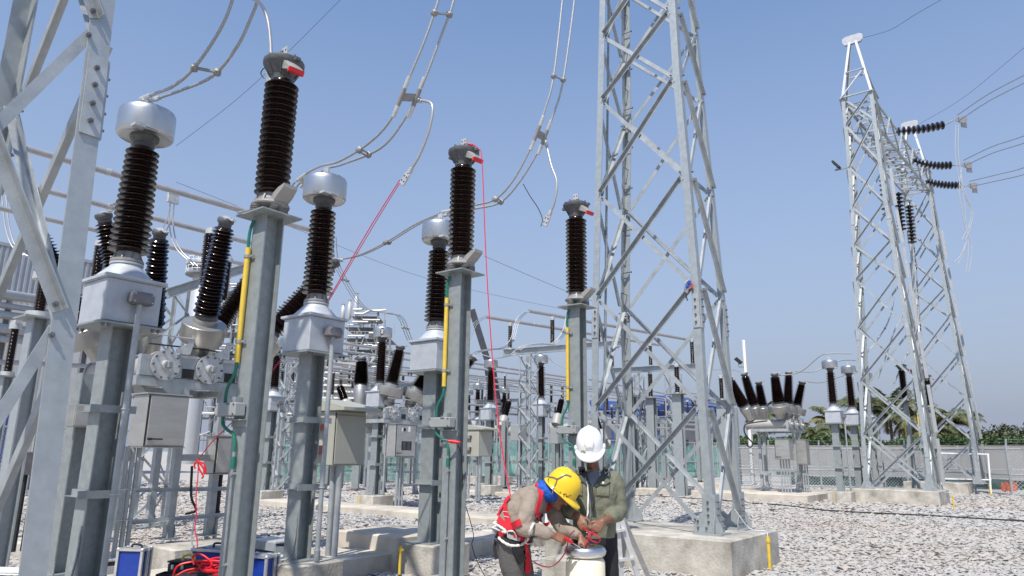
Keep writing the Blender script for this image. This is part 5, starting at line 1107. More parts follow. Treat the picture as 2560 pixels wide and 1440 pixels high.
for x in (25, 150, 232):
    q = aty(x, 735, 27.3 + x * .03); mb = MB(); mb.hbeam((q.x, q.y, GZ), (q.x, q.y, q.z - .2), .25, .25, .02, E2, R); part(pr, 'rack_post', mb, M['frame'], True)
def plant(label, x0, x1, ytop, ybot, Y, seed, vessels=(), nlev=8, nx=5):
    rg = random.Random(seed); A, B = aty(x0, ybot, Y), aty(x1, ybot, Y); H = aty((x0 + x1) / 2, ytop, Y).z; t = thing('process_plant', label, 'plant structure', (A.x, A.y, GZ), 0, 'process plant structures far behind'); w = (B - A); w.z = 0
    A = Vector((A.x, A.y, GZ)); D = Vector((0, 6, 0))
    for ix in range(nx + 1):
        for iy in (0, 1):
            p = A + w * (ix / nx) + D * iy; hh = H * rg.uniform(.62, 1.0); mb = MB(); mb.box(p + Z * hh / 2, (.28, .28, hh)); part(t, 'column', mb, M['frame'], True)
    for il in range(1, nlev + 1):
        z = H * il / (nlev + .5); f0 = rg.choice((0, 0, 1)) / nx; f1 = 1 - rg.choice((0, 0, 1, 2)) / nx * (il / nlev)
        p, q = A + w * f0 + Z * z, A + w * f1 + Z * z; u_ = (q - p).normalized(); mb = MB(); mb.box((p + q) / 2 + D / 2, ((q - p).length, 6, .08), (u_, Vector((0, 1, 0)), Z)); part(t, 'floor', mb, M['frame'], True)
        mb = MB()
        for zz in (.5, 1.05): mb.box((p + q) / 2 + Z * zz - Vector((0, .1, 0)), ((q - p).length, .06, .06), (u_, Vector((0, 1, 0)), Z))
        for s in range(14): mb.box(p.lerp(q, s / 13) + Z * .52 - Vector((0, .1, 0)), (.05, .05, 1.05))
        part(t, 'railing', mb, M['pipe'], True, kind='stuff')
        for s in range(3):
            f = rg.uniform(f0, f1 - .15); mb = MB(); a_ = A + w * f + Z * (z + rg.uniform(.3, 1.2)) - Vector((0, rg.uniform(.0, .5), 0)); mb.tube([a_, a_ + w * rg.uniform(.15, .4), a_ + w * rg.uniform(.15, .4) + Z * rg.uniform(-1.4, 1.6)], rg.uniform(.08, .2), 8); part(t, 'pipe', mb, M['pipe'], True)
        for s in range(2):
            f = rg.uniform(f0, f1 - .2); mb = MB(); a_ = A + w * f + Z * z - Vector((0, .05, 0)); mb.tube([a_, a_ + w / nx - Z * H / nlev], .07, 6); part(t, 'brace', mb, M['frame'], True)
    mb = MB(); mb2 = MB()
    for s in range(90):
        a_ = A + w * rg.random() * .96 + D * rg.choice((0, 0, 1)) - Vector((0, rg.uniform(.05, .4), 0)) + Z * (H * rg.uniform(.05, .9)); k_ = rg.random(); e_ = Z * rg.uniform(1, 3.5) if k_ < .5 else (w.normalized() * rg.uniform(.8, 2.6) if k_ < .85 else w.normalized() * 1.4 + Z * rg.choice((-1.6, 1.6)))
        (mb if s % 2 else mb2).cyl(a_, a_ + e_, rg.choice((.04, .05, .07, .11)), n=6)
    part(t, 'pipework', mb, M['pipe'], True, kind='stuff'); part(t, 'scaffold_tubes', mb2, M['frame'], True, kind='stuff')
    for vx, vt, vb, vw in vessels:
        p, q = aty(vx, vb, Y + 2), aty(vx, vt, Y + 2); r_ = vw / 1765 * Y / 2; mb = MB(); mb.lathe([(0, 0), (r_ * .7, .1), (r_, .4), (r_, (q.z - p.z) * .8), (r_ * .6, (q.z - p.z) * .88), (r_ * .6, q.z - p.z), (r_ * .9, q.z - p.z + .1)], 16, p); part(t, 'vessel', mb, M['alu'], True)
    return t
plant('scaffold-like process plant with silver vessels behind the numbered transformer', 838, 960, 775, 1150, 105, 3, ((888, 735, 800, 14), (872, 752, 800, 12), (856, 762, 800, 12), (930, 800, 850, 12)), 13, 7)
plant('lower part of the process plant left of the middle transformer', 690, 800, 790, 1150, 112, 8, ((775, 720, 800, 16), (745, 800, 860, 16)), 9, 6)
plant('pale process frame seen between the left breaker bushings and its frame', 420, 640, 700, 1150, 118, 15, (), 8, 7)
st = thing('chimney_stack', 'silver chimney with a round railed platform behind the tall bushing', 'chimney', aty(487, 1100, 100), 0)
p = aty(487, 900, 100); q = aty(487, 645, 100); r_ = 1.55; mb = MB(); mb.lathe([(r_ * 1.1, 0), (r_ * 1.1, (q.z - GZ) * .85), (r_, (q.z - GZ) * .86), (r_, q.z - GZ), (r_ * .8, q.z - GZ + .1)], 20, (p.x, p.y, GZ)); part(st, 'shaft', mb, M['alu'], True)
for yy in (690, 668):
    z = aty(487, yy, 100).z; mb = MB(); mb.lathe([(1.6, z), (2.6, z), (2.6, z + .2), (1.6, z + .2)], 20, (p.x, p.y, 0)); part(st, 'platform', mb, M['frame'], True); mb = MB()
    for zz in (.6, 1.15): mb.tube([Vector((p.x + 2.55 * math.cos(a), p.y + 2.55 * math.sin(a), z + zz)) for a in [i * math.pi / 10 for i in range(21)]], .04, 4)
    for i in range(20): mb.box((p.x + 2.55 * math.cos(i * .314), p.y + 2.55 * math.sin(i * .314), z + .65), (.05, .05, 1.2))
    part(st, 'platform_railing', mb, M['white'], True, kind='stuff')
lv = thing('louvred_building', 'cream building with horizontal louvres beside the numbered transformer', 'building', aty(868, 1100, 70), 0)
a, b = aty(815, 905, 70), aty(905, 905, 70); zt = a.z; w = (b - a).length; c = (a + b) / 2; c.z = 0; mb = MB(); mb.box(c + Vector((0, 4, zt / 2)), (w, 8, zt)); part(lv, 'wall', mb, M['cream2'], True)
for i in range(8): mb = MB(); zz = zt - .45 - i * .62; mb.box(c + Vector((0, -.15, zz)), (w + .1, .34, .09), (Vector((1, 0, 0)), Vector((0, .8, .6)), Vector((0, -.6, .8)))); part(lv, 'louvre', mb, M['wallw'], True)
wb = thing('white_shed', 'long white low shed under the blue awnings behind the central tower', 'shed', aty(1640, 1100, 88), 0)
a, b = aty(1470, 1050, 88), aty(1800, 1050, 88); c = (a + b) / 2; mb = MB(); mb.box(Vector((c.x, c.y + 4, a.z / 2)), ((b - a).length, 8, a.z)); part(wb, 'wall', mb, M['wallw'], True)
for i in range(9): mb = MB(); x = a.x + (b.x - a.x) * (i + .5) / 9; mb.box((x, c.y - .03, a.z * .55), (1.0, .06, .8)); part(wb, 'window', mb, M['junc'], True)
bc = thing('blue_awning', 'bright blue steel awnings and scaffold behind the central tower', 'awning', aty(1640, 1040, 84), 0)
for (x0, x1, y0, y1) in ((1482, 1575, 1012, 1020), (1600, 1700, 998, 1008), (1640, 1760, 1008, 1018), (1720, 1800, 1022, 1030), (1590, 1680, 1036, 1044), (1500, 1600, 1026, 1032), (1690, 1790, 1002, 1010)):
    p, q = aty(x0, y0, 83), aty(x1, y0 + 4, 83); h = (y1 - y0) / 1765 * 84; mb = MB(); mb.box((p + q) / 2 + Vector((0, 1.5, 0)), ((q - p).length, 4, h), ((q - p).normalized(), Vector((0, .95, .3)).normalized(), Vector((0, -.3, .95)).normalized())); part(bc, 'awning_roof', mb, M['bluep'], True)
for x in (1485, 1530, 1600, 1645, 1700, 1745, 1795):
    p = aty(x, 1010, 83.5); mb = MB(); mb.box((p.x, p.y, p.z / 2), (.22, .22, p.z)); part(bc, 'post', mb, M['bluep'], True)
for x0, x1, y in ((1482, 1800, 1024), (1600, 1800, 1040)): mb = MB(); p, q = aty(x0, y, 83.3), aty(x1, y, 83.3); mb.box((p + q) / 2, ((q - p).length, .12, .18)); part(bc, 'rail', mb, M['bluep'], True)
ms = thing('light_mast', 'pale lighting mast with ladder behind the right breaker', 'light mast', aty(1860, 1100, 46), 0); p = aty(1858, 850, 46)
mb = MB(); mb.box((p.x, p.y, p.z / 2), (.16, .16, p.z)); part(ms, 'mast', mb, M['white'], True); mb = MB(); mb.box((p.x + .15, p.y, p.z / 2 - .6), (.07, .07, p.z - 1.2)); part(ms, 'yellow_rail', mb, M['cream2'], True)
q = aty(1846, 902, 46); mb = MB(); mb.box(q, (.5, .3, .16), (Vector((.75, 0, -.65)).normalized(), Vector((0, 1, 0)), Vector((.65, 0, .75)).normalized())); part(ms, 'lamp', mb, M['black'], True); mb = MB(); mb.tube([q - Z * .1, q - Z * .4, Vector((p.x, p.y, q.z - .4))], .04, 6); part(ms, 'arm', mb, M['galv'], True)
bh = thing('crane_boom', 'dark sloping boom behind the right side of the second arrester', 'boom', aty(1225, 920, 60), 0); p, q = aty(1180, 775, 60), aty(1226, 925, 60); mb = MB(); mb.box((p + q) / 2, ((q - p).length, .5, .55), ((q - p).normalized(), Vector((0, 1, 0)), (q - p).normalized().cross(Vector((0, 1, 0))))); M['boom'] = mat('dark_boom', (.045, .045, .055), .5, .2, .2, 2); part(bh, 'boom', mb, M['boom'], True); mb = MB(); mb.cyl(q, (q.x + 1.5, q.y, 0), .5, n=10); part(bh, 'base', mb, M['boom'], True)
# ---------------------------------------------------------------- more distant steelwork between the bays
for i, (lab, px, yt, yb, Y, w) in enumerate((
    ('thin column just right of the tallest arrester pole, behind the red clip wire', 712, 1010, 1215, 34, .2), ('thin column between the middle transformer post and the beige cabinet', 792, 1020, 1210, 40, .22), ('thin column right of the large beige cabinet, behind the fence', 912, 1000, 1205, 42, .22),
    ('thin column left of the rating plate cabinet', 968, 1060, 1200, 44, .22), ('thin column between the two nearest arrester and transformer poles of the middle', 1062, 1000, 1200, 46, .22), ('thin column right of the middle arrester, left of the small beige cabinets', 1150, 1010, 1195, 48, .24),
    ('grey column right of the red rope, with the dark foot', 1262, 1052, 1205, 38, .26), ('thin column right of the slender lattice column', 1386, 1040, 1195, 44, .25), ('thin column immediately left of the third arrester pole', 1402, 1050, 1195, 50, .25),
    ('thin column left of the white helmet behind the green netting', 1500, 1060, 1192, 52, .25), ('thin far column inside the tower, left of the tall middle column', 1602, 1040, 1190, 56, .26), ('thin far column inside the tower, right of the tall middle column', 1658, 1050, 1190, 56, .26), ('thin far column against the near leg of the central tower', 1742, 1040, 1192, 52, .25), ('thin far column right of the central tower, left of the breaker tank', 1838, 1020, 1200, 46, .25))):
    steel_col(lab, (px, yt), (px, yb), Y, w)
for i, (lab, a, b, z) in enumerate((('pipe bus low behind the beige cabinet', (640, 985), (980, 1022), 4.6), ('second pipe bus low behind the beige cabinet', (640, 1002), (980, 1034), 4.2), ('pipe bus low behind the rope and the far transformers', (1160, 1010), (1420, 1030), 4.6), ('second pipe bus behind the far transformers', (1160, 1028), (1420, 1045), 4.2), ('pipe bus low inside the tower, upper', (1480, 1046), (1800, 1066), 4.0), ('pipe bus low inside the tower, lower', (1480, 1060), (1800, 1078), 3.6))):
    tube_bus(lab, a, b, z, .07, (.02, .05), 'low far pipe buses')
for i, (lab, x, y, Y, w, h) in enumerate((('grey operating box behind the left of the middle transformer', 735, 1062, 36, .9, .8), ('grey operating box behind the lattice column', 1300, 1082, 40, 1.0, .9), ('grey operating box between far transformer and third arrester', 1395, 1090, 42, .9, .9), ('pale grey operating box inside the tower', 1560, 1092, 44, 1.0, .9), ('grey operating box left of the right breaker', 1812, 1085, 34, .8, .6), ('pale grey operating box right of the large beige cabinet', 925, 1040, 38, .9, .8))):
    q = aty(x, y, Y); t = thing('operating_box', label=lab, cat='cabinet', loc=(q.x, q.y, GZ), rz=ROT, group='far grey operating boxes'); mb = MB(); mb.box((0, 0, q.z - GZ), (w * .6, w, h), bev=.02); part(t, 'box_body', mb, M['junk']); mb = MB(); mb.box((w * .3 + .01, 0, q.z - GZ), (.02, w - .1, h - .1), bev=.005); part(t, 'door', mb, M['junk']); mb = MB(); mb.hbeam((0, 0, -.1), (0, 0, q.z - GZ - h / 2), .2, .2, .02, (1, 0, 0), (0, 1, 0)); part(t, 'post', mb, M['galv'])
for i, (lab, xt, yt, xb, yb, Y) in enumerate((('tilted far bushing behind the beige cabinet roof', 850, 968, 862, 1002, 34), ('tilted far bushing left of the numbered transformer box', 908, 978, 900, 1015, 34), ('far bushing behind the small beige cabinets', 1148, 985, 1158, 1025, 40), ('far bushing under the left busbars by the rope', 1272, 1005, 1262, 1040, 42), ('far tilted bushing at the left side of the tower', 1488, 1040, 1500, 1075, 44), ('far tilted bushing left of the tower behind the yellow sleeve', 1404, 1000, 1396, 1035, 44))):
    p, q = aty(xb, yb, Y), aty(xt, yt, Y + .3); t = thing('far_bushing', lab, 'bushing', (p.x, p.y, GZ), 0, 'far breaker bushings'); ax = q - p; o = part(t, 'insulator', INS_PD, None); o.matrix_basis = wm(t).inverted() @ Matrix.Translation(p) @ ax.to_track_quat('Z', 'Y').to_matrix().to_4x4() @ Matrix.Diagonal((1.5, 1.5, ax.length, 1)); mb = MB(); mb.cyl(q, q + ax * .1, .14, n=10); part(t, 'cap', mb, M['cast'], True); mb = MB(); mb.lathe([(.0, -.7), (.3, -.7), (.3, -.1), (.18, 0)], 12, p, ax); part(t, 'turret', mb, M['tankp'], True); mb = MB(); mb.cyl((p.x - .6, p.y, p.z - .85), (p.x + .6, p.y + .3, p.z - .85), .3, n=12); part(t, 'tank', mb, M['tankp'], True); mb = MB(); mb.box((p.x, p.y, (p.z - 1.1) / 2), (.3, .3, p.z - 1.1)); part(t, 'support_leg', mb, M['galv'], True)
def far_gantry(label, x0, x1, yb, Y, nins=3, cols=True):
    a, b = aty(x0, yb, Y - 1), aty(x1, yb - 5, Y + 1); t = thing('far_gantry', label, 'gantry', (a.x, a.y, GZ), 0, 'small far gantries'); d = (b - a).normalized(); side = d.cross(Z).normalized()
    for z in (0, -.45):
        for s in (-.2, .2): mb = MB(); mb.box((a + b) / 2 + Z * z + side * s, ((b - a).length, .08, .08), (d, side, Z)); part(t, 'chord', mb, M['galvt'], True)
    n = 9
    for i in range(n): mb = MB(); p = a.lerp(b, i / n) + side * -.2 - Z * (.45 * (i % 2)); q = a.lerp(b, (i + 1) / n) + side * -.2 - Z * (.45 * ((i + 1) % 2)); mb.cyl(p, q, .03, n=5); part(t, 'lacing', mb, M['galvt'], True)
    for f in (.06, .94):
        c = a.lerp(b, f)
        for s in (-.25, .25):
            mb = MB(); mb.box((c.x + s, c.y, (c.z - .4) / 2), (.09, .09, c.z - .4)); part(t, 'column', mb, M['galvt'], True)
        for i in range(8): mb = MB(); z0 = (c.z - .5) * i / 8; z1 = (c.z - .5) * (i + 1) / 8; sg = .25 if i % 2 else -.25; mb.cyl((c.x + sg, c.y, z0), (c.x - sg, c.y, z1), .03, n=5); part(t, 'lacing', mb, M['galvt'], True)
    for i in range(nins):
        c = a.lerp(b, (i + .5) / nins); o = part(t, 'insulator', INS_P, None); o.matrix_basis = wm(t).inverted() @ Matrix.Translation(c + Z * .03) @ Matrix.Diagonal((1.1, 1.1, 1.45, 1)); mb = MB(); mb.cyl(c + Z * 1.46, c + Z * 1.62, .1, n=8); part(t, 'cap', mb, M['alu'], True)
    for i in range(nins): mb = MB(); c = a.lerp(b, (i + .5) / nins) + Z * 1.7; mb.cyl(c - R * 4, c + R * 6, .05, n=8); part(t, 'bus_tube', mb, M['bus'], True)
for a in (('small far gantry between the tallest arrester pole and the middle transformer post', 690, 770, 960, 52), ('small far gantry right of the middle transformer conduit', 835, 925, 975, 56), ('small far gantry left of the middle arrester pole', 950, 1060, 985, 58), ('small far gantry behind the small beige cabinets', 1155, 1235, 1000, 58), ('small far gantry left of the lattice column', 1225, 1315, 1020, 66), ('small far gantry right of the lattice column', 1335, 1420, 1010, 60), ('small far gantry at the left side of the central tower', 1475, 1560, 1030, 64), ('small far gantry in the middle of the central tower', 1585, 1680, 1045, 68), ('small far gantry at the right side of the central tower', 1690, 1775, 1040, 64)): far_gantry(*a)
# ---------------------------------------------------------------- the two workers
from mathutils.bvhtree import BVHTree
M['skin'] = mat('brown_skin', (.20, .092, .052), .5, 0, .12, 14); M['lip'] = mat('lips', (.15, .05, .04), .5, 0, .1, 14)
M['olive'] = mat('olive_jacket_cloth', (.150, .152, .105), .85, 0, .12, 7, .35, 38); M['olived'] = mat('dark_collar_lining', (.055, .062, .058), .85, 0, .12, 9)
M['taupe'] = mat('taupe_shirt_cloth', (.275, .225, .180), .85, 0, .10, 7, .35, 36); M['tee'] = mat('grey_tee', (.17, .19, .23), .85, 0, .1, 9)
M['jean'] = mat('faded_grey_denim', (.105, .098, .095), .9, 0, .22, 5, .3, 60); M['blackt'] = mat('black_trousers', (.011, .012, .016), .85, 0, .2, 8, .3, 40)
M['helw'] = mat('white_helmet', (.80, .80, .80), .28, 0, .02, 3, coat=.3); M['hely'] = mat('yellow_helmet', (.74, .50, .015), .25, 0, .03, 3, coat=.4)
M['web'] = mat('red_webbing', (.60, .012, .03), .7, 0, .10, 40, .25, 220); M['scarf'] = mat('blue_scarf', (.004, .04, .30), .8, 0, .35, 30, .3, 60, col2=(.01, .10, .42)); M['rope'] = mat('white_rope', (.66, .63, .57), .85, 0, .12, 60)
M['strapb'] = mat('brown_elastic', (.14, .11, .085), .8, 0, .1, 40); M['purple'] = mat('badge_purple', (.05, .04, .25), .6, 0, .05, 30); M['hair'] = mat('black_hair', (.010, .009, .009), .6, 0, .3, 60)
def J(px, py, Y): return aty(px, py, Y)
def remesh(name, mb, material, vox, smooth=2, disp=0, dsc=.12):
    me = mb.mesh('tmp', material); o = bpy.data.objects.new('tmp', me); COL.objects.link(o)
    m1 = o.modifiers.new('r', 'REMESH'); m1.mode = 'VOXEL'; m1.voxel_size = vox; m2 = o.modifiers.new('s', 'SMOOTH'); m2.factor = .5; m2.iterations = smooth
    if disp:
        tx = bpy.data.textures.new('folds', 'CLOUDS'); tx.noise_scale = dsc; tx.noise_depth = 2; m3 = o.modifiers.new('d', 'DISPLACE'); m3.texture = tx; m3.strength = disp; m3.mid_level = .5; m3.texture_coords = 'GLOBAL'
        m4 = o.modifiers.new('s2', 'SMOOTH'); m4.iterations = 1
    dg = bpy.context.evaluated_depsgraph_get(); r = bpy.data.meshes.new_from_object(o.evaluated_get(dg)); r.name = name
    bpy.data.objects.remove(o); r.polygons.foreach_set('use_smooth', [True] * len(r.polygons)); r.materials.clear(); r.materials.append(material); return r
def to_part(parent, name, me):
    inv = wm(parent).inverted(); me.transform(inv); o = bpy.data.objects.new(name, me); COL.objects.link(o); o.parent = parent; return o
def chain(mb, prs, n=12, k=5):
    """rounded tapering limb through (point, radius)"""
    P = spline([p for p, _ in prs], k); rs = []
    for i in range(len(P)):
        f = i / (len(P) - 1) * (len(prs) - 1); j = min(int(f), len(prs) - 2); rs.append(prs[j][1] + (prs[j + 1][1] - prs[j][1]) * (f - j))
    a = (P[0] - P[1]).normalized(); b = (P[-1] - P[-2]).normalized()
    out = [(P[0] + a * rs[0] * .9, rs[0] * .3), (P[0] + a * rs[0] * .55, rs[0] * .78)] + list(zip(P, rs)) + [(P[-1] + b * rs[-1] * .55, rs[-1] * .78), (P[-1] + b * rs[-1] * .9, rs[-1] * .3)]
    mb.ring_loft(out, n)
def torso(mb, rings, lat, n=20):
    vs = []; pts = [r[0] for r in rings]
    for i, (c, a, b) in enumerate(rings):
        d = (pts[min(i + 1, len(pts) - 1)] - pts[max(i - 1, 0)]).normalized(); l = (lat - d * lat.dot(d)).normalized(); f = d.cross(l)
        vs.append([c + l * (a * math.copysign(abs(math.cos(t)) ** .8, math.cos(t))) + f * (b * math.copysign(abs(math.sin(t)) ** .8, math.sin(t))) for t in [2 * math.pi * k / n for k in range(n)]])
    mb.section(vs)
def ball(mb, c, rx, ry, rz, X, Y, Zz, n=16, m=10):
    rings = []
    for i in range(1, m):
        t = math.pi * i / m; rings.append([Vector(c) + X * (rx * math.sin(t) * math.cos(a)) + Y * (ry * math.sin(t) * math.sin(a)) - Zz * (rz * math.cos(t)) for a in [2 * math.pi * k / n for k in range(n)]])
    mb.section(rings)
def hand(mb, wrist, fwd, up, curl, side, spread=.2, s=1.0, thumb_in=.4):
    """palm, four unequal curled fingers and a thumb leaving the side of the palm; up = back of the hand, side = direction of the thumb side"""
    fwd = fwd.normalized(); up = (up - fwd * up.dot(fwd)).normalized(); sd_ = fwd.cross(up).normalized() * side
    P0 = wrist; rings = []
    for t, w, h in ((-.02, .026, .020), (.02, .034, .017), (.05, .041, .015), (.085, .042, .013)):
        c = P0 + fwd * t * s; rings.append([c + sd_ * (w * s * math.cos(a)) + up * (h * s * math.sin(a)) for a in [2 * math.pi * k / 12 for k in range(12)]])
    mb.section(rings)
    for i, (o, L) in enumerate(((.030, .072), (.010, .080), (-.010, .075), (-.029, .060))):
        b = P0 + fwd * .070 * s + sd_ * o * s; d = (fwd + sd_ * (o * spread * 10 * .3)).normalized(); pr = [(b, .0098 * s)]; ang = 0
        for L_, c_ in ((.42, .5), (.33, 1.0), (.25, .8)):
            ang += curl * c_ * (1 + .08 * i); dd = d * math.cos(ang) - up * math.sin(ang); pr.append((pr[-1][0] + dd * L * L_ * s * 1.12, pr[-1][1] - .0009 * s))
        chain(mb, pr, 8, 3)
    b = P0 + fwd * .022 * s + sd_ * .028 * s - up * .006 * s; d1 = (sd_ * .62 + fwd * .75 - up * .25).normalized(); d2 = (fwd * .9 - sd_ * thumb_in * .6 - up * (.35 + .3 * curl)).normalized()
    chain(mb, [(b, .0125 * s), (b + d1 * .038 * s, .0115 * s), (b + d1 * .052 * s + d2 * .022 * s, .0102 * s), (b + d1 * .056 * s + d2 * .046 * s, .0088 * s)], 8, 3)
def head(mb, c, up, fwd, s=1.0):
    up = up.normalized(); fwd = (fwd - up * fwd.dot(up)).normalized(); sd_ = fwd.cross(up)
    ball(mb, c, .075 * s, .094 * s, .105 * s, sd_, fwd, up); ball(mb, c + fwd * .028 * s - up * .062 * s, .052 * s, .062 * s, .056 * s, sd_, fwd, up)
    ball(mb, c + fwd * .072 * s - up * .098 * s, .026 * s, .022 * s, .02 * s, sd_, fwd, up, 10, 6)                       # chin
    chain(mb, [(c + fwd * .086 * s + up * .012 * s, .010 * s), (c + fwd * .108 * s - up * .022 * s, .013 * s), (c + fwd * .106 * s - up * .034 * s, .012 * s)], 8, 3)      # nose
    for k in (-1, 1):
        ball(mb, c + sd_ * (.014 * k * s) + fwd * .098 * s - up * .034 * s, .010 * s, .010 * s, .008 * s, sd_, fwd, up, 8, 5)
        ball(mb, c + sd_ * (.079 * k * s) - up * .012 * s - fwd * .006 * s, .010 * s, .02 * s, .032 * s, sd_, fwd, up, 10, 6)   # ears
        ball(mb, c + sd_ * (.032 * k * s) + fwd * .083 * s + up * .022 * s, .022 * s, .012 * s, .009 * s, sd_, fwd, up, 8, 5)  # brow
        ball(mb, c + sd_ * (.042 * k * s) + fwd * .068 * s - up * .025 * s, .022 * s, .018 * s, .018 * s, sd_, fwd, up, 8, 5)  # cheek
    return up, fwd, sd_
def face_bits(root, c, up, fwd, sd_, s=1.0):
    mb = MB(); mb2 = MB(); mb3 = MB()
    for k in (-1, 1):
        p = c + sd_ * (.031 * k * s) + fwd * .083 * s; e = MB(); ball(e, p, .0125 * s, .008 * s, .008 * s, sd_, fwd, up, 10, 6); part(root, 'eye', e, M['white'], True)
        e = MB(); ball(e, p + fwd * .006 * s, .005 * s, .004 * s, .005 * s, sd_, fwd, up, 8, 5); part(root, 'iris', e, M['hair'], True)
        e = MB(); chain(e, [(p + up * .024 * s + fwd * .012 * s - sd_ * .014 * s, .0035 * s), (p + up * .027 * s + fwd * .013 * s, .004 * s), (p + up * .022 * s + fwd * .006 * s + sd_ * .016 * s * k, .003 * s)], 6, 3); part(root, 'eyebrow', e, M['hair'], True)
    q = c + fwd * .092 * s - up * .066 * s; e = MB()
    for dz in (.004, -.005): chain(e, [(q + sd_ * -.024 * s - fwd * .008 * s + up * dz * s, .003 * s), (q + up * dz * s, .006 * s), (q + sd_ * .024 * s - fwd * .008 * s + up * dz * s, .003 * s)], 6, 4)
    part(root, 'mouth', e, M['lip'], True)
def helmet(parent, c, up, fwd, m, s=1.0, pads=True):
    up = up.normalized(); fwd = (fwd - up * fwd.dot(up)).normalized(); sd_ = fwd.cross(up); N = 40; prof = ((1.0, 0), (1.0, .02), (.985, .05), (.93, .085), (.82, .118), (.64, .145), (.40, .161), (.15, .166)); rings = []
    def pt(a, f, h, ex=0): return c + sd_ * ((.112 * f + ex) * s * math.cos(a)) + fwd * ((.140 * f + ex) * s * math.sin(a)) + up * (h * s)
    def brim(a): return .012 + .052 * max(0, math.sin(a)) ** 3
    A = [2 * math.pi * k / N for k in range(N)]
    rings.append([pt(a, .97, -.012 - .012 * max(0, math.sin(a)) ** 3) for a in A])
    rings.append([pt(a, 1, -.014 - .022 * max(0, math.sin(a)) ** 3, brim(a)) for a in A]); rings.append([pt(a, 1, -.009 - .021 * max(0, math.sin(a)) ** 3, brim(a) + .003) for a in A])
    rings.append([pt(a, 1, -.003 - .017 * max(0, math.sin(a)) ** 3, brim(a)) for a in A]); rings.append([pt(a, 1, .004, .003) for a in A])
    for f, h in prof[1:]:
        rings.append([pt(a, f, h + (.010 * max(0, 1 - abs(math.cos(a)) * 2.6 * max(f, .25)) if h > .05 else 0)) for a in A])
    mb = MB(); mb.section(rings); h = part(parent, 'safety_helmet', mb, m, True, sharp=50)
    if pads:
        mb = MB(); rr = []
        for k, (y, z, w) in enumerate(((.98, .06, .030), (.93, .10, .040), (.80, .128, .040), (.66, .150, .026))): rr.append([c + fwd * (.140 * y * s) + up * (z * s) + sd_ * (w * s * math.cos(t)) + (fwd * .6 + up * .8) * (.012 * s * math.sin(t)) for t in [math.pi * 2 * i / 12 for i in range(12)]])
        mb.section(rr); part(h, 'front_pad', mb, m, True)
    for k in (-1, 1):
        mb = MB(); mb.box(c + sd_ * (.118 * k * s) + up * .012 * s + fwd * .01 * s, (.014 * s, .06 * s, .022 * s), (sd_, fwd, up), bev=.004); part(h, 'accessory_slot', mb, m, True)
    mb = MB(); mb.section([[pt(a, .985, -.004) for a in A], [pt(a, .93, .03) for a in A], [pt(a, .86, .03) for a in A], [pt(a, .93, -.004) for a in A]]); part(h, 'inner_band', mb, M['blk'], True); return h
class Surf:
    def __init__(s, objs):
        V = []; F = []
        for o in objs:
            Mx = wm(o); k = len(V); V += [Mx @ v.co for v in o.data.vertices]; F += [[i + k for i in p.vertices] for p in o.data.polygons]
        s.t = BVHTree.FromPolygons(V, F); s.last = 6.0
    def at(s, px, py, off=.005):
        d = ray(px, py).normalized(); h = s.t.ray_cast(CAMP, d)
        if h[0] is None: p = CAMP + d * s.last; return p, -d
        s.last = h[3]; n_ = h[1] if h[1].dot(d) < 0 else -h[1]; return h[0] + n_ * off, n_
def dense(pts, st=4.0):
    o = []
    for (a, b), (c, d) in zip(pts, pts[1:]):
        n = max(1, int(math.hypot(c - a, d - b) / st)); o += [(a + (c - a) * i / n, b + (d - b) * i / n) for i in range(n)]
    return o + [pts[-1]]
def strap(parent, nm, sf, pts, w, m, th=.004, off=.006, st=4.0):
    Q = [sf.at(x, y, off) for x, y in dense(pts, st)]; P = [q[0] for q in Q]
    for _ in range(2): P = [P[0]] + [(P[i - 1] + P[i] * 2 + P[i + 1]) / 4 for i in range(1, len(P) - 1)] + [P[-1]]
    rings = []; nn = None
    for i, p in enumerate(P):
        d = (P[min(i + 1, len(P) - 1)] - P[max(i - 1, 0)]).normalized(); n_ = Q[i][1]; nn = n_ if nn is None else (nn * .6 + n_ * .4).normalized(); b = d.cross(nn).normalized(); n2 = b.cross(d)
        rings.append([p - b * w / 2, p + b * w / 2, p + b * w / 2 + n2 * th, p - b * w / 2 + n2 * th])
    mb = MB(); mb.section(rings); return part(parent, nm, mb, m, True)
def patch(parent, nm, sf, left, right, m, off=.004, k=10, rows=6, th=None):
    def res(pts, n):
        L = [0]; 
        for a, b in zip(pts, pts[1:]): L.append(L[-1] + math.hypot(b[0] - a[0], b[1] - a[1]))
        o = []
        for i in range(n):
            t = L[-1] * i / (n - 1); j = max(q for q in range(len(L)) if L[q] <= t + 1e-9); j = min(j, len(pts) - 2); f = (t - L[j]) / max(1e-9, L[j + 1] - L[j]); o.append((pts[j][0] + (pts[j + 1][0] - pts[j][0]) * f, pts[j][1] + (pts[j + 1][1] - pts[j][1]) * f))
        return o
    A, B = res(left, k), res(right, k); V = []
    for a, b in zip(A, B):
        for r in range(rows): f = r / (rows - 1); V.append(sf.at(a[0] + (b[0] - a[0]) * f, a[1] + (b[1] - a[1]) * f, off)[0])
    F = [(i * rows + j, i * rows + j + 1, i * rows + rows + j + 1, i * rows + rows + j) for i in range(k - 1) for j in range(rows - 1)]
    mb = MB(); mb.add(V, F); return part(parent, nm, mb, m, True)

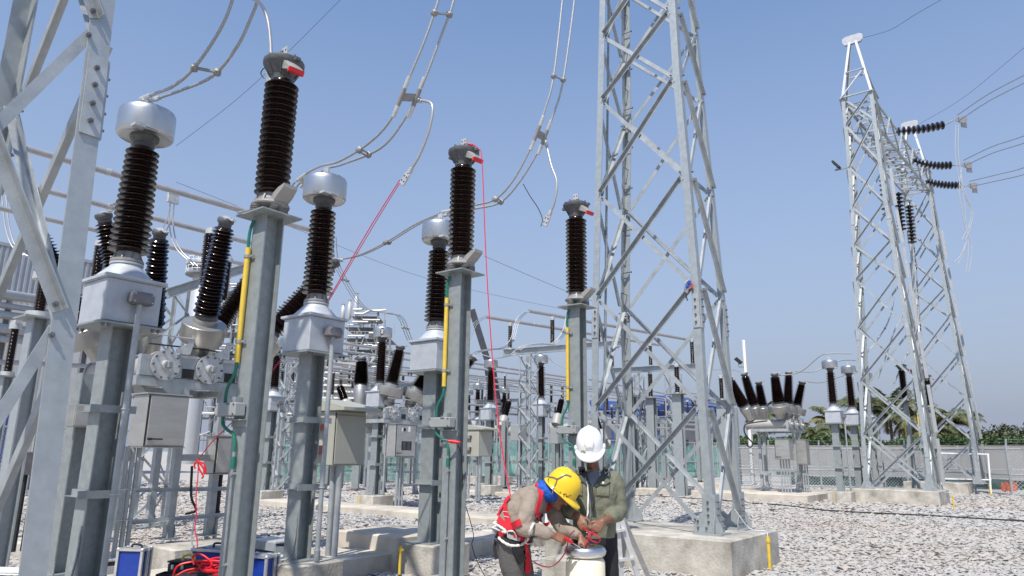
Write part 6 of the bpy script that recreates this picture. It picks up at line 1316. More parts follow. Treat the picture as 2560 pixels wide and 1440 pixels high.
# ---- worker in the white helmet, facing the camera and looking down at his hands
Y1 = 6.35; floor1 = .10
w1 = thing('person', 'worker in white helmet and olive jacket standing behind the cream cylinder, looking down', 'person', (J(1486, 1300, Y1).x, Y1, floor1), 0)
lat = Vector((1, .06, 0)).normalized(); frt = Vector((0, -1, 0)); c = lambda px, py, dy=0: J(px, py, Y1 + dy)
hc = c(1476, 1128, -.06); hup = Vector((-.12, -.42, .9)).normalized(); hfw = Vector((-.10, -.86, -.50))
shR, shL = c(1429, 1196, .02), c(1541, 1199, .03)              # viewer's left / right shoulder
elR, wrR = c(1418, 1272, -.06), c(1447, 1291, -.26); elL, wrL = c(1547, 1279, -.02), c(1506, 1304, -.28)
pel = c(1486, 1345, .02)
skin = MB(); head(skin, hc, hup, hfw); chain(skin, [(c(1486, 1196, .02), .062), (c(1482, 1165, -.01), .056), (hc - hup * .05, .055)])
chain(skin, [(shR, .055), (elR, .043), (wrR, .029)]); chain(skin, [(shL, .055), (elL, .043), (wrL, .029)])
hR = c(1458, 1317, -.33); hL = c(1487, 1326, -.36)
hand(skin, wrR, hR - wrR, Vector((-.5, -.6, .55)), .55, -1, s=1.02); hand(skin, wrL, hL - wrL, Vector((.45, -.6, .6)), .75, 1, s=1.02)
torso(skin, [(pel - Z * .05, .15, .10), (pel + Z * .1, .14, .095), (c(1486, 1260), .155, .10), (c(1486, 1205, .02), .17, .09), (c(1486, 1190, .02), .08, .06)], lat)
lg = []
for sx in (-1, 1):
    hip = pel + lat * (.095 * sx); kn = Vector((hip.x + .03 * sx, hip.y - .03, floor1 + .50)); an = Vector((hip.x + .05 * sx, hip.y + .02, floor1 + .09)); chain(skin, [(hip, .085), (kn, .058), (an, .042)]); chain(skin, [(an, .04), (an + Vector((.01 * sx, -.10, -.05)), .038), (an + Vector((.02 * sx, -.17, -.06)), .03)]); lg.append((hip, kn, an, sx))
body = to_part(w1, 'body', remesh('body', skin, M['skin'], .0075, 3))
face_bits(w1, hc, hup.normalized(), (hfw - hup * hfw.dot(hup)).normalized(), (hfw - hup * hfw.dot(hup)).normalized().cross(hup))
tr = MB(); torso(tr, [(pel - Z * .06, .185, .13), (pel + Z * .10, .172, .12)], lat)
for hip, kn, an, sx in lg: chain(tr, [(hip + Z * .02, .105), (hip.lerp(kn, .5), .092), (kn, .078), (an + Z * .02, .072)], 14)
to_part(w1, 'trousers', remesh('trousers', tr, M['blackt'], .014, 2, .012))
for hip, kn, an, sx in lg:
    b = MB(); chain(b, [(an + Z * .03, .058), (an - Z * .03 + frt * .02, .052), (an - Z * .045 + frt * .13, .046), (an - Z * .05 + frt * .20, .038)], 12); part(w1, 'boot', b, M['black'], True)
jk = MB(); torso(jk, [(c(1486, 1338, .02), .19, .135), (c(1486, 1318, .01), .182, .13), (c(1486, 1270), .185, .135), (c(1487, 1230), .20, .138), (c(1487, 1204, .015), .205, .122), (c(1487, 1190, .02), .15, .095), (c(1486, 1180, .03), .085, .075)], lat)
sl_ = lambda a, b, f: a.lerp(b, f)
chain(jk, [(shR + lat * .02, .078), (sl_(shR, elR, .5), .072), (elR, .066), (sl_(elR, wrR, .55), .058)], 14); chain(jk, [(shL - lat * .02, .078), (sl_(shL, elL, .5), .072), (elL, .068), (sl_(elL, wrL, .45), .060)], 14)
jacket = to_part(w1, 'jacket', remesh('jacket', jk, M['olive'], .010, 2, .022, .07))
s1 = Surf([jacket])
patch(jacket, 't_shirt', s1, [(1462, 1176), (1466, 1190), (1474, 1206), (1479, 1216)], [(1506, 1176), (1502, 1190), (1490, 1206), (1481, 1216)], M['tee'], .007)
patch(jacket, 'collar', s1, [(1445, 1166), (1445, 1180), (1450, 1198), (1469, 1216)], [(1462, 1168), (1466, 1184), (1471, 1198), (1474, 1211)], M['olived'], .016); patch(jacket, 'collar', s1, [(1507, 1168), (1504, 1184), (1494, 1199), (1486, 1212)], [(1521, 1164), (1521, 1180), (1513, 1198), (1490, 1217)], M['olived'], .016)
strap(jacket, 'zip_edge', s1, [(1450, 1182), (1458, 1190), (1468, 1201), (1471, 1220), (1471, 1245), (1470, 1280), (1466, 1300), (1468, 1331)], .012, M['white'], .004, .012); strap(jacket, 'zip_edge', s1, [(1503, 1181), (1492, 1190), (1486, 1199), (1479, 1214), (1476, 1240), (1476, 1280), (1475, 1300)], .006, M['tee'], .004, .010)
strap(jacket, 'placket_seam', s1, [(1487, 1206), (1487, 1240), (1485, 1262), (1480, 1290)], .006, M['olived'], .003, .003)
for pts in ([(1434, 1199), (1446, 1211), (1457, 1201)], [(1490, 1203), (1508, 1212), (1524, 1203)]): strap(jacket, 'pocket_flap', s1, pts, .014, M['olive'], .010, .005); strap(jacket, 'pocket_seam', s1, [(x_, y_ + 3.5) for x_, y_ in pts], .007, M['olived'], .003, .004); strap(jacket, 'pocket_seam', s1, [(pts[0][0], pts[0][1]), (pts[0][0] + 1, pts[0][1] + 34)], .004, M['olived'], .003, .003); strap(jacket, 'pocket_seam', s1, [(pts[2][0], pts[2][1]), (pts[2][0] - 1, pts[2][1] + 34)], .004, M['olived'], .003, .003); x, y = pts[1]; p, n_ = s1.at(x - 2, y - 4, .012); mb = MB(); mb.cyl(p, p + n_ * .006, .009, n=10); part(jacket, 'snap_button', mb, M['white'], True)
for pts in ([(1436, 1234), (1456, 1237)], [(1490, 1236), (1522, 1238)]): strap(jacket, 'pocket_hem', s1, pts, .009, M['olive'], .006, .004)
for pts in ([(1440, 1177), (1438, 1186), (1456, 1190)], [(1524, 1179), (1528, 1188), (1516, 1192)]): strap(jacket, 'shoulder_tab', s1, pts, .010, M['olived'], .004, .006)
patch(jacket, 'badge', s1, [(1498, 1179), (1498, 1192)], [(1521, 1172), (1521, 1191)], M['white'], .010); patch(jacket, 'badge_field', s1, [(1507, 1178), (1507, 1190)], [(1519, 1174), (1519, 1190)], M['purple'], .013); patch(jacket, 'badge_field', s1, [(1500, 1181), (1500, 1190)], [(1505, 1179), (1505, 1190)], M['green'], .013)
M['lime'] = mat('badge_green', (.18, .38, .05), .6, 0, .05, 30); strap(jacket, 'badge_letter', s1, [(1510, 1180), (1510, 1184), (1512.5, 1186.5), (1515, 1184), (1515, 1179)], .005, M['white'], .002, .016, 1.5)
h1 = helmet(w1, hc + hup * .035, hup, hfw, M['helw'], 1.06); sh1 = Surf([h1])
for nm, pts, m_ in (('helmet_logo', [(1453, 1131), (1454, 1126), (1457, 1126), (1457, 1131)], 'lime'), ('helmet_logo', [(1459, 1126), (1459, 1130), (1461, 1132), (1463, 1130), (1463, 1126)], 'black')): strap(h1, nm, sh1, pts, .005, M[m_], .0015, .002, 1.2)
mb = MB(); hs = (hfw - hup * hfw.dot(hup)).normalized().cross(hup)
for k in (-1, 1): mb.tube([hc + hs * .088 * k + hup * .02, hc + hs * .082 * k - hup * .06, hc - hup * .125 + hfw.normalized() * .05], .004, 6, smooth=4)
part(h1, 'chin_strap', mb, M['strapb'], True)

# ---- worker in the yellow helmet, bending to the right over the cylinder
Y2 = 6.15; floor2 = .08
w2 = thing('person', 'worker in yellow helmet and red harness bending over the cream cylinder with a screwdriver', 'person', (J(1285, 1340, Y2).x, Y2, floor2), 0)
c = lambda px, py, dy=0: J(px, py, Y2 + dy)
lat2 = Vector((-.28, -.96, .05)).normalized(); pel2 = c(1283, 1352, .02); nk = c(1360, 1228, -.02)
hc2 = c(1396, 1232, -.05); hup2 = Vector((.50, -.22, .72)).normalized(); hfw2 = Vector((.72, -.30, -.62))
shN, shF = c(1328, 1246, -.17), c(1368, 1256, .17); elN, wrN = c(1309, 1318, -.24), c(1383, 1339, -.28); elF, wrF = c(1406, 1318, .06), c(1452, 1342, -.14)
skin = MB(); head(skin, hc2, hup2, hfw2); chain(skin, [(nk - Vector((.06, 0, .04)), .06), (nk + Vector((.03, 0, .02)), .056), (hc2 - hup2 * .05, .055)])
chain(skin, [(shN, .05), (elN, .042), (wrN, .028)]); chain(skin, [(shF, .05), (elF, .042), (wrF, .028)])
hand(skin, wrN, c(1412, 1349, -.28) - wrN, Vector((.15, -.75, .65)), .85, -1, s=1.02); hand(skin, wrF, c(1466, 1362, -.18) - wrF, Vector((.35, -.6, .7)), .7, 1, s=1.0)
torso(skin, [(pel2, .14, .10), (c(1300, 1300), .14, .095), (c(1335, 1255), .15, .095), (nk, .07, .06)], lat2); lg = []
for sx in (-1, 1):
    hip = pel2 + lat2 * (.095 * -sx) ; kn = Vector((hip.x + .05 + .02 * sx, hip.y + .02, floor2 + .50)); an = Vector((hip.x - .02 + .06 * sx, hip.y, floor2 + .09)); chain(skin, [(hip, .085), (kn, .058), (an, .042)]); chain(skin, [(an, .04), (an + Vector((.10, -.02, -.05)), .038), (an + Vector((.17, -.03, -.06)), .03)]); lg.append((hip, kn, an))
body2 = to_part(w2, 'body', remesh('body', skin, M['skin'], .0075, 3))
fw_ = (hfw2 - hup2 * hfw2.dot(hup2)).normalized(); face_bits(w2, hc2, hup2, fw_, fw_.cross(hup2))
tr = MB(); torso(tr, [(pel2 - Z * .07 + Vector((.02, 0, 0)), .18, .15), (pel2 + Vector((.0, 0, .0)), .18, .145), (pel2 + Vector((.04, 0, .07)), .165, .13)], lat2)
for hip, kn, an in lg: chain(tr, [(hip, .112), (hip.lerp(kn, .5), .10), (kn, .085), (an + Z * .02, .075)], 14)
trous2 = to_part(w2, 'trousers', remesh('trousers', tr, M['jean'], .012, 2, .014))
for hip, kn, an in lg:
    b = MB(); chain(b, [(an + Z * .03, .058), (an + Vector((.02, 0, -.03)), .052), (an + Vector((.13, -.02, -.045)), .046), (an + Vector((.20, -.03, -.05)), .038)], 12); part(w2, 'boot', b, M['black'], True)
sh = MB(); torso(sh, [(c(1280, 1338), .172, .135), (c(1286, 1312), .172, .14), (c(1303, 1282), .185, .15), (c(1325, 1258), .195, .145), (c(1342, 1242), .165, .115), (c(1356, 1230), .085, .075)], lat2)
chain(sh, [(shN + Vector((.0, .03, 0)), .082), (sl_(shN, elN, .5), .078), (elN, .070), (sl_(elN, wrN, .5), .058), (sl_(elN, wrN, .82), .048)], 14); chain(sh, [(shF, .078), (sl_(shF, elF, .5), .070), (elF, .062), (sl_(elF, wrF, .8), .046)], 14)
shirt = to_part(w2, 'shirt', remesh('shirt', sh, M['taupe'], .010, 2, .024, .07)); s2 = Surf([shirt, trous2])
mb = MB(); fz = (hc2 - nk).normalized(); rr = []
for t, r_ in ((-.04, .092), (.0, .088), (.05, .086), (.09, .09), (.13, .085)): q = nk + fz * t; x = fz.orthogonal().normalized(); y = fz.cross(x); rr.append([q + x * (r_ * math.cos(a)) * (1 + .05 * math.sin(3 * a + t * 60)) + y * (r_ * math.sin(a)) for a in [2 * math.pi * k / 20 for k in range(20)]])
mb.section(rr); part(w2, 'blue_scarf', mb, M['scarf'], True)
h2 = helmet(w2, hc2 + hup2 * .035, hup2, hfw2, M['hely'], 1.05, False); sh2 = Surf([h2])
strap(h2, 'elastic_strap', sh2, [(1367, 1192), (1385, 1194), (1393, 1199), (1405, 1192), (1416, 1187), (1428, 1192)], .012, M['strapb'], .003, .002, 3); strap(h2, 'elastic_strap', sh2, [(1393, 1199), (1390, 1210), (1384, 1222), (1381, 1234)], .011, M['strapb'], .003, .002, 3)
M['dred'] = mat('dark_red_print', (.20, .01, .02), .5, 0, .05, 30)
for pts in ([(1407, 1236), (1412, 1234), (1416, 1236)], [(1411, 1235), (1409, 1243)], [(1414, 1241), (1417, 1238), (1419, 1242), (1415, 1243)], [(1420, 1242), (1423, 1238), (1425, 1241), (1428, 1237)]): strap(h2, 'brand_mark', sh2, pts, .005, M['dred'], .0015, .002, 1.2)
# full body harness over the shirt
hn = part(w2, 'harness', MB().box(c(1303, 1330, -.19), (.05, .02, .05), bev=.006), M['alu'], True)
for pts, w in (([(1340, 1213), (1349, 1218), (1350, 1232), (1347, 1250), (1341, 1268), (1338, 1284)], .048), ([(1338, 1284), (1350, 1292), (1360, 1302), (1371, 1313)], .052), ([(1381, 1256), (1374, 1265), (1368, 1276)], .04), ([(1276, 1242), (1266, 1254), (1266, 1275), (1270, 1300), (1276, 1318)], .052), ([(1249, 1298), (1258, 1308), (1272, 1318), (1288, 1324)], .05), ([(1264, 1324), (1282, 1316), (1303, 1304)], .055), ([(1278, 1244), (1262, 1265), (1246, 1290)], .035), ([(1250, 1330), (1262, 1340)], .05), ([(1286, 1334), (1305, 1345), (1318, 1356)], .055), ([(1312, 1360), (1315, 1385), (1317, 1405), (1318, 1432)], .058)):
    strap(hn, 'webbing', s2, pts, w * .92, M['web'], .005, .012)
for pts in ([(1262, 1280), (1272, 1280)], [(1264, 1292), (1274, 1292)]): strap(hn, 'stitching', s2, pts, .004, M['rope'], .002, .019, 2)
strap(hn, 'belt', s2, [(1240, 1336), (1262, 1346), (1290, 1352), (1322, 1350), (1335, 1340)], .055, M['blk'], .006, .008); strap(hn, 'belt_pouch', s2, [(1288, 1362), (1296, 1388), (1302, 1402)], .075, M['blk'], .03, .004); strap(hn, 'belt_tail', s2, [(1240, 1350), (1237, 1370), (1241, 1398)], .03, M['blk'], .008, .004)
def ringloop(px, py, rx, ry, tilt, off, r=.006, m='alu', nm='buckle_ring'):
    P = []
    for i in range(21):
        a = 2 * math.pi * i / 20; x = rx * math.cos(a); y = ry * math.sin(a); P.append(s2.at(px + x * math.cos(tilt) - y * math.sin(tilt), py + x * math.sin(tilt) + y * math.cos(tilt), off)[0])
    mb = MB(); mb.tube(P, r, 6, caps=False); part(hn, nm, mb, M[m], True)
ringloop(1237, 1318, 4, 15, .2, .02); ringloop(1317, 1352, 9, 7, .3, .025); ringloop(1280, 1338, 8, 13, -.5, .022)
strap(hn, 'buckle', s2, [(1346, 1287), (1353, 1294)], .06, M['blk'], .010, .016, 2); strap(hn, 'hook', s2, [(1272, 1336), (1284, 1348), (1297, 1350)], .03, M['alu'], .012, .016, 3)
mb = MB(); pts = [(1243, 1308), (1256, 1320), (1268, 1328), (1262, 1330), (1240, 1322), (1241, 1332), (1255, 1350), (1275, 1362), (1296, 1362), (1313, 1350), (1326, 1332), (1334, 1316), (1338, 1306)]; P = spline([s2.at(x, y, .03)[0] for x, y in pts], 6)
mb.ring_loft([(p, .0105 + .002 * math.sin(i * 2.2)) for i, p in enumerate(P)], 8); part(hn, 'lanyard_rope', mb, M['rope'], True)
mb = MB(); mb.box(c(1361, 1296, -.10), (.05, .008, .07), (Vector((.9, -.3, .2)).normalized(), Vector((.3, .95, 0)).normalized(), Vector((-.2, .1, .97)).normalized())); part(hn, 'white_tag', mb, M['white'], True)
# ---------------------------------------------------------------- things the workers handle
cy = J(1463, 1392, 6.10); rc = .160
t = thing('test_cylinder', 'cream cylinder topped by a shiny metal ring between the two workers', 'test device', (cy.x, 6.10, floor1), 0)
mb = MB(); mb.lathe([(.0, 0), (rc, 0), (rc, .01), (rc, cy.z - .035 - floor1), (rc - .012, cy.z - .012 - floor1), (rc - .035, cy.z - floor1), (0, cy.z - floor1)], 48); part(t, 'cylinder_body', mb, M['cream'], sharp=60)
mb = MB(); tr_ = .047; mb.section([[Vector(((.125 + tr_ * math.cos(b)) * math.cos(a), (.125 + tr_ * math.cos(b)) * math.sin(a), cy.z - floor1 + .045 + tr_ * math.sin(b))) for b in [2 * math.pi * k / 18 for k in range(18)]] for a in [2 * math.pi * k / 48 for k in range(49)]], caps=False); part(t, 'corona_ring', mb, M['chrome'], sharp=80)
mb = MB(); mb.cyl((0, 0, cy.z - floor1), (0, 0, cy.z - floor1 + .05), .022, n=14); mb.cyl((0, 0, cy.z - floor1 + .05), (0, 0, cy.z - floor1 + .09), .012, n=10); part(t, 'terminal_stud', mb, M['alu'])
a, b = c(1422, 1351, -.30), c(1452, 1371, -.24); d = (b - a).normalized(); t = thing('screwdriver', 'red handled screwdriver in the bending worker\'s hand', 'screwdriver', a, 0)
mb = MB(); mb.ring_loft([(a - d * .05, .010), (a - d * .02, .015), (a + d * .01, .013), (a + d * .03, .015), (a + d * .045, .009)], 10); part(t, 'handle', mb, M['red'], True); mb = MB(); mb.cyl(a + d * .045, b, .0035, n=8); part(t, 'shaft', mb, M['alu'], True)
mb = MB(); pts = [(1455, 1318), (1463, 1325), (1475, 1330), (1488, 1337), (1497, 1345), (1500, 1352), (1492, 1356), (1480, 1352), (1470, 1344), (1474, 1334), (1484, 1330), (1478, 1340), (1468, 1352), (1462, 1364)]
mb.tube([J(x, y, 5.95 + .02 * math.sin(i * 1.3)) for i, (x, y) in enumerate(pts)], .006, 6, smooth=6); solid('red_cable', mb, M['redrope'], 'looped red cable held in the hands above the metal ring', 'cable', J(1475, 1340, 5.95))
mb = MB(); mb.tube([J(x, y, 5.9) for x, y in ((1437, 1326), (1428, 1334), (1421, 1346), (1418, 1366), (1410, 1386), (1392, 1408), (1372, 1417), (1350, 1413), (1335, 1405))], .006, 6, smooth=6); solid('test_lead', mb, M['dred'], 'dark red lead hanging in a loop left of the cream cylinder', 'cable', J(1420, 1360, 5.9))
# platform slab under their feet, ladder behind
mb = MB(); mb.box((.75, 6.3, -.2), (2.6, 1.5, .56), bev=.02); solid('concrete_slab', mb, M['conc2'], 'concrete slab on which both workers stand, just below the picture edge', 'slab', (.75, 6.3, GZ))
ld = thing('step_ladder', 'aluminium step ladder standing right behind the olive jacket worker', 'ladder', J(1570, 1440, 8.0), 0); Yl = 8.0
for a, b in (((1543, 1285), (1607, 1500)), ((1536, 1290), (1552, 1500)), ((1552, 1300), (1640, 1500))):
    p, q = J(*a, Yl), J(*b, Yl if a[0] != 1552 else Yl + .5); mb = MB(); mb.angle(p, q, .055, .006, Vector((1, 0, 0)), Vector((0, 1, 0))); part(ld, 'rail', mb, M['alu'], True)
for y, x0, x1 in ((1328, 1541, 1562), (1400, 1546, 1583), (1462, 1550, 1602)):
    p, q = J(x0, y, Yl), J(x1, y - 5, Yl); mb = MB(); mb.box((p + q) / 2, ((q - p).length, .09, .025), ((q - p).normalized(), Vector((0, 1, 0)), Z)); part(ld, 'tread', mb, M['alu'], True)
# ---------------------------------------------------------------- tools, cases and cords in the foreground
def rope(label, pts, Y0, Y1=None, r=.006, m='redrope', name='red_rope', cat='rope', k=6, group=None):
    Y1 = Y0 if Y1 is None else Y1; n = len(pts) - 1; mb = MB(); mb.tube([aty(x, y, Y0 + (Y1 - Y0) * i / n) for i, (x, y) in enumerate(pts)], r, 6, smooth=k); return solid(name, mb, M[m], label, cat, aty(*pts[0], Y0), 0, group)
rope('pair of red cords stretched from the hanging tail lug down to the middle transformer cone', [(1000, 449), (930, 560), (872, 660), (820, 750)], 8.7, 9.1, .007, k=2)
rope('second red cord running beside the first one below the hanging tail lug', [(1004, 450), (936, 560), (877, 660), (822, 752)], 8.7, 9.1, .006, k=2)
rope('long thin red rope dropping from the middle arrester top to the bending worker', [(1180, 360), (1196, 372), (1205, 400), (1213, 600), (1224, 800), (1240, 1000), (1258, 1140), (1276, 1240)], 7.9, 6.2, .006)
rope('red cord tied from the breaker frame up towards the near arrester counter', [(496, 1148), (530, 1105), (578, 1058), (612, 1020)], 9.8, 8.4, .007, k=3)
t = thing('rope_bow', 'knotted bow of red cord tied to the left breaker frame', 'rope', aty(494, 1155, 9.8), 0)
for pts in ([(494, 1150), (486, 1162), (488, 1172)], [(494, 1152), (505, 1165), (515, 1185), (512, 1175), (500, 1160)], [(494, 1154), (498, 1172), (508, 1190), (504, 1196)], [(492, 1152), (510, 1160), (515, 1178)]): mb = MB(); mb.tube([aty(x, y, 9.75) for x, y in pts], .012, 6, smooth=5); part(t, 'loop', mb, M['red'], True)
rope('red cord hanging straight down from the bow to the blue case', [(496, 1165), (494, 1200), (490, 1240), (491, 1290), (487, 1320), (492, 1345), (494, 1372)], 9.75, 9.4, .008)
rope('short red clip wire at the left corner of the middle transformer box', [(700, 902), (690, 915), (683, 925)], 9.2, 9.1, .010, k=2)
mb = MB(); mb.tube([aty(x, y, 9.96) for x, y in ((1308, 460), (1325, 490), (1345, 520), (1356, 548), (1352, 566))], .006, 6, smooth=5); solid('tie_cord', mb, M['black'], 'dark cord hanging from the conductor to the loose tail lug near the third arrester', 'cord', aty(1308, 460, 9.96))
# red test clip and its black lead on the middle arrester
t = thing('test_clip', 'red crocodile clip on the green lead of the middle arrester', 'clip', aty(1130, 1104, 7.85), 0); a, b = aty(1115, 1101, 7.82), aty(1150, 1107, 7.82); d = (b - a).normalized()
mb = MB(); mb.ring_loft([(a + d * .02, .012), (a + d * .06, .02), (a + d * .11, .017), (a + d * .125, .021), (b, .016)], 10); part(t, 'grip', mb, M['red'], True); mb = MB(); mb.ring_loft([(a - d * .05, .004), (a + d * .02, .014)], 6); part(t, 'jaw', mb, M['bolt'], True)
rope('thin black lead falling from the red clip to the ground left of the workers', [(1143, 1112), (1152, 1130), (1156, 1180), (1158, 1240), (1175, 1300), (1184, 1340), (1180, 1365), (1196, 1410), (1215, 1445)], 7.8, 8.6, .005, 'black', 'test_lead', 'cable')
t = thing('test_clip', 'small red clip on top of the middle arrester terminal', 'clip', aty(1172, 358, 7.95), 0); mb = MB(); a, b = aty(1166, 358, 7.95), aty(1182, 364, 7.95); mb.ring_loft([(a, .008), (a.lerp(b, .5), .016), (b, .008)], 8); part(t, 'grip', mb, M['red'], True)
t = thing('rope_bundle', 'bundle of blue and red rope hanging on the right leg of the central tower', 'rope', aty(1720, 712, 11.9), 0)
for pts, m_, r_ in (([(1722, 700), (1714, 708), (1712, 720), (1716, 732), (1720, 722)], 'galvd', .018), ([(1724, 702), (1726, 712), (1716, 718), (1722, 706)], 'scarf', .022), ([(1728, 704), (1731, 714), (1722, 722), (1728, 712)], 'orange', .016), ([(1714, 730), (1716, 742), (1719, 752)], 'black', .010)): mb = MB(); mb.tube([aty(x, y, 11.85) for x, y in pts], r_, 6, smooth=5); part(t, 'cord', mb, M[m_], True)
# aluminium-edged blue cases
def case(label, o, w, d, h, rz, lid=.3, handle=None, group='blue flight cases', lay='x'):
    t = thing('flight_case', label, 'flight case', o, rz, group); e = .012
    mb = MB(); mb.box((0, 0, h / 2), (w - e, d - e, h - e)); part(t, 'panel_body', mb, M['blue'])
    def bars(mb, y0, y1):
        for x in (-w / 2, w / 2):
            for z in (0, h): mb.box((x, (y0 + y1) / 2, z), (.03, abs(y1 - y0), .03))
        for y in (y0, y1):
            for z in (0, h): mb.box((0, y, z), (w - .03, .028, .028))
            for x in (-w / 2, w / 2): mb.box((x, y, h / 2), (.029, .029, h - .03))
    for y0, y1 in ((-d / 2, d / 2 - d * lid - .012), (d / 2 - d * lid + .012, d / 2)): mb = MB(); bars(mb, y0, y1); part(t, 'edge_frame', mb, M['alu'])
    for x in (-w / 2, w / 2):
        for y in (-d / 2, d / 2):
            for z in (0, h): mb = MB(); ball(mb, (x, y, z), .024, .024, .024, Vector((1, 0, 0)), Vector((0, 1, 0)), Z, 8, 6); part(t, 'corner_cap', mb, M['alu'])
    for x in (-w * .3, w * .3): mb = MB(); mb.box((x, d / 2 - d * lid, h + .018), (.05, .06, .012), bev=.003); part(t, 'latch', mb, M['alu'])
    if handle == 'top': mb = MB(); y = d / 2 - d * lid - .06; mb.tube([(-.075, y, h + .01), (-.07, y, h + .055), (0, y, h + .065), (.07, y, h + .055), (.075, y, h + .01)], .013, 8, smooth=3); part(t, 'handle', mb, M['black'])
    return t
c0 = aty(334, 1372, 8.6); hz = c0.z + .15
case('blue flight case standing upright at lower left, its edge towards the camera', (c0.x + .02, 8.6, GZ), .29, .17, hz, rad(-6), .42, None)
mb = MB(); mb.tube([aty(x, y, 8.5) for x, y in ((330, 1368), (333, 1361), (352, 1362), (356, 1369))], .012, 6, smooth=3); part(bpy.data.objects['flight_case'], 'handle', mb, M['black'], True)
c1 = aty(540, 1372, 8.9); case('blue flight case with black handle behind the red cable coil', (c1.x + .04, 8.9, GZ), .48, .34, c1.z + .15, rad(-16), .35, 'top')
c2 = aty(640, 1390, 8.7); case('blue flight case mostly hidden behind the tallest arrester pole', (c2.x + .0, 8.9, GZ), .30, .26, c2.z + .13, rad(-14), .35, None)
q = aty(468, 1405, 8.5); t = thing('tool_box', 'black tool box with yellow handle beside the red cable coil', 'tool box', (q.x, 8.5, GZ), rad(-10)); hh = q.z + .15
mb = MB(); mb.box((0, 0, hh / 2), (.34, .22, hh), bev=.015); part(t, 'box_body', mb, M['black']); mb = MB(); mb.box((0, 0, hh + .012), (.35, .23, .02), bev=.006); part(t, 'lid', mb, M['black']); mb = MB(); mb.tube([(-.02, -.05, hh), (-.02, -.05, hh + .07), (.11, -.05, hh + .085), (.11, -.05, hh)], .014, 8, smooth=2); part(t, 'yellow_handle', mb, M['yellow'])
for x in (-.1, .02): mb = MB(); mb.box((x, -.115, hh - .04), (.035, .014, .05), bev=.004); part(t, 'latch', mb, M['alu'])
q = aty(520, 1432, 7.9); t = thing('equipment_bag', 'black equipment bag carrying the red cable coil', 'bag', (q.x, 7.9, GZ), rad(-8)); hh = q.z + .15; b = MB(); rr = []
for z, s in ((0, .9), (.04, 1), (hh - .08, 1), (hh - .02, .93), (hh, .7)): rr.append([Vector((.40 * s * math.copysign(abs(math.cos(a)) ** .5, math.cos(a)), .24 * s * math.copysign(abs(math.sin(a)) ** .5, math.sin(a)), z + .008 * math.sin(a * 5))) for a in [2 * math.pi * k / 32 for k in range(32)]])
b.section(rr); part(t, 'bag_body', b, M['blk']); b = MB(); b.tube([(-.3, -.22, hh - .03), (0, -.245, hh - .02), (.3, -.22, hh - .03)], .006, 6, smooth=4); part(t, 'zip', b, M['alu'])
q = aty(432, 1432, 8.2); t = thing('plastic_tray', 'open black plastic tray in front of the black tool box', 'tray', (q.x, 8.2, GZ), 0); hh = q.z + .15
for cx, cyy, w, d in ((0, -.1, .26, .012), (0, .1, .26, .012), (-.13, 0, .012, .21), (.13, 0, .012, .21)): mb = MB(); mb.box((cx, cyy, hh / 2), (w, d, hh)); part(t, 'tray_side', mb, M['black'])
mb = MB(); mb.box((0, 0, .01), (.26, .2, .02)); part(t, 'tray_base', mb, M['black'])
rg = random.Random(4); t = thing('cable_coil', 'tangled coil of bright red cable lying on the black bag', 'cable', aty(520, 1415, 7.85), 0)
M['redc'] = mat('bright_red_cable', (.72, .012, .02), .4, 0, .06, 20)
for pts in ([(432, 1440), (445, 1415), (480, 1405), (540, 1402), (590, 1412), (602, 1422), (560, 1418), (500, 1424), (455, 1440)], [(485, 1412), (482, 1395), (492, 1385), (510, 1390), (530, 1408), (520, 1420), (495, 1412), (488, 1400)], [(500, 1408), (540, 1395), (575, 1400), (570, 1425), (540, 1436), (520, 1425), (545, 1412), (600, 1425)], [(440, 1440), (470, 1425), (520, 1420), (560, 1428), (565, 1438), (530, 1440)], [(505, 1410), (530, 1412), (550, 1425), (520, 1432), (500, 1420), (515, 1405), (560, 1408), (590, 1425)], [(520, 1440), (540, 1420), (575, 1405), (588, 1410)]):
    mb = MB(); mb.tube([aty(x, y, 7.75 + .10 * rg.random()) for x, y in pts], .0105, 8, smooth=6); part(t, 'cable_loop', mb, M['redc'], True)
mb = MB(); a, b = aty(505, 1426, 7.6), aty(556, 1430, 7.6); mb.box((a + b) / 2, ((b - a).length, .04, .035), ((b - a).normalized(), Vector((0, 1, 0)), Z), bev=.01); part(t, 'clip', mb, M['redc'], True)
# aluminium grating steps and small pipes on the gravel
def grating(label, cpx, z, le, lr, group='aluminium grating steps'):
    p = atz(*cpx, z); t = thing('grating_step', label, 'grating', (p.x, p.y, GZ), ROT, group); h = z - GZ
    for i in range(9): mb = MB(); y = -lr / 2 + lr * (i + .5) / 9; mb.prism([(-lr / 22, 0), (lr / 22, 0), (lr / 22, .02), (lr / 40, .028), (-lr / 40, .028), (-lr / 22, .02)], (-le / 2, y, h), (0, 1, 0), Z, (le, 0, 0)); part(t, 'tread_bar', mb, M['alu'])
    for y in (-lr / 2, lr / 2): mb = MB(); mb.box((0, y, h - .06), (le, .02, .13)); part(t, 'side_plate', mb, M['galv2'])
    for x in (-le / 2, le / 2): mb = MB(); mb.box((x, 0, h / 2 - .03), (.03, lr, h - .06)); part(t, 'end_leg', mb, M['galv2'])
    return t
grating('aluminium grating step at lower left behind the vertical posts', (205, 1395), .10, 1.3, .55); grating('aluminium grating step on the gravel left of the middle transformer plinth', (690, 1352), .08, .7, .5)
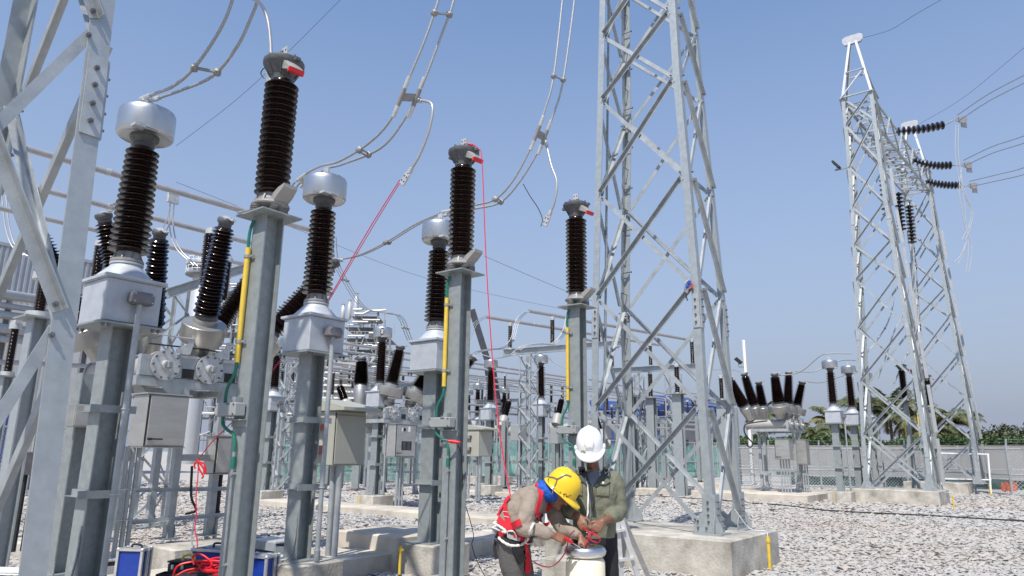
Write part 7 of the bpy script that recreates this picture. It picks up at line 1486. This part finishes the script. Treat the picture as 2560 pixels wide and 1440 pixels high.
for lab, px, py, h in (('capped grey pipe stub at the bottom left corner', 97, 1392, .6), ('thin grey pipe stub right of the leaning tower leg', 202, 1376, .6), ('short rusty stake between the two pipe stubs', 137, 1405, .4)):
    p = aty(px, py, 8.3); mb = MB(); mb.cyl((p.x, p.y, GZ - .1), p, .022 if h > .5 else .012, n=10); 
    if h > .5: mb.cyl(p, p + Z * .04, .032, n=10); mb.cyl(p - Z * .0 - Vector((.03, 0, 0)), p + Vector((.05, 0, .02)), .016, n=8)
    solid('pipe_stub', mb, M['galvd'], lab, 'pipe', (p.x, p.y, GZ), 0)
mb = MB(); p = aty(20, 1430, 7.4); mb.box(p, (.45, .3, .012), bev=.003); mb.box(p + Z * .02 + Vector((.02, 0, 0)), (.40, .28, .012), bev=.003); solid('document_folder', mb, M['white'], 'white and blue papers at the bottom left corner', 'folder', p)
for lab, px, py, zz in (('yellow earth pipe at the right corner of the central tower plinth', 1912, 1340, .42), ('yellow earth pipe at the right corner of the near right tower plinth', 2377, 1237, .42), ('yellow earth pipe at the right corner of the farther tower plinth', 2470, 1213, .46)):
    p = atz(px, py, zz - .05) ; p = p + Vector((.03, -.05, 0)); t = thing('earth_pipe', lab, 'pipe', (p.x, p.y, GZ), 0, 'yellow earth pipes'); mb = MB(); mb.cyl((p.x, p.y, GZ - .1), (p.x, p.y, zz - .05), .028, n=12); part(t, 'yellow_pipe', mb, M['yellow'], True)
    mb = MB(); mb.cyl((p.x, p.y, zz - .14), (p.x, p.y, zz - .09), .038, n=12); mb2 = MB(); part(t, 'clamp', mb, M['yellow'], True); mb = MB(); mb.tube([(p.x, p.y, zz - .05), (p.x - .02, p.y + .03, zz + .03), (p.x - .25, p.y + .10, zz + .06), (p.x - .45, p.y + .2, zz + .35)], .009, 8, smooth=5); part(t, 'earth_lead', mb, M['alu'], True)
mb = MB(); mb.tube([atz(x, y, GZ + .07) for x, y in ((1880, 1258), (1950, 1262), (2060, 1275), (2200, 1283), (2330, 1289), (2480, 1298), (2600, 1304))], .022, 6, smooth=6); solid('ground_cable', mb, M['black'], 'black cable lying across the gravel at the right', 'cable', atz(2200, 1283, GZ))
mb = MB(); mb.tube([atz(x, y, GZ + .07) for x, y in ((1560, 1238), (1640, 1240), (1720, 1245), (1800, 1250), (1870, 1256))], .016, 6, smooth=5); solid('ground_cable', mb, M['black'], 'black cable on the gravel seen through the central tower legs', 'cable', atz(1640, 1240, GZ))
plinth('concrete pedestal under the nearest arrester, out of sight below the picture', 1.95, 2.65, -2.66, -1.96, .3); plinth('concrete pedestal under the middle arrester, below the picture edge', 2.02, 2.72, -.13, .57, .3)
stones()
